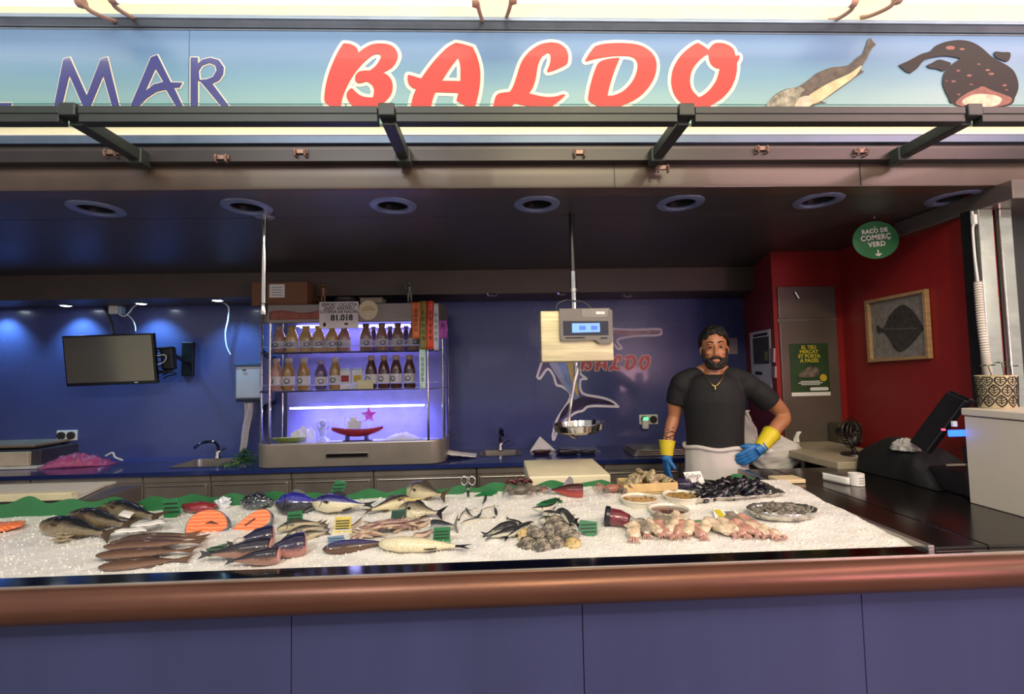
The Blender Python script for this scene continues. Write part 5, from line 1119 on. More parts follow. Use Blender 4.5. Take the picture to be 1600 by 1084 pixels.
# oysters
s = NT('oyster_shell'); n1 = s.noise(1.6, 2); wv = s.n('ShaderNodeTexWave', {'Vector': s.coord('Object'), 'Scale': 2.2, 'Distortion': 7, 'Detail': 3}, wave_type='RINGS', rings_direction='Z').outputs[1]
s.set('Base Color', s.ramp(s.n('ShaderNodeMath', {0: n1, 1: s.n('ShaderNodeMath', {0: wv, 1: .45}, operation='MULTIPLY').outputs[0]}, operation='ADD').outputs[0], [(.5, '1f1a17'), (.7, '544c43'), (.88, '857c6c'), (1, 'cfc4aa')])); s.set('Roughness', .35); s.set('Coat Weight', .3); s.bump(wv, .4, .012); M_oys = s.m
M_oysy = mat('yellowish_shell', 'b89f6c', .4, 0, .5, 3, .1, 6)
def shell_mesh(seed, r, mm):
    b = MB()
    def f(u, v):
        th, ph = pi*u, 2*pi*v; p = Vector((sin(th)*cos(ph), sin(th)*sin(ph), cos(th)))
        k = 1+.15*noise.noise(p*1.6+Vector((seed*3.1, 0, 0)))+.10*noise.noise(p*6+Vector((seed, 5, 2)))
        rim = 1+(.18+.07*sin(7*ph+seed)+.03*sin(13*ph))*math.exp(-(p.z*5)**2)+.05*sin(14*p.z+2*sin(ph))
        return (p.x*r*k*rim, p.y*r*.85*k*rim, p.z*r*.36*k)
    b.grid(f, 18, 36); return b.mesh('shell', mm, True)
OYS = [shell_mesh(i, 1, M_oys if i != 3 else M_oysy) for i in range(5)]
for i, (x, y, r, dz) in enumerate([(824,858,13,0), (849,860,13.5,0), (872,856,12,0), (896,856,11,0), (838,846,12,.012), (858,844,12,.016), (876,843,13,.022), (892,847,12,.006), (822,845,11,.004), (868,836,12,.03)]):
    p = on_ice(x, y); rr = r*p.y/720
    o = obj('oyster', OYS[i % 5] if i != 3 else OYS[3], None); o.scale = (rr, rr, rr); o.location = (p.x, p.y+rr*.4, ice_z(p.x, p.y)+rr*.42+dz)
    o.rotation_euler = (radians(48)+U(-.2, .2), U(-.2, .2), U(0, 6) if 0 else U(-.5, .5))
    tag(o, ['grey oyster at the front left of the oyster heap', 'round grey oyster at the front centre of the heap', 'small dark oyster right of the round one in front', 'yellowish oyster at the right front of the heap', 'grey oyster behind the two front left ones', 'oyster in the middle of the heap', 'larger oyster at the upper right of the heap', 'oyster behind the yellowish one', 'oyster touching the slanting dark sardine', 'topmost oyster under the sardines'][i], 'oyster', 'oysters below the sardines')
# red spiny fish, crabs, shrimps
f = fish('red_gurnard', 'dark red spiny fish at the back of the ice below the chopping block', 'fish', None, (912,776), (852,772), .065, .05, 'piece', fishmat('red_skin', '3a0e10', '7a1c1c', 'a83c30', (.2, .4, .7), .2), mat('dark_red_fin', '360c0e', .3, 0, .3, 40), 25, 0, 0, 0, .6, 3.4, .06, False, False)
M_crab = mat('crab_shell', '6a6258', .35, 0, .35, 40, .3, 60); M_crab2 = mat('crab_pink', 'a06a5c', .35, 0, .3, 40)
def crab(lab, x, y, k, m1, m2):
    p = on_ice(x, y); t = thing('crab', lab, 'crab', (p.x, p.y, p.z), group='small crabs at the back of the ice')
    MB().ball((p.x, p.y, p.z+.016*k), (.03*k, .022*k, .015*k), 14, 8).build('shell', m1, t, True)
    for sg in (-1, 1):
        for j in range(4):
            a = -.5+.4*j; c = Vector((p.x+sg*.024*k, p.y+a*.03*k, p.z+.016*k))
            MB().tube([c, c+Vector((sg*.022*k, a*.02*k, .012*k)), c+Vector((sg*.042*k, a*.04*k, -.012*k))], [.003*k, .003*k, .0012*k], 6).build('leg', m1, t, True)
        c = Vector((p.x+sg*.022*k, p.y-.016*k, p.z+.016*k))
        MB().tube([c, c+Vector((sg*.02*k, -.02*k, .004)), c+Vector((sg*.012*k, -.036*k, .002)), c+Vector((0, -.046*k, 0))], [.005*k, .006*k, .008*k, .002*k], 8).build('claw', m2, t, True)
crab('grey crab with spread legs at the back of the ice left of the red fish', 812, 772, 1.2, M_crab, M_crab)
crab('small crab with pinkish claws next to the grey crab', 838, 768, .9, M_crab, M_crab2)
crab('greyish pink crab at the back corner of the oyster crate', 957, 769, 1.2, M_crab2, M_crab)
for i, (x, y) in enumerate([(797, 759), (812, 757), (824, 758)]):
    a = on_ice(x-7, y+1); b_ = on_ice(x+8, y-1); L = (b_-a).length
    o = MB().tube(path([a+Vector((0, 0, .012)), (a+b_)/2+Vector((0, 0, .026)), b_+Vector((0, 0, .01)), b_+Vector((.01, 0, .004))], 5), [.004+.006*sin(pi*min(1, j/14)) for j in range(16)], 8).build('red_shrimp', mat('dark_shrimp', '4a1c1c', .3, 0, .3, 50), None, True)
    tag(o, ['leftmost dark red shrimp on the green strip by the chopping block', 'middle dark red shrimp on the green strip', 'rightmost dark red shrimp beside the chopping block'][i], 'shrimp', 'dark shrimps at the back')
# tuna chunk
t = thing('tuna_chunk', 'red and purple tuna chunk with black skin ends left of the round tubs', 'fish piece', tuple(on_ice(968, 824)))
c = on_ice(968, 820); T = Matrix.Translation((c.x, c.y, ice_z(c.x, c.y)+.024)) @ Matrix.Rotation(radians(-14), 4, 'Z') @ Matrix.Rotation(radians(10), 4, 'Y')
MB().tube([(-.04, 0, 0), (-.03, 0, 0), (0, 0, 0), (.03, 0, -.003), (.05, 0, -.006)], [.033, .036, .037, .031, .020], 16, M=T, squash=.85).build('flesh', mat('tuna_purple_red', '6e2c34', .2, 0, .45, 45, .2, 50, coat=.5), t, True)
MB().tube([(-.055, 0, 0), (-.05, 0, .0), (-.036, 0, 0)], [.034, .040, .039], 16, M=T, squash=.9).build('black_skin_band', F_find, t, True)
MB().prism([(.03, -.02), (.05, -.012), (.085, -.028), (.07, 0), (.088, .02), (.055, .014), (.035, .02)], .012, T @ Matrix.Translation((0, -.025, .004)) @ Matrix.Rotation(radians(60), 4, 'X'), -.004).build('black_tail', F_find, t, bevel=.002)
# squid and cuttlefish pieces
F_sq = mat('squid_cream', 'c8b498', .2, 0, .35, 55, .3, 60, coat=.5); F_sq2 = mat('squid_rose', 'b08474', .22, 0, .35, 45, .2, 70, coat=.5); F_sq3 = mat('squid_grey', '857a6c', .22, 0, .35, 45, coat=.5)
def squid(lab, grp, x, y, k, mm, mt, rot, dz=0):
    p = on_ice(x, y); t = thing('squid', lab, 'squid', (p.x, p.y, 0), group=grp, local=True); t.rotation_euler = (radians(16), 0, rot)
    b = MB(); n = 10
    b.tube([(0, .045*k*(1-2*i/n), .002*sin(i)) for i in range(n+1)], [.002*k+.021*k*(sin(pi*(.12+.62*(i/n)))**.8) if i < n else .012*k for i in range(n+1)], 12, squash=.62)
    for v in b.v: v += Vector((.0055*k*noise.noise((v.x*90+x, v.y*60, y)), 0, .006*k*noise.noise((v.x*80, v.y*70+x, v.z*40))))
    b.build('mantle', mm, t, True)
    for sg in (-1, 1): MB().add([(sg*.012*k, .04*k, 0), (sg*.034*k, .026*k, -.004), (sg*.018*k, .006*k, 0)], [(0, 1, 2)]).build('fin', mm, t, solid=.003)
    m = MB()
    for j in range(5):
        a = -.7+.35*j; m.tube(path([(sin(a)*.008*k, -.043*k, 0), (sin(a)*.02*k, -.058*k, .004), (sin(a*1.3)*.026*k, -.066*k, -.006+.003*(j % 2))], 3), [.0045*k, .004*k, .0035*k, .003*k, .0025*k, .002*k, .001*k], 6)
    m.build('tentacles', mt, t, True)['kind'] = 'stuff'
    rest(t, [(sg*.022*k, y_*k, -.016*k) for sg in (-1, 1) for y_ in (-.04, 0, .03)], .004, dz)
gq1, gq2 = 'squid heap below the third tub', 'squid heap below the yellow label'
po = ['farthest left', 'second from the left', 'third from the left', 'fourth from the left', 'fifth from the left', 'sixth from the left', 'seventh from the left', 'farthest right', 'in the second row left', 'in the second row right']
for i, (x, y, k, c) in enumerate([(1006,832,1.0,2), (1022,833,.95,0), (1036,834,1,1), (1050,834,1,0), (1063,835,1,1), (1076,835,.95,0), (1090,836,.9,1), (1101,834,.95,0), (1030,823,.9,2), (1058,823,.9,0)]):
    squid(f'cream squid, {po[i]} in the heap under the third tub', gq1, x, y, k, (F_sq, F_sq2, F_sq3)[c], F_sq2, U(-.9, .7), .012 if i > 7 else .004*(i % 2))
for i, (x, y, k, c) in enumerate([(1122,832,1.15,0), (1138,832,1,0), (1150,834,.95,1), (1162,834,.95,1), (1174,835,.9,1), (1184,836,.9,0), (1195,837,.85,1), (1204,838,.8,0), (1150,824,.9,2), (1170,826,.9,1)]):
    squid(f'rosy squid, {po[i]} in the heap near the white label', gq2, x, y, k, (F_sq, F_sq2, F_sq3)[c], F_sq2, U(.2, .8), .012 if i > 7 else .004*(i % 2))
squid('single pale squid apart, right of the tuna chunk', None, 990, 836, 1.05, F_sq, F_sq2, -.3)
# three tubs
M_tub = mat('tub_plastic', 'd8d2c0', .3, 0, .04, 9, coat=.3)
def tub(lab, x0, x1, yc, mm, bits=None):
    a, b_ = on_ice(x0, yc), on_ice(x1, yc); c = (a+b_)/2; r = (b_-a).length/2; z = c.z-.012
    t = thing('round_tub', lab, 'tub', (c.x, c.y, z), group='round tubs on the ice')
    MB().lathe([(0, 0), (r*.84, 0), (r*.97, .027), (r*1.02, .028), (r*1.03, .034), (r*.97, .034), (r*.93, .028), (r*.82, .006), (0, .006)], 36, (c.x, c.y, z)).build('tub', M_tub, t, True)
    MB().lathe([(0, .026), (r*.925, .0255), (r*.92, .02)], 30, (c.x, c.y, z), cap=False).build('contents', mm, t, True)
    m = MB()
    for i in range(bits or 0):
        aa = U(0, 6.28); q = r*.82*math.sqrt(U(0, 1)); m.ball((c.x+q*cos(aa), c.y+q*sin(aa), z+.026), (U(.004, .009), U(.003, .006), .004), 7, 5)
    if bits: m.build('floating_bits', mat('olive_bits', '8a6a2c', .3, 0, .5, 60, coat=.5), t, True)['kind'] = 'stuff'
tub('left round white tub with golden brown liquid', 970, 1028, 785, mat('golden_brine', '7a5220', .08, 0, .3, 20, coat=1), 14)
tub('rear right round white tub full of small brown pieces', 1037, 1093, 780, mat('brown_brine', '5c3e18', .1, 0, .3, 30, coat=1), 110)
tub('front round white tub with dull reddish brown contents', 1015, 1076, 803, mat('reddish_brine', '5e3a30', .15, 0, .2, 20, coat=.8), 0)
# oyster crate
P = [on_ice(976, 777), on_ice(1060, 771), on_ice(1045, 757), on_ice(964, 760)]; zc = max(p.z for p in P)
t = thing('oyster_crate', 'shallow pale yellow crate heaped with oysters at the back of the ice', 'crate', (P[0].x, P[0].y, zc))
M_crate = mat('pale_wood', 'c9ac74', .6, 0, .15, 30)
MB().prism([(p.x, p.y) for p in P], .01, None, zc-.006).build('bottom', M_crate, t)
for a, b_ in zip(P, P[1:]+P[:1]):
    n = Vector((-(b_-a).y, (b_-a).x, 0)).normalized()*.008
    MB().prism([(a.x, a.y), (b_.x, b_.y), (b_.x+n.x, b_.y+n.y), (a.x+n.x, a.y+n.y)], .042, None, zc-.004).build('side_board', M_crate, t, bevel=.002)
M_oysd = mat('crate_oyster_shell', '9c8c6c', .35, 0, .8, 3, .15, 6)
OY2 = [shell_mesh(20+i, 1, M_oysd) for i in range(3)]
for i in range(26):
    u, v = ((i*.618) % 1), ((i*.414) % 1); p = P[0].lerp(P[1], .08+.84*u).lerp(P[3].lerp(P[2], .08+.84*u), .12+.76*v)
    r = U(.018, .026); o = obj('oyster', OY2[i % 3], None); o.scale = (r, r, r); o.location = (p.x, p.y, zc+.03+.03*sin(pi*u)*U(.3, 1.2)); o.rotation_euler = (U(-1, 1), U(-1, 1), U(0, 6))
    tag(o, 'dark brownish oyster in the pale yellow crate', 'oyster', 'oysters heaped in the crate')
# mussel tray
P = [on_ice(1088, 788), on_ice(1217, 776), on_ice(1182, 752), on_ice(1084, 756)]; zc = ice_base(0, P[0].y)+.006
t = thing('mussel_tray', 'foil lined tray heaped with black mussels at the right back of the ice', 'tray', (P[0].x, P[0].y, zc))
M_foil = mat('crumpled_foil', 'c4c2ba', .22, .9, .15, 30, .9, 45)
MB().prism([(p.x, p.y) for p in P], .012, None, zc-.004).build('tray_bottom', M_foil, t)
cen = sum(P, Vector())/4
for a, b_ in zip(P, P[1:]+P[:1]):
    def rim(u, v):
        p = a.lerp(b_, u); o_ = (p-cen); o_.z = 0; o_.normalize(); w_ = .006*noise.noise((p.x*40, p.y*40, v*3))
        return (p.x+o_.x*(.028*v+w_), p.y+o_.y*(.028*v+w_), zc+.004+.024*sin(pi*.6*v)+.006*noise.noise((p.x*55, p.y*55, 2+v*2)))
    MB().grid(rim, 40, 5).build('foil_rim', M_foil, t, True, solid=.001, angle=False)
M_mus = mat('mussel_shell', '14131a', .2, 0, .5, 30, coat=.6)
def mussel_mesh():
    b = MB()
    b.grid(lambda u, v: ((-cos(pi*u))*.036+.006*cos(2*pi*v), sin(pi*u)**.8*.016*cos(2*pi*v)*(1+.3*u), sin(pi*u)**.8*.014*sin(2*pi*v)*(1-.1*abs(cos(2*pi*v)))), 12, 14); return b.mesh('mussel', M_mus, True)
MUS = mussel_mesh()
for i in range(95):
    u, v = ((i*.618) % 1), ((i*.414+.1) % 1); p = P[0].lerp(P[1], .05+.9*u).lerp(P[3].lerp(P[2], .05+.9*u), .08+.85*v)
    o = obj('mussel', MUS, None); k = U(.8, 1.05); o.scale = (k, k, k); o.location = (p.x, p.y, zc+.02+.034*(sin(pi*u)*sin(pi*v))**.5*U(.3, 1.15)); o.rotation_euler = (U(-.9, .9), U(-.7, .7), U(0, 6.3))
    tag(o, 'black mussel heaped in the foil lined tray', 'mussel', 'black mussels in the tray')
# oval foil platter
a, b_ = on_ice(1166, 806), on_ice(1284, 812); c = (a+b_)/2; rx = (b_-a).length/2; ryy = rx*.62; zc = c.z-.004; c.y += .01
t = thing('foil_platter', 'oval foil platter of grey clams at the right of the ice', 'platter', (c.x, c.y, zc))
def pl(u, v):
    aa = 2*pi*v; k = 1+.03*noise.noise((cos(aa)*5, sin(aa)*5, 2)); r = u*k; z = .008+(.03*max(0, (u-.82)/.18)**1.2)+.008*noise.noise((cos(aa)*9*u, sin(aa)*9*u, 1))*max(0, u-.6)*2
    return (c.x+rx*r*cos(aa), c.y+ryy*r*sin(aa), zc+z)
MB().grid(pl, 12, 64).build('foil', M_foil, t, True, solid=.001, angle=False)
M_clam = mat('grey_clam', '7a7468', .22, 0, .8, 3, .1, 5, coat=.4)
CL = [shell_mesh(40+i, 1, M_clam) for i in range(3)]
for i in range(60):
    aa = i*2.39996; q = math.sqrt((i+.5)/60)*.78; r = U(.014, .02)
    o = obj('clam', CL[i % 3], None); o.scale = (r*1.25, r, r); o.location = (c.x+rx*q*cos(aa), c.y+ryy*q*sin(aa), zc+.022+.02*(1-q)*U(.4, 1.2)); o.rotation_euler = (U(-.8, .8), U(-.8, .8), U(0, 6))
    tag(o, 'small grey clam on the oval foil platter', 'clam', 'grey clams on the platter')
lump('net_bag', 'dark violet net bag of shells between the crate and the white card', 'net bag', (1054,768), (1084,766), .055, mat('violet_net', '2a2440', .3, 0, .6, 90, .6, 120, coat=.3), None, .06, .35, 0, 8)
# ------------------------------------------------------------------ tags and cards
M_tag = mat('green_tag', '1d6a3a', .4, 0, .06, 20, coat=.3); M_tagd = mat('tag_writing', '0c2c18', .5); M_tagb = mat('blue_tag', '2a5a7c', .4, 0, .06, 20, coat=.3); M_tagbd = mat('blue_tag_writing', '14304a', .5); M_tagt = mat('teal_tag', '17493c', .4, coat=.3)
def board(name, lab, poly, gp, mm, md, lean=25, lines=3, grp='green price tags', cat='price tag', dz=0):
    Yp = on_ice(*gp).y; q = [at(x, y, Y=Yp) for x, y in poly]; lo = min(q, key=lambda p: p.z); c = Vector((sum(p.x for p in q)/len(q), Yp, lo.z))
    le = radians(lean); st_ = 1/cos(le) if lean < 60 else 1.0
    T = Matrix.Translation((c.x, Yp, ice_z(c.x, Yp)-.004+dz if lean < 60 else ice_z(c.x, Yp)+.004+dz)) @ Matrix.Rotation(-le, 4, 'X') @ Matrix.Rotation(pi/2, 4, 'X')
    k = st_ if lean < 60 else 2.3
    loc = [(p.x-c.x, (p.z-lo.z)*k) for p in q]
    t = thing(name, lab, cat, (c.x, Yp, c.z), group=grp)
    MB().prism(loc, .004, T, -.004).build('board', mm, t, bevel=.001)
    x0, x1 = min(p[0] for p in loc), max(p[0] for p in loc); y0, y1 = min(p[1] for p in loc), max(p[1] for p in loc)
    def span(y):
        xs = []
        for i in range(len(loc)):
            (xa, ya), (xb, yb) = loc[i], loc[(i+1) % len(loc)]
            if (ya-y)*(yb-y) < 0: xs.append(xa+(xb-xa)*(y-ya)/(yb-ya))
        return (min(xs), max(xs)) if len(xs) > 1 else (x0, x1)
    for j in range(lines):
        y = y0+(y1-y0)*(.25+.6*(j+.3)/lines); hh = (y1-y0)*.055; sa, sb = span(y); m_ = (sb-sa)*.08
        MB().prism([(sa+m_, y-hh), (sb-m_, y-hh*.6), (sb-m_*1.2, y+hh), (sa+m_, y+hh*.7)], .0006, T).build('writing', md, t)
    global LT; LT = (T, x0, x1, y0, y1)
    return t
board('price_tag', 'upright green price tag behind the left salmon steak, beside the dark red loin', [(249,781),(274,777),(282,801),(268,809),(256,809)], (266,809), M_tag, M_tagd, 10)
board('price_tag', 'leaning green price tag standing behind the blue-backed bonito', [(524,748),(541,752),(532,776),(511,774)], (522,784), M_tag, M_tagd, 8, dz=.02)
board('price_tag', 'green price tag in front of the vivid blue fish, above the whitings', [(447,800),(470,797),(473,817),(460,822),(447,820)], (460,822), M_tag, M_tagd, 12)
board('price_tag', 'small dark teal price tag left of the speckled bream', [(611,797),(634,794),(634,811),(610,813)], (622,813), M_tagt, M_tagd, 15)
board('price_tag', 'green price tag at the right end of the pinkish fish heap', [(677,824),(703,823),(703,843),(692,846),(676,845)], (690,846), M_tag, M_tagd, 15)
board('price_tag', 'dark green tag low at the tail side of the white hake', [(662,848),(704,843),(703,851),(664,853)], (684,853), M_tag, M_tagd, 30, 1)
board('price_tag', 'pentagonal green price tag right of the sardines and oysters', [(908,814),(935,817),(934,834),(922,839),(904,829)], (920,838), M_tag, M_tagd, 20)
board('price_tag', 'dark green price tag lying flat at the back right of the scissors', [(741,773),(763,764),(778,767),(768,773)], (758,776), M_tag, M_tagd, 78, 0)
board('price_tag', 'green price tag lying flat on the ice below the dark red fish', [(838,788),(848,783),(872,777),(881,784),(860,788)], (858,790), M_tag, M_tagd, 78, 3)
board('price_tag', 'faded green tag lying between the soles and monkfish', [(310,862),(338,855),(348,864),(326,870)], (328,870), mat('faded_green_tag', '4a6450', .5), M_tagd, 75, 2)
board('price_tag', 'dark green tag tucked behind the squid under the third tub', [(1071,812),(1098,810),(1099,820),(1071,821)], (1085,822), M_tag, M_tagd, 25, 1)
board('price_tag', 'blue price tag above the long dark brown fish', [(508,840),(533,837),(541,850),(514,853)], (525,853), M_tagb, M_tagbd, 35, 3, 'blue price tags')
M_yc = mat('yellow_card', 'c0ae4c', .5, 0, .2, 30); M_ycd = mat('olive_print', '4a4420', .6); M_clear = mat('clear_holder', 'cfcdb8', .15, 0, .05, 20, coat=.5)
for lab, poly, gp in (('yellow price card in a clear holder in front of the bonito', [(521,806),(546,805),(548,828),(521,830)], (534,832)), ('yellow price card between the brown-backed fish and the grey bream', [(633,779),(655,777),(653,791),(631,793)], (643,794))):
    t = board('price_card', lab, poly, gp, M_yc, M_ycd, 20, 4, 'yellow price cards', 'price card')
    x = [c for c in t.children if c.name.startswith('board')][0]
    c = sum((x.matrix_basis @ v.co for v in x.data.vertices), Vector())/len(x.data.vertices)
    w_ = max(v.co.x for v in x.data.vertices)-min(v.co.x for v in x.data.vertices)
    MB().cbox((c.x, c.y+.006, ice_z(c.x, c.y)+.004), (w_*1.12, .03, .012)).build('holder', M_clear, t, bevel=.002)
t = board('white_label', 'small white label with a yellow square lying near the squid', [(1120,812),(1128,799),(1164,803),(1160,813)], (1140,814), M_paper, M_ink, 75, 0, None, 'label')
T, x0, x1, y0, y1 = LT; wx, hy = x1-x0, y1-y0
MB().box(x0+.18*wx, x0+.42*wx, y0+.2*hy, y0+.85*hy, .0002, .0012, T).build('yellow_square', mat('yellow_mark2', 'c9bc30', .5), t); MB().box(x0+.5*wx, x0+.85*wx, y0+.3*hy, y0+.7*hy, .0002, .001, T).build('printed_text', mat('grey_ink', '86868c', .6), t)
t = board('handwritten_card', 'white handwritten price card standing behind the mussel tray', [(1069,738),(1096,736),(1103,756),(1077,758)], (1088,764), M_paper, M_ink, 10, 0, None, 'price card', .02)
bq = on_ice(1088, 764)
for px, py, tx, sz in ((1083, 743, 'Gallega', .024), (1090, 751, '5', .026)): text('handwriting', tx, sz, M_ink, t, facing(at(px, py, Y=bq.y-.012), (1, 0, .04), (0, .17, 1)), .0006)
# scissors
p = on_ice(732, 778); Yp = p.y
t = thing('scissors', 'steel scissors with ring handles standing upright in the ice', 'scissors', tuple(p))
M_hnd = mat('dark_handle_steel', '3a3a3c', .25, .8)
for cx_s, rot in ((725.5, .35), (737.5, -.35)):
    c = at(cx_s, 750.5, Y=Yp); piv = at(731.5, 765, Y=Yp)
    MB().tube([c+Vector((cos(a)*.014+sin(a)*sin(rot)*.0, 0, sin(a)*.019)) for a in [2*pi*i/18 for i in range(18)]], .0034, 8, closed=True).build('ring_handle', M_chrome, t, True)
    MB().tube([c+Vector((.008*(1 if rot > 0 else -1), 0, -.016)), piv, piv+Vector((0, 0, -.03))], [.004, .006, .005], 8).build('blade', M_hnd, t, True)
MB().lathe([(0, 0), (.007, 0), (.007, .01), (0, .01)], 14, M=Matrix.Translation(at(731.5, 764, Y=Yp-.008)) @ Matrix.Rotation(-pi/2, 4, 'X')).build('pivot', M_chrome, t, True)
# ------------------------------------------------------------------ right-hand side: column, door, posters, picture
def on_wall(px, py):
    n = Vector((-(B-A).y, (B-A).x, 0)); d = at(px, py, Y=2.0)-CO; k = (A-CO).dot(n)/d.dot(n); return CO+d*k
M_bright = mat('polished_column_steel', 'd8d4c6', .16, .9, .1, 5, .12, 12, stretch=(1, 1, 5))
CYc = B.y-.02
x0, x1, x2, x3 = (at(x, 450, Y=CYc).x for x in (1537, 1560, 1571, 1590))
zc1 = at(1560, 326, Y=CYc).z
col = thing('steel_column', 'shiny steel clad column with a dark slot at the right edge', 'column', ((x0+x3)/2, CYc, .96))
MB().box(x0, x1, CYc, CYc+.06, 0, zc1).build('cladding_strip', M_bright, col, bevel=.004)
MB().box(x2, x3, CYc, CYc+.06, 0, zc1).build('cladding_strip', M_bright, col, bevel=.004)
MB().box(x1-.01, x2+.01, CYc+.03, CYc+.07, 0, zc1).build('dark_core', M_black, col)
MB().box(x0-.02, x0-.004, CYc+.02, CYc+.07, 0, zc1).build('edge_trim', M_black, col)
MB().tube([(x2-.004, CYc+.018, .96), (x2-.004, CYc+.018, zc1)], .008, 8).build('cable_pipe', mat('dark_pipe', '2a2824', .3, .6), col, True)
struct(MB().box(B.x-.02, 3.1, CYc-.14, CYc+.5, zc1, CEIL-.003).build('trim_column_head', mat('brownish_steel', '8d8078', .3, .7, .15, 4), bevel=.004))
struct(MB().box(x3+.012, 4.2, CYc+.12, CYc+.2, 0, CEIL).build('wall_side', mat('dark_grey_side', '1e1b1a', .5, 0, .2, 3)))
struct(MB().box(A.x+.2, A.x+.28, 2.3, BACK+.1, 0, 2.7).build('wall_outer', M_black))
pts = [at(x, y, Y=CYc-.02) for x, y in ((1519, 330), (1521, 350), (1520, 360), (1523, 400), (1528, 440))]
o = thing('conduit', 'white cord and corrugated hose running down beside the steel column', 'conduit', tuple(pts[0]))
MB().tube(path(pts, 5), .005, 8).build('cord', M_wcable, o, True)
MB().cbox(at(1522, 343, Y=CYc-.02), (.018, .02, .05)).build('plug', M_white, o, bevel=.004)
hp_ = path([at(1528, 440, Y=CYc-.03), at(1533, 500, Y=CYc-.03), at(1541, 560, Y=CYc-.03), at(1545, 592, Y=CYc-.03)], 30)
MB().tube(hp_, [.013 if i % 2 else .0185 for i in range(len(hp_))], 10).build('corrugated_hose', mat('hose_white', 'c9c4b8', .5, 0, .1, 20), o, True)
# steel door in the red pillar
q0, q1 = at(1227, 700, Y=RY-.01), at(1303, 447, Y=RY-.01); zsp = at(1264, 500, Y=RY-.01).z
dr = thing('steel_door', 'tall narrow steel cupboard door with a green poster in the red wall', 'door', ((q0.x+q1.x)/2, RY, 0)); dr['kind'] = 'thing'
M_door = mat('door_steel', '80746a', .38, .6, .12, 3)
MB().box(q0.x, q1.x, RY-.018, RY-.002, .3, zsp-.01).build('lower_panel', M_door, dr, bevel=.004)
MB().box(q0.x, q1.x, RY-.018, RY-.002, zsp+.012, q1.z).build('upper_panel', M_door, dr, bevel=.004)
MB().box(q0.x-.006, q1.x+.006, RY-.014, RY-.002, zsp-.012, zsp+.014).build('middle_rail', M_steel, dr, bevel=.002)
MB().tube([at(1242, 456, Y=RY-.03), at(1248, 466, Y=RY-.03)], .01, 8).build('latch', M_chrome, dr, True)
p0, p1 = at(1237, 619, Y=RY-.02), at(1293, 536, Y=RY-.02); cx0 = (p0.x+p1.x)/2; W_ = p1.x-p0.x; H_ = p1.z-p0.z
t = thing('market_poster', 'dark green poster with yellow heading on the steel door', 'poster', (cx0, RY-.02, p0.z)); YP = RY-.021
MB().box(p0.x, p1.x, YP, RY-.0185, p0.z, p1.z).build('sheet', mat('poster_green', '27401f', .55, 0, .35, 9), t)
MB().box(p0.x, p1.x, YP-.0006, YP, p0.z, p0.z+.07*H_).build('bottom_strip', M_paper, t)
MB().prism(rrect(p0.x+.48*W_, p1.x-.04*W_, p0.z+.10*H_, p0.z+.16*H_, .012), .0006, Matrix.Translation((0, YP, 0)) @ Matrix.Rotation(pi/2, 4, 'X')).build('white_pill', M_paper, t)
MB().lathe([(.026, 0), (.026, .001), (0, .001)], 24, M=Matrix.Translation((p0.x+.84*W_, YP, p0.z+.34*H_)) @ Matrix.Rotation(pi/2, 4, 'X')).build('yellow_badge', mat('poster_yellow', 'c9a92c', .5), t)
M_yel = mat('poster_lettering', 'c8b52c', .55)
for k, tx in enumerate(('EL TEU', 'MERCAT', 'ET PORTA', 'A PAGÈS')): text('heading', tx, .036, M_yel, t, facing((cx0, YP-.001, p1.z-H_*(.075+.085*k)), (1, 0, 0), (0, 0, 1)), bold=.001)
for k, w_ in enumerate((.5, .62, .48)): MB().box(cx0-w_*W_/2, cx0+w_*W_/2, YP-.0008, YP, p0.z+H_*(.27-.03*k), p0.z+H_*(.284-.03*k)).build('small_print', M_paper, t)
MB().prism(cr([(cx0-.3*W_, p0.z+.38*H_), (cx0-.1*W_, p0.z+.52*H_), (cx0+.12*W_, p0.z+.56*H_), (cx0+.28*W_, p0.z+.46*H_), (cx0+.1*W_, p0.z+.36*H_)], 4), .0007, Matrix.Translation((0, YP, 0)) @ Matrix.Rotation(pi/2, 4, 'X')).build('printed_picture', mat('poster_picture', '6a5c50', .5, 0, .8, 40), t)
# poster on the angled red face
EB = Vector((EX, BACK, 0)); DB = Vector((DX, RY, 0)); dv = (DB-EB).normalized(); nv = Vector((dv.y, -dv.x, 0));
if nv.x > 0: nv = -nv
def on_face(px, py):
    d = at(px, py, Y=2.0)-CO; k = (DB-CO).dot(nv)/d.dot(nv); return CO+d*k
def face_quad(name, c, m, parent, off=.002, th=.003):
    P_ = [on_face(*p)+nv*off for p in c]; Q = [p+nv*th for p in P_]; b = MB()
    b.add(P_+Q, [(0,1,2,3), (7,6,5,4), (0,4,5,1), (1,5,6,2), (2,6,7,3), (3,7,4,0)]); return b.build(name, m, parent)
t = thing('notice_poster', 'white and grey notice on the angled red wall behind the shopkeeper', 'poster', tuple(on_face(1190, 560)))
face_quad('sheet', [(1172,520),(1204,514),(1207,608),(1176,597)], M_paper, t)
face_quad('picture', [(1177,529),(1202,525),(1203,568),(1179,569)], mat('poster_dark', '4a453c', .5, 0, .6, 12), t, .005, .001)
face_quad('heading', [(1178,523),(1200,519),(1200,523),(1178,527)], M_ink, t, .005, .001)
face_quad('text_block', [(1181,580),(1192,581),(1192,586),(1181,585)], M_ink, t, .005, .001)
face_quad('green_tag_print', [(1196,549),(1201,549),(1201,563),(1196,563)], mat('poster_lime', '8f8f4a', .5), t, .006, .001)
for i, (y0, y1, x0_) in enumerate([(544, 566, 1206), (572, 590, 1208)]):
    o = face_quad('wall_switch', [(x0_, y0), (x0_+6, y0), (x0_+6, y1), (x0_, y1)], mat('switch_pinkish', 'a88a86', .4), None, .002, .012); tag(o, ['upper small pale switch beside the steel door', 'lower small pale switch beside the steel door'][i], 'switch', 'switches by the door')
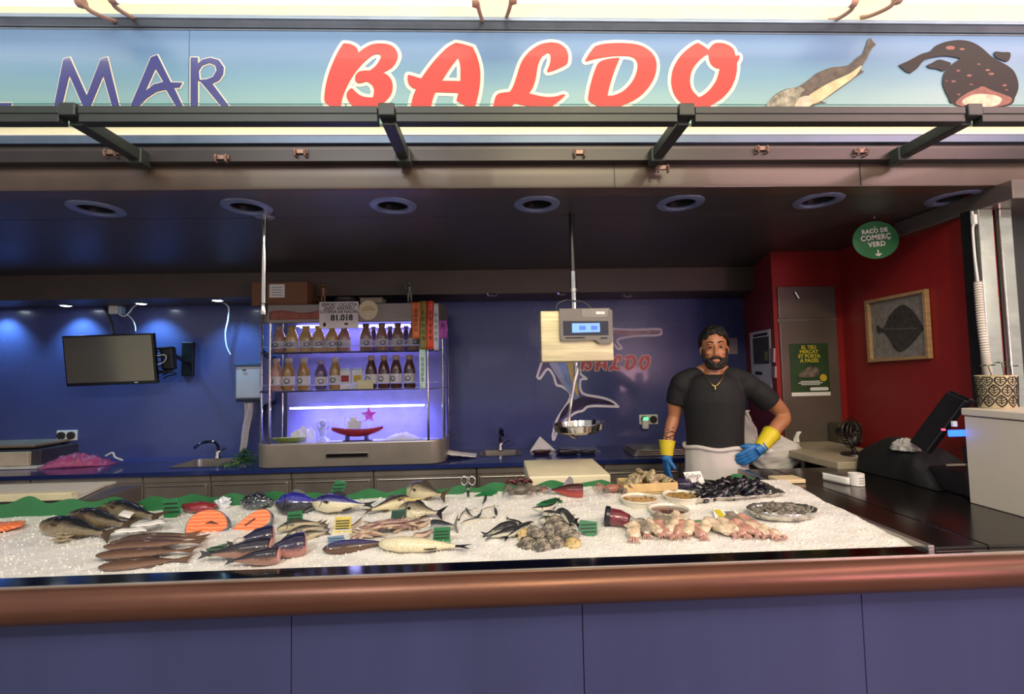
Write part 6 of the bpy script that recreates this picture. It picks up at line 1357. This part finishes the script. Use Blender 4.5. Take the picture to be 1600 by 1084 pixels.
# framed flatfish print on the right wall
fc = [(1357, 470), (1453, 451), (1460, 560), (1363, 566)]
wd = (B-A); wd.z = 0; wd.normalize(); wn = Vector((wd.y, -wd.x, 0)); wn = wn if wn.x < 0 else -wn
def wq(c, o1, o2): 
    P_ = [on_wall(*p)+wn*o1 for p in c]; Q = [p+wn*(o2-o1) for p in P_]; b = MB()
    return b.add(P_+Q, [(0,1,2,3), (7,6,5,4), (0,4,5,1), (1,5,6,2), (2,6,7,3), (3,7,4,0)])
t = thing('framed_print', 'pale wood framed grey print of a flatfish on the red wall', 'picture', tuple(on_wall(1408, 515)))
cc_ = Vector((sum(p[0] for p in fc)/4, sum(p[1] for p in fc)/4))
inn = [tuple(cc_+(Vector(p)-cc_)*Vector((1, 1)).x*.9) for p in fc]
M_fw = mat('pale_frame_wood', 'b08a62', .5, 0, .2, 14, stretch=(1, 1, 6))
for k in range(4): wq([fc[k], fc[(k+1) % 4], inn[(k+1) % 4], inn[k]], .004, .03).build('frame_side', M_fw, t, bevel=.002)
wq(inn, .004, .010).build('print_sheet', mat('print_grey', '8a847c', .6, 0, .25, 30), t)
fl = cr([(1373,507),(1383,513),(1392,494),(1405,480),(1417,476),(1432,488),(1443,505),(1446,515),(1442,520),(1430,535),(1413,549),(1402,546),(1392,530),(1383,519),(1374,521)], 3)
P_ = [on_wall(*p)+wn*.012 for p in fl]; MB().add(P_, [tuple(range(len(P_)))]).build('flatfish_print', mat('print_dark', '403c38', .6, 0, .6, 45), t, solid=.001)
P_ = [on_wall(*p)+wn*.0135 for p in [(1384,513.5),(1436,512),(1436,513.5),(1384,515)]]; MB().add(P_, [(0, 1, 2, 3)]).build('lateral_line_print', mat('print_grey2', '6c6762', .6), t)
# hanging green oval sign
HY = 2.55
t = thing('hanging_sign', 'round green hanging sign with white stencil lettering and arrow', 'sign', tuple(at(1368, 375, Y=HY)))
c = at(1368, 375, Y=HY); rx_ = 40/720*HY*.98; rz_ = 31/720*HY
TS = Matrix.Translation(c) @ Matrix.Rotation(radians(-6), 4, 'Y') @ Matrix.Rotation(pi/2, 4, 'X')
MB().prism([(rx_*cos(2*pi*i/40), rz_*sin(2*pi*i/40)) for i in range(40)], .008, TS, -.004).build('disc', mat('sign_green', '2c7040', .45, 0, .08, 9, coat=.2), t, bevel=.0015)
M_let = mat('sign_white', 'e0dcd0', .5)
for tx, y, sz in (('RACÓ DE', .052, .034), ('COMERÇ', .014, .042), ('VERD', -.026, .040)): text('lettering', tx.replace('Ó', 'O'), sz, M_let, t, TS @ Matrix.Translation((0, y, .0045)), bold=.0012, space=1.08)
MB().prism([(-.003,.0),(.001,.0),(.007,.009),(.001,.009)], .001, TS @ Matrix.Translation((.0, .069, 0)), .004).build('accent_mark', M_let, t)
MB().prism([(-.004,-.058),(.004,-.058),(.004,-.084),(.018,-.078),(.018,-.086),(0,-.096),(-.018,-.086),(-.018,-.078),(-.004,-.084)], .001, TS, .004).build('arrow', M_let, t)
MB().tube([at(1366, 341, Y=HY), (at(1366, 341, Y=HY).x, HY, CEIL)], .002, 6).build('thread', M_white, t, True)
# white cabinet with plant
sz_ = .963; n0 = at(1600, 808, z=sz_); n1 = at(1515, 785, z=sz_); wx0 = (n0.x+n1.x)/2; yfar = n1.y; ztop = at(1512, 637, Y=yfar).z
t = thing('white_cabinet', 'plain white cabinet with a lid standing at the right end of the counter', 'cabinet', (wx0+.3, yfar-.2, sz_))
M_wcab = mat('off_white_laminate', 'c9c0b2', .4, 0, .03, 4)
MB().box(wx0, wx0+.7, 1.52, yfar, sz_, ztop-.034).build('body', M_wcab, t, bevel=.003)
MB().box(wx0-.006, wx0+.7, 1.52, yfar+.006, ztop-.03, ztop).build('lid', M_wcab, t, bevel=.004)
pc = at(1559, 637, z=ztop); pc.x = max(pc.x, wx0+.10); pc = at(1559, 637, X=wx0+.11); rpt = 24.5/720*pc.y; hpt = at(1559, 586, Y=pc.y).z-ztop
pl_ = thing('plant_pot', 'cream pot with a black leaf pattern and small seedlings on the white cabinet', 'pot', (pc.x, pc.y, ztop))
prof = [(0, 0), (rpt*.88, 0), (rpt*.92, .004), (rpt, hpt-.01), (rpt*1.02, hpt), (rpt*.94, hpt), (rpt*.9, hpt-.03), (0, hpt-.032)]
MB().lathe(prof, 40, (pc.x, pc.y, ztop)).build('pot', mat('pot_cream', 'c2b08c', .55, 0, .1, 20), pl_, True)
lv = bpy.data.objects[pl_.children[0].name]; m = MB(); M_leafp = mat('pot_black_print', '1c1a16', .5)
def ppt(a, z): k = z/hpt; r = rpt*(.92+.08*k)+.0012; return Vector((pc.x+r*sin(a), pc.y-r*cos(a), ztop+z))
rows = 3; ncol = 10
for r_ in range(rows):
    for k in range(ncol):
        a0 = 2*pi*(k+.5*(r_ % 2))/ncol; z0_ = hpt*(.06+.31*r_); da = pi/ncol*.86; hh = hpt*.36; m = MB()
        out = [ppt(a0+da*sin(pi*j/8)*(1 if j <= 8 else 1), z0_+hh*j/8) for j in range(9)]+[ppt(a0-da*sin(pi*j/8), z0_+hh*j/8) for j in range(8, -1, -1)]
        out = [p for p in out if p.z < ztop+hpt-.004]
        m.tube(out, .0024, 4); m.tube([ppt(a0, z0_+.01), ppt(a0, min(hpt-.005, z0_+hh*.95))], .002, 4)
        for q in (.3, .5, .7):
            if z0_+hh*(q+.14) < hpt-.004: m.tube([ppt(a0-da*.75*sin(pi*q), z0_+hh*(q+.12)), ppt(a0, z0_+hh*q), ppt(a0+da*.75*sin(pi*q), z0_+hh*(q+.12))], .0018, 4)
        lo = m.build('leaf_motif', M_leafp); lo.parent = lv
MB().lathe([(0, 0), (rpt*.89, 0)], 24, (pc.x, pc.y, ztop+hpt-.028), cap=False).build('soil', mat('potting_soil', '2a1f16', .9, 0, .4, 60), pl_)
for i, (dx, h) in enumerate([(-.03, .05), (.02, .06), (.05, .045)]):
    m = MB(); b0 = Vector((pc.x+dx, pc.y-.01, ztop+hpt-.03)); tp = b0+Vector((.01*(i-1), 0, h+.02)); m.tube([b0, (b0+tp)/2+Vector((.006, 0, 0)), tp], .0018, 5)
    m.build('stem', mat('seedling_stem', '3a4a24', .5), pl_, True)
    for sg in (-1, 1): MB().add([tp, tp+Vector((sg*.018, -.006, .006)), tp+Vector((sg*.036, 0, .001)), tp+Vector((sg*.018, .008, .004))], [(0, 1, 2, 3)]).build('leaf', mat('seedling_leaf', '2e4a22', .5, 0, .2, 40), pl_, solid=.001)
# black things behind: jacket heap, cloth, machine with blue light
SXX = 2.0
ja, jb = at(1340, 745, X=SXX).y, at(1478, 770, X=SXX).y
def jk(u, v):
    y = jb+.05+(ja-jb-.02)*u; x = SXX+.01+.30*v; z = sz_+.004+(.19*(sin(pi*min(1, .12+.95*(1-u)))**.5)*(sin(pi*min(1, .08+.9*v))**.35))*(1+.22*noise.noise((y*7, x*7, 2)))+.012*noise.noise((y*22, x*22, 6))
    if v in (0, 1) or u in (0, 1): z = sz_+.002
    return (x+.02*noise.noise((y*9, z*9, 3)), y, z)
o = MB().grid(jk, 36, 26).build('black_jacket', mat('black_cloth', '0b0b0e', .75, 0, .3, 20, .2, 120), None, True, angle=False); tag(o, 'black jacket heaped on the counter behind the paper roll', 'jacket')
c = at(1415, 702, X=SXX+.06)
def cb_(u, v):
    th, ph = pi*u, 2*pi*v; p = Vector((sin(th)*cos(ph), sin(th)*sin(ph), cos(th))); k = 1+.3*noise.noise(p*2.2)+.18*noise.noise(p*6)+.07*sin(ph*9+p.z*6)
    return (c.x+p.x*.055*k, c.y+p.y*.055*k, c.z+.008+max(-.01, p.z*.042*k))
o = MB().grid(cb_, 28, 36).build('crumpled_cloth', mat('grey_white_cloth', 'a8a49e', .7, 0, .35, 40), None, True, angle=False); tag(o, 'crumpled grey and white cloth lying on the black jacket', 'cloth')
my = at(1490, 700, X=SXX+.05).y
t = thing('register', 'black machine with a tilted screen and a bright blue light beside the white cabinet', 'machine', (SXX+.2, my, sz_))
MB().box(SXX+.03, SXX+.36, yfar+.01, yfar+.075, sz_, sz_+.22).build('body', mat('black_machine', '101014', .35, 0, .2, 20), t, bevel=.008)
a_, b_ = at(1446, 705, Y=my+.12), at(1507, 624, Y=my+.02); d = (b_-a_); L = d.length
TT = facing((a_+b_)/2, d, (0, 1, .3))
MB().cbox((0, .03, 0), (L, .10, .03), TT).build('tilted_screen', mat('black_screen', '17171b', .4), t, bevel=.006)
MB().cbox((L*.46, .03, -.015), (.05, .1, .03), TT).build('screen_hinge', M_black, t, bevel=.004)
q0, q1 = at(1482, 682, Y=yfar+.008), at(1512, 668, Y=yfar+.008)
MB().box(q0.x, q1.x, yfar+.004, yfar+.012, q0.z, q1.z-.008).build('blue_light', mat('blue_led', '1030ff', .3, emit=(.02, .1, 1), estr=4), t, bevel=.003)
MB().cbox(at(1474, 671, Y=yfar+.008), (.012, .008, .008)).build('red_light', mat('red_led', 'ff3040', .3, emit=(1, .1, .2), estr=1.5), t)
MB().cbox(at(1491, 662, Y=yfar+.03), (.018, .01, .022)).build('small_label', M_paper, t)
MB().box(q0.x-.02, q1.x+.05, yfar+.004, yfar+.010, at(1490, 728, Y=yfar).z, at(1490, 725, Y=yfar).z).build('chrome_strip', M_chrome, t)
MB().box(SXX+.05, SXX+.34, yfar+.075, my+.13, sz_, sz_+.10).build('rear_box', M_black, t, bevel=.006)
# side table, fan, cardboard
tz_ = 1.0; P = [at(1309, 722, z=tz_), at(1262, 711, z=tz_), at(1258, 701, z=tz_), at(1348, 703, z=tz_)]
tb = thing('side_table', 'pale thick-topped table behind the counter under the desk fan', 'table', (P[0].x, P[0].y+.2, 0))
P = [Vector((P[0].x, P[0].y)), Vector((P[1].x, P[1].y)), Vector((P[1].x, RY-.03)), Vector((A.x-.17, RY-.03)), Vector((A.x-.17, P[0].y))]
MB().prism([tuple(p) for p in P], .045, None, tz_-.045).build('top', mat('pale_table_top', 'a89c84', .5, 0, .1, 8), tb, bevel=.006)
for lx, ly in ((P[0].x+.06, P[0].y+.06), (P[1].x+.04, P[1].y+.08), (P[1].x+.05, RY-.08), (A.x-.22, RY-.08)): MB().box(lx-.02, lx+.02, ly-.02, ly+.02, 0, tz_-.045).build('leg', M_black, tb, bevel=.003)
fp = at(1336, 711, z=tz_); fcn = at(1329, 676, Y=fp.y)
fn = thing('desk_fan', 'small dark desk fan standing on the pale table', 'fan', (fp.x, fp.y, tz_)); rf = 24/720*fp.y
M_fan = mat('fan_dark', '1a1817', .35, 0, .2, 20)
MB().lathe([(0, 0), (.075, 0), (.07, .012), (.02, .022), (0, .022)], 20, (fp.x, fp.y, tz_)).build('base', M_fan, fn, True)
MB().tube([(fp.x, fp.y, tz_+.02), (fcn.x, fp.y+.03, fcn.z-.02)], .012, 8).build('stem', M_fan, fn, True)
FT = Matrix.Translation(fcn) @ Matrix.Rotation(radians(25), 4, 'Z') @ Matrix.Rotation(pi/2, 4, 'X')
MB().tube([FT @ Vector((0, 0, -.07)), FT @ Vector((0, 0, -.02))], [.03, .04], 12).build('motor', M_fan, fn, True)
m = MB()
for k in range(30):
    a = 2*pi*k/30; m.tube([FT @ Vector((cos(a)*.02, sin(a)*.02, .035)), FT @ Vector((cos(a)*rf*.7, sin(a)*rf*.7, .03)), FT @ Vector((cos(a)*rf, sin(a)*rf, 0)), FT @ Vector((cos(a)*rf*.6, sin(a)*rf*.6, -.035))], .0014, 4)
for rr, zz in ((rf, 0), (rf*.7, .03), (.02, .035), (rf*.85, .018)): m.tube([FT @ Vector((cos(2*pi*k/28)*rr, sin(2*pi*k/28)*rr, zz)) for k in range(28)], .0022, 5, closed=True)
m.build('cage', M_fan, fn, True)
for k in range(4):
    a = 2*pi*k/4; MB().add([FT @ Vector((cos(a)*.015, sin(a)*.015, 0)), FT @ Vector((cos(a+.1)*rf*.85, sin(a+.1)*rf*.85, .012)), FT @ Vector((cos(a+.9)*rf*.85, sin(a+.9)*rf*.85, -.012)), FT @ Vector((cos(a+1.1)*.015, sin(a+1.1)*.015, 0))], [(0, 1, 2, 3)]).build('blade', M_fan, fn, solid=.002)
q0, q1 = at(1350, 697, Y=RY-.14), at(1387, 660, Y=RY-.14)
o = MB().box(q0.x, min(q1.x, A.x-.18), RY-.14, RY-.04, tz_, q1.z).build('drab_box', mat('drab_cardboard', '4a4030', .75, 0, .12, 12), None, bevel=.004); tag(o, 'drab cardboard box standing behind the desk fan', 'box')
# plastic bags, board, paper roll
M_bag = mat('white_plastic_bag', 'e8e6e0', .28, 0, .08, 12, coat=.4, sss=.1)
def bag(lab, px0, px1, pyb, pyt, Yb_, seed, handles, dep=.16):
    a, b_ = at(px0, pyb, Y=Yb_), at(px1, pyb, Y=Yb_); zt_ = at((px0+px1)/2, pyt, Y=Yb_).z; zb_ = .87; h = zt_-zb_; cx_ = (a.x+b_.x)/2; rw = (b_.x-a.x)/2
    t = thing('plastic_bag', lab, 'bag', (cx_, Yb_+dep*.5, zb_), group='plastic bags beside the shopkeeper')
    def f(u, v):
        ph = 2*pi*v; k = (.82+.3*sin(pi*min(1, u*1.02))**.8)*(1-.55*max(0, u-.72)/.28); n_ = 1+.16*noise.noise((cos(ph)*1.5+seed, sin(ph)*1.5, u*3))+.09*noise.noise((cos(ph)*4+seed, sin(ph)*4, u*8))+.04*sin(ph*7+u*12+seed)
        return (cx_+rw*.9*k*n_*cos(ph), Yb_+dep*.6+dep*.55*k*n_*sin(ph), zb_+.004+h*u*(1+.05*noise.noise((ph, seed, 3))*u))
    b = MB().grid(f, 30, 48); b.add([f(1, j/48) for j in range(48)], [tuple(range(48))]); b.build('bag', M_bag, t, True, angle=False)
    for hx in handles:
        p = Vector((cx_+hx*rw, Yb_+dep*.4, zt_-.02)); MB().grid(lambda u, v: (p.x+(u-.5)*.035+.02*v*hx, p.y+.012*sin(u*6+v*4), p.z-.02+.07*v), 6, 8).build('handle', M_bag, t, True, solid=.002)
bag('full white plastic bag with knotted handles beside the red and steel doorway', 1180, 1267, 741, 684, 2.98, 3, (-.1, .75), .14)
bag('narrow upright plastic bag between the shopkeeper and the large bag', 1160, 1190, 742, 648, 3.12, 9, (0,), .07)
P = [at(1178, 751, z=sz_+.02), at(1266, 751, z=sz_+.02)]
o = MB().box(max(P[0].x, RX0+.03), P[1].x, P[0].y, P[0].y+.10, sz_+.001, sz_+.02).build('light_board', mat('cream_board', 'd8c69a', .45, 0, .1, 12), None, bevel=.003); tag(o, 'cream board at the back left corner of the steel slab', 'board')
p = at(1347, 760, z=sz_); rr = 11/720*p.y
t = thing('paper_roll', 'unrolled white receipt paper roll lying on the steel slab', 'paper roll', tuple(p))
MB().lathe([(rr*.4, 0), (rr, 0), (rr, .055), (rr*.4, .055), (rr*.4, 0)], 26, (p.x, p.y+rr, sz_+.001), cap=False).build('roll', M_paper, t, True)
MB().grid(lambda u, v: (p.x-rr-.005-.05*u, p.y+rr*.8-.02*sin(5*u)+.10*u, sz_+.002+.036*v), 14, 3).build('loose_strip', M_paper, t, True, solid=.0008)
m = MB()
for k in range(3): m.cbox((p.x, p.y-.0008, sz_+.015+.012*k), (rr*.7, .0006, .003))
m.build('printed_text', mat('roll_print', '86827c', .6), t)
q = at(1316, 748, z=sz_)
o = MB().prism([(q.x-.05, q.y+.02), (q.x+.05, q.y-.01), (q.x+.07, q.y+.09), (q.x-.03, q.y+.12)], .012, None, sz_+.001).build('receipt_pad', mat('grey_pad', '6a645e', .4, .3), None, bevel=.003); tag(o, 'flat grey pad lying beside the paper roll on the slab', 'pad')

ben = thing('low_bench', 'low steel bench under the plastic bags behind the counter', 'bench', (1.8, 3.05, 0))
bx0, bx1 = at(1164, 740, Y=3.0).x, at(1256, 740, Y=3.0).x
MB().box(bx0, bx1, 2.93, 3.22, .84, .868).build('top', M_steelh, ben, bevel=.004)
for lx in (bx0+.03, bx1-.03):
    for ly in (2.96, 3.19): MB().box(lx-.015, lx+.015, ly-.015, ly+.015, 0, .84).build('leg', M_steel, ben)
# ------------------------------------------------------------------ the shopkeeper
MYm = 2.86; mx = at(1115, 640, Y=MYm).x
man = thing('person', 'bearded man in black t-shirt, white apron and yellow-blue gloves, one hand on hip', 'person', (mx, MYm, 0), (0, 0, radians(-20)), local=True)
M_skin = mat('skin', 'ad7350', .45, 0, .08, 14, .05, 200, sss=.08)
M_hair = mat('black_hair', '0d0b0a', .6, 0, .5, 60, .8, 180); M_beard = mat('beard_hair', '17110d', .65, 0, .6, 90, .9, 220)
M_shirt = mat('black_tshirt', '0f0f11', .8, 0, .25, 16, .15, 250); M_apron = mat('apron_white', 'cfc9c2', .7, 0, .05, 12, .1, 200)
M_gy = mat('glove_yellow', 'd8c428', .45, 0, .08, 20); M_gb = mat('glove_blue', '2b6fae', .45, 0, .12, 25, .2, 120)
M_trs = mat('dark_trousers', '1a1b22', .8, 0, .2, 20)
def fuse(name, b, m, parent, vox, smooth=8, disp=0):
    """one continuous skin grown over the overlapping limbs"""
    o = obj(name, b.mesh(name, m, True)); r = o.modifiers.new('r', 'REMESH'); r.mode = 'VOXEL'; r.voxel_size = vox; r.use_smooth_shade = True
    s_ = o.modifiers.new('s', 'SMOOTH'); s_.iterations = smooth; s_.factor = .5
    dg = bpy.context.evaluated_depsgraph_get(); dg.update(); me = bpy.data.meshes.new_from_object(o.evaluated_get(dg))
    bpy.data.objects.remove(o); me.name = name; o = obj(name, me, parent)
    me.materials.clear(); me.materials.append(m)
    for p in me.polygons: p.use_smooth = True
    return o
hx, hy = .018, -.01                                        # head centre
b = MB()
b.ball((hx, hy+.01, 1.70), (.074, .094, .098), 28, 20)      # cranium
b.ball((hx, hy-.024, 1.625), (.061, .066, .083), 24, 16)    # face and jaw
b.ball((hx, hy-.068, 1.562), (.026, .022, .022), 14, 10)    # chin
for sg in (-1, 1):
    b.ball((hx+sg*.038, hy-.066, 1.640), (.022, .018, .016), 12, 8)       # cheekbone
    b.ball((hx+sg*.028, hy-.078, 1.697), (.027, .013, .0085), 12, 8)      # brow
    b.ball((hx+sg*.077, hy+.012, 1.655), (.010, .019, .030), 12, 8)       # ear
    b.ball((hx+sg*.012, hy-.098, 1.622), (.009, .010, .008), 10, 7)       # nostril wing
b.tube([(hx, hy-.080, 1.693), (hx, hy-.092, 1.665), (hx, hy-.106, 1.640), (hx, hy-.108, 1.628), (hx, hy-.092, 1.618)], [.009, .010, .0125, .0125, .009], 12)
b.ball((hx, hy-.086, 1.592), (.024, .010, .0062), 14, 8); b.ball((hx, hy-.083, 1.580), (.021, .011, .0075), 14, 8)   # lips
b.tube([(hx, hy+.012, 1.63), (.012, .012, 1.55), (.008, .012, 1.50), (.005, .012, 1.44)], [.058, .060, .066, .09], 18)  # neck
for sg in (-1, 1): b.tube([(.008+sg*.03, .025, 1.545), (sg*.11, .02, 1.495), (sg*.17, .012, 1.465)], [.04, .044, .05], 12)
b.tube([(0, 0, 1.47), (0, -.005, 1.36), (0, -.005, 1.22), (0, -.002, 1.10), (0, 0, .98), (0, 0, .90)], [.14, .165, .15, .145, .155, .14], 24, squash=.68)
for sg in (-1, 1): b.tube([(sg*.085, .0, .94), (sg*.095, -.005, .52), (sg*.10, .01, .10), (sg*.10, .0, .06)], [.088, .06, .042, .04], 14); b.tube([(sg*.10, .04, .05), (sg*.105, -.14, .035)], [.04, .035], 10)
SL, EL, WL = Vector((-.190, .01, 1.452)), Vector((-.236, .03, 1.235)), Vector((-.288, -.035, 1.055))
SR, ER, WR = Vector((.205, .01, 1.448)), Vector((.405, .085, 1.245)), Vector((.262, -.085, 1.105))
b.tube(path([SL, SL.lerp(EL, .5)+Vector((-.008, 0, 0)), EL, EL.lerp(WL, .4)+Vector((-.003, 0, 0)), WL], 5), [.058-.0005*i for i in range(6)]+[.055-.0035*i for i in range(1, 6)]+[.0385+.001*i for i in range(1, 4)]+[.041-.0018*i for i in range(1, 8)], 16)
b.tube(path([SR, SR.lerp(ER, .5)+Vector((.006, 0, .008)), ER, ER.lerp(WR, .45)+Vector((.004, 0, -.004)), WR], 5), [.058-.0005*i for i in range(6)]+[.055-.0030*i for i in range(1, 6)]+[.041+.0008*i for i in range(1, 4)]+[.043-.0018*i for i in range(1, 8)], 16)
b.ball(ER+Vector((.004, .012, -.004)), .036, 12, 8)
fuse('body', b, M_skin, man, .006, 6)
# eyes
for sg in (-1, 1):
    c = Vector((hx+sg*.030, hy-.0735, 1.674))
    e = MB().ball(c, (.0125, .011, .0065), 14, 9).build('eye', mat('eye_white', '8c8078', .2), man, True)
    MB().ball(c+Vector((0, -.0085, 0)), (.0068, .0038, .0062), 12, 7).build('iris', mat('iris_dark', '1c120c', .15), None, True).parent = e
    MB().tube([c+Vector((-.014, -.004, .003)), c+Vector((-.007, -.011, .009)), c+Vector((.007, -.011, .009)), c+Vector((.014, -.004, .003))], .0042, 8).build('eyelid', M_skin, None, True).parent = e
    MB().tube([(hx+sg*.012, hy-.089, 1.700), (hx+sg*.03, hy-.090, 1.7065), (hx+sg*.05, hy-.076, 1.700)], [.0055, .006, .003], 8, squash=.6).build('eyebrow', M_hair, man, True)
# hair: shell over the cranium, hairline high in front, down to the nape
def hairf(u, v):
    ph = 2*pi*v; fr_ = max(0, -sin(ph))                    # 1 at the forehead
    zlow = -.62+.16*noise.noise((cos(ph)*6, sin(ph)*6, 1))+1.18*fr_**.7 + (.22 if abs(cos(ph)) > .8 else 0)
    el = pi/2-(pi/2-math.asin(max(-.9, min(.75, zlow))))*u
    p = Vector((cos(el)*cos(ph), cos(el)*sin(ph), sin(el)))
    k = 1.05+.06*noise.noise(p*4)+.07*noise.noise(p*11)+.035*noise.noise(p*27)+.07*max(0, p.z)
    return (hx+p.x*.079*k, hy+.012+p.y*.098*k, 1.700+p.z*.098*k)
MB().grid(hairf, 26, 60).build('hair', M_hair, man, True, solid=.012, angle=False)
# beard: sideburns, cheeks, jaw and moustache as one mesh
b = MB()
for sg in (-1, 1):
    b.tube(path([(hx+sg*.072, hy-.012, 1.668), (hx+sg*.069, hy-.024, 1.628), (hx+sg*.060, hy-.044, 1.594), (hx+sg*.040, hy-.068, 1.562), (hx, hy-.078, 1.548)], 4), [.006+.0008*i for i in range(17)], 10)
    b.tube(path([(hx+sg*.050, hy-.062, 1.600), (hx+sg*.036, hy-.078, 1.583), (hx+sg*.012, hy-.086, 1.563)], 4), [.015]*9, 10)
    b.tube(path([(hx, hy-.094, 1.609), (hx+sg*.018, hy-.092, 1.608), (hx+sg*.032, hy-.081, 1.598), (hx+sg*.034, hy-.076, 1.580)], 4), [.0085]*13, 8)
b.ball((hx, hy-.072, 1.556), (.036, .024, .024), 14, 10); b.ball((hx, hy-.045, 1.552), (.05, .04, .018), 14, 10); b.ball((hx, hy-.086, 1.568), (.013, .008, .008), 10, 6)
fuse('beard', b, M_beard, man, .004, 3)
MB().ball((hx, hy-.0935, 1.585), (.020, .006, .0055), 14, 8).build('lower_lip', mat('lip', '96584a', .4), man, True)
# t-shirt
b = MB()
b.tube([(0, .008, 1.497), (0, .004, 1.465), (0, 0, 1.42), (0, -.006, 1.34), (0, -.006, 1.22), (0, -.004, 1.10), (0, 0, 1.045)], [.118, .158, .175, .184, .172, .166, .172], 28, squash=.70)
b.ball(SL+Vector((.012, 0, -.012)), .079, 16, 12); b.ball(SR+Vector((-.012, 0, -.012)), .079, 16, 12)
for sg in (-1, 1): b.tube([(.006+sg*.055, .018, 1.518), (sg*.115, .016, 1.498), (sg*.175, .012, 1.462)], [.038, .056, .066], 16)
b.tube([SL+Vector((.03, 0, .0)), SL.lerp(EL, .25), SL.lerp(EL, .62)], [.072, .071, .068], 18)
b.tube([SR+Vector((-.03, 0, .0)), SR.lerp(ER, .3), SR.lerp(ER, .62)], [.070, .072, .073], 18)
shirt = fuse('t_shirt', b, M_shirt, man, .008, 6)
ptsn = [(.006+.066*sin(a), .012-.078*cos(a), 1.512-.016*cos(a)) for a in [2*pi*i/28 for i in range(28)]]
MB().tube(ptsn, .007, 8, closed=True).build('collar', M_shirt, None, True).parent = shirt
# gold chain
cp = path([(-.052, -.030, 1.528), (-.045, -.086, 1.495), (-.022, -.128, 1.455), (.0, -.138, 1.437), (.024, -.128, 1.455), (.052, -.086, 1.495), (.064, -.030, 1.528)], 6)
ch = MB().tube(cp, .0022, 6).build('necklace', mat('gold_chain', 'b89a58', .3, .9, .1, 30), man, True)
MB().lathe([(0, 0), (.006, .004), (.005, .016), (.002, .022), (0, .022)], 10, (0, -.142, 1.413)).build('pendant', MC['gold_chain'], None, True).parent = ch
# tattoo on the forearm
fa = lambda k, a: EL.lerp(WL, k)+Vector((cos(a)*.038*(1-.1*k), -sin(a)*.0405*(1-.12*k), 0))
for pts in ([fa(.35+.05*i, 1.2+.9*sin(i*1.1)) for i in range(9)], [fa(.45+.04*i, 1.9-.7*cos(i*.9)) for i in range(8)]):
    MB().tube(path(pts, 3), .0022, 5).build('tattoo', mat('tattoo_ink', '2a1c18', .5), man, True)
# apron with rolled waist
def apr(u, v):
    a = radians(-205+230*u); r = 1+.02*sin(u*40+3*v)*v+.03*noise.noise((u*12, v*3, 1)); fl = .022*v
    return ((.178+fl)*r*cos(a)+.0, -.004+(.128+fl)*r*sin(a), 1.062-.60*v+.004*sin(u*23))
ap = MB().grid(apr, 80, 24).build('apron', M_apron, man, True, solid=.003, angle=False)
MB().tube([(.182*cos(a), -.004+.132*sin(a), 1.060+.006*sin(5*a)) for a in [2*pi*i/40 for i in range(40)]], .013, 8, closed=True).build('waist_roll', M_apron, None, True).parent = ap
b = MB(); b.tube([(0, 0, 1.03), (0, 0, .95), (0, 0, .88)], [.162, .168, .16], 20, squash=.72)
for sg in (-1, 1): b.tube([(sg*.085, .0, .93), (sg*.095, -.005, .52), (sg*.10, .01, .09)], [.095, .072, .062], 14)
fuse('trousers', b, M_trs, man, .012, 4)
for sg in (-1, 1):
    b = MB(); b.tube([(sg*.10, .05, .05), (sg*.102, -.03, .05), (sg*.106, -.14, .035), (sg*.107, -.18, .03)], [.046, .05, .044, .03], 12, squash=.85); fuse('shoe', b, M_black, man, .01, 3)
# gloves: palm, four fingers of different length and a thumb, closed in one skin
def glove(W_, cuff0, dirv, side, curl, thumb_out, palm_n):
    d = Vector(dirv).normalized(); sd = Vector(side); sd = (sd-d*sd.dot(d)).normalized(); n_ = Vector(palm_n); n_ = (n_-d*n_.dot(d)-sd*n_.dot(sd)).normalized()
    c0 = Vector(W_); k0 = c0+d*.085; b = MB()
    b.tube([c0-d*.03, c0, c0+d*.03], [.034, .033, .036], 14)
    for q in (-.028, -.009, .010, .028): b.tube([c0+d*.02+sd*q*.7, c0+d*.055+sd*q, k0+sd*q*1.05], [.018, .017, .0145], 10)
    for q, L in ((-.030, .060), (-.010, .076), (.011, .072), (.030, .056)):     # little finger to index
        p = k0+sd*q; pts = [p-d*.02, p]; a = 0; dd = d
        for sgm, cu in ((.45, .5), (.32, .8), (.23, .6)):
            a += curl*cu; dd = (d*cos(a)+n_*sin(a)); p = p+dd*L*sgm; pts.append(p)
        b.tube(pts, [.012, .0125, .0115, .0105, .0088], 10)
    tb = c0+d*.028+sd*.032; t1 = tb+(sd*.75*thumb_out+d*.6+n_*.35).normalized()*.036; t2 = t1+(sd*.3*thumb_out+d*.85+n_*.5).normalized()*.032
    b.tube([c0+d*.012+sd*.016, tb, t1, t2], [.016, .0155, .0125, .0095], 10)
    g = fuse('glove', b, M_gb, man, .004, 3)
    A_, B_ = Vector(cuff0), c0+d*.002; ax = (B_-A_)
    MB().tube([A_, A_+ax*.1, A_.lerp(B_, .5), B_], [.050, .0495, .044, .038], 20).build('cuff', M_gy, None, True).parent = g
    MB().tube([A_, A_+ax*.06], [.0525, .0525], 20).build('cuff_rim', M_gy, None, True).parent = g
glove((-.290, -.045, 1.000), WL+Vector((.004, .008, .035)), (-.02, -.10, -1), (.35, -.9, 0), .35, .7, (.9, .35, 0))
glove((.232, -.112, 1.072), WR+Vector((.050, .055, .045)), (-.78, -.16, -.52), (-.40, -.2, .85), .32, .5, (-.3, .9, -.2))
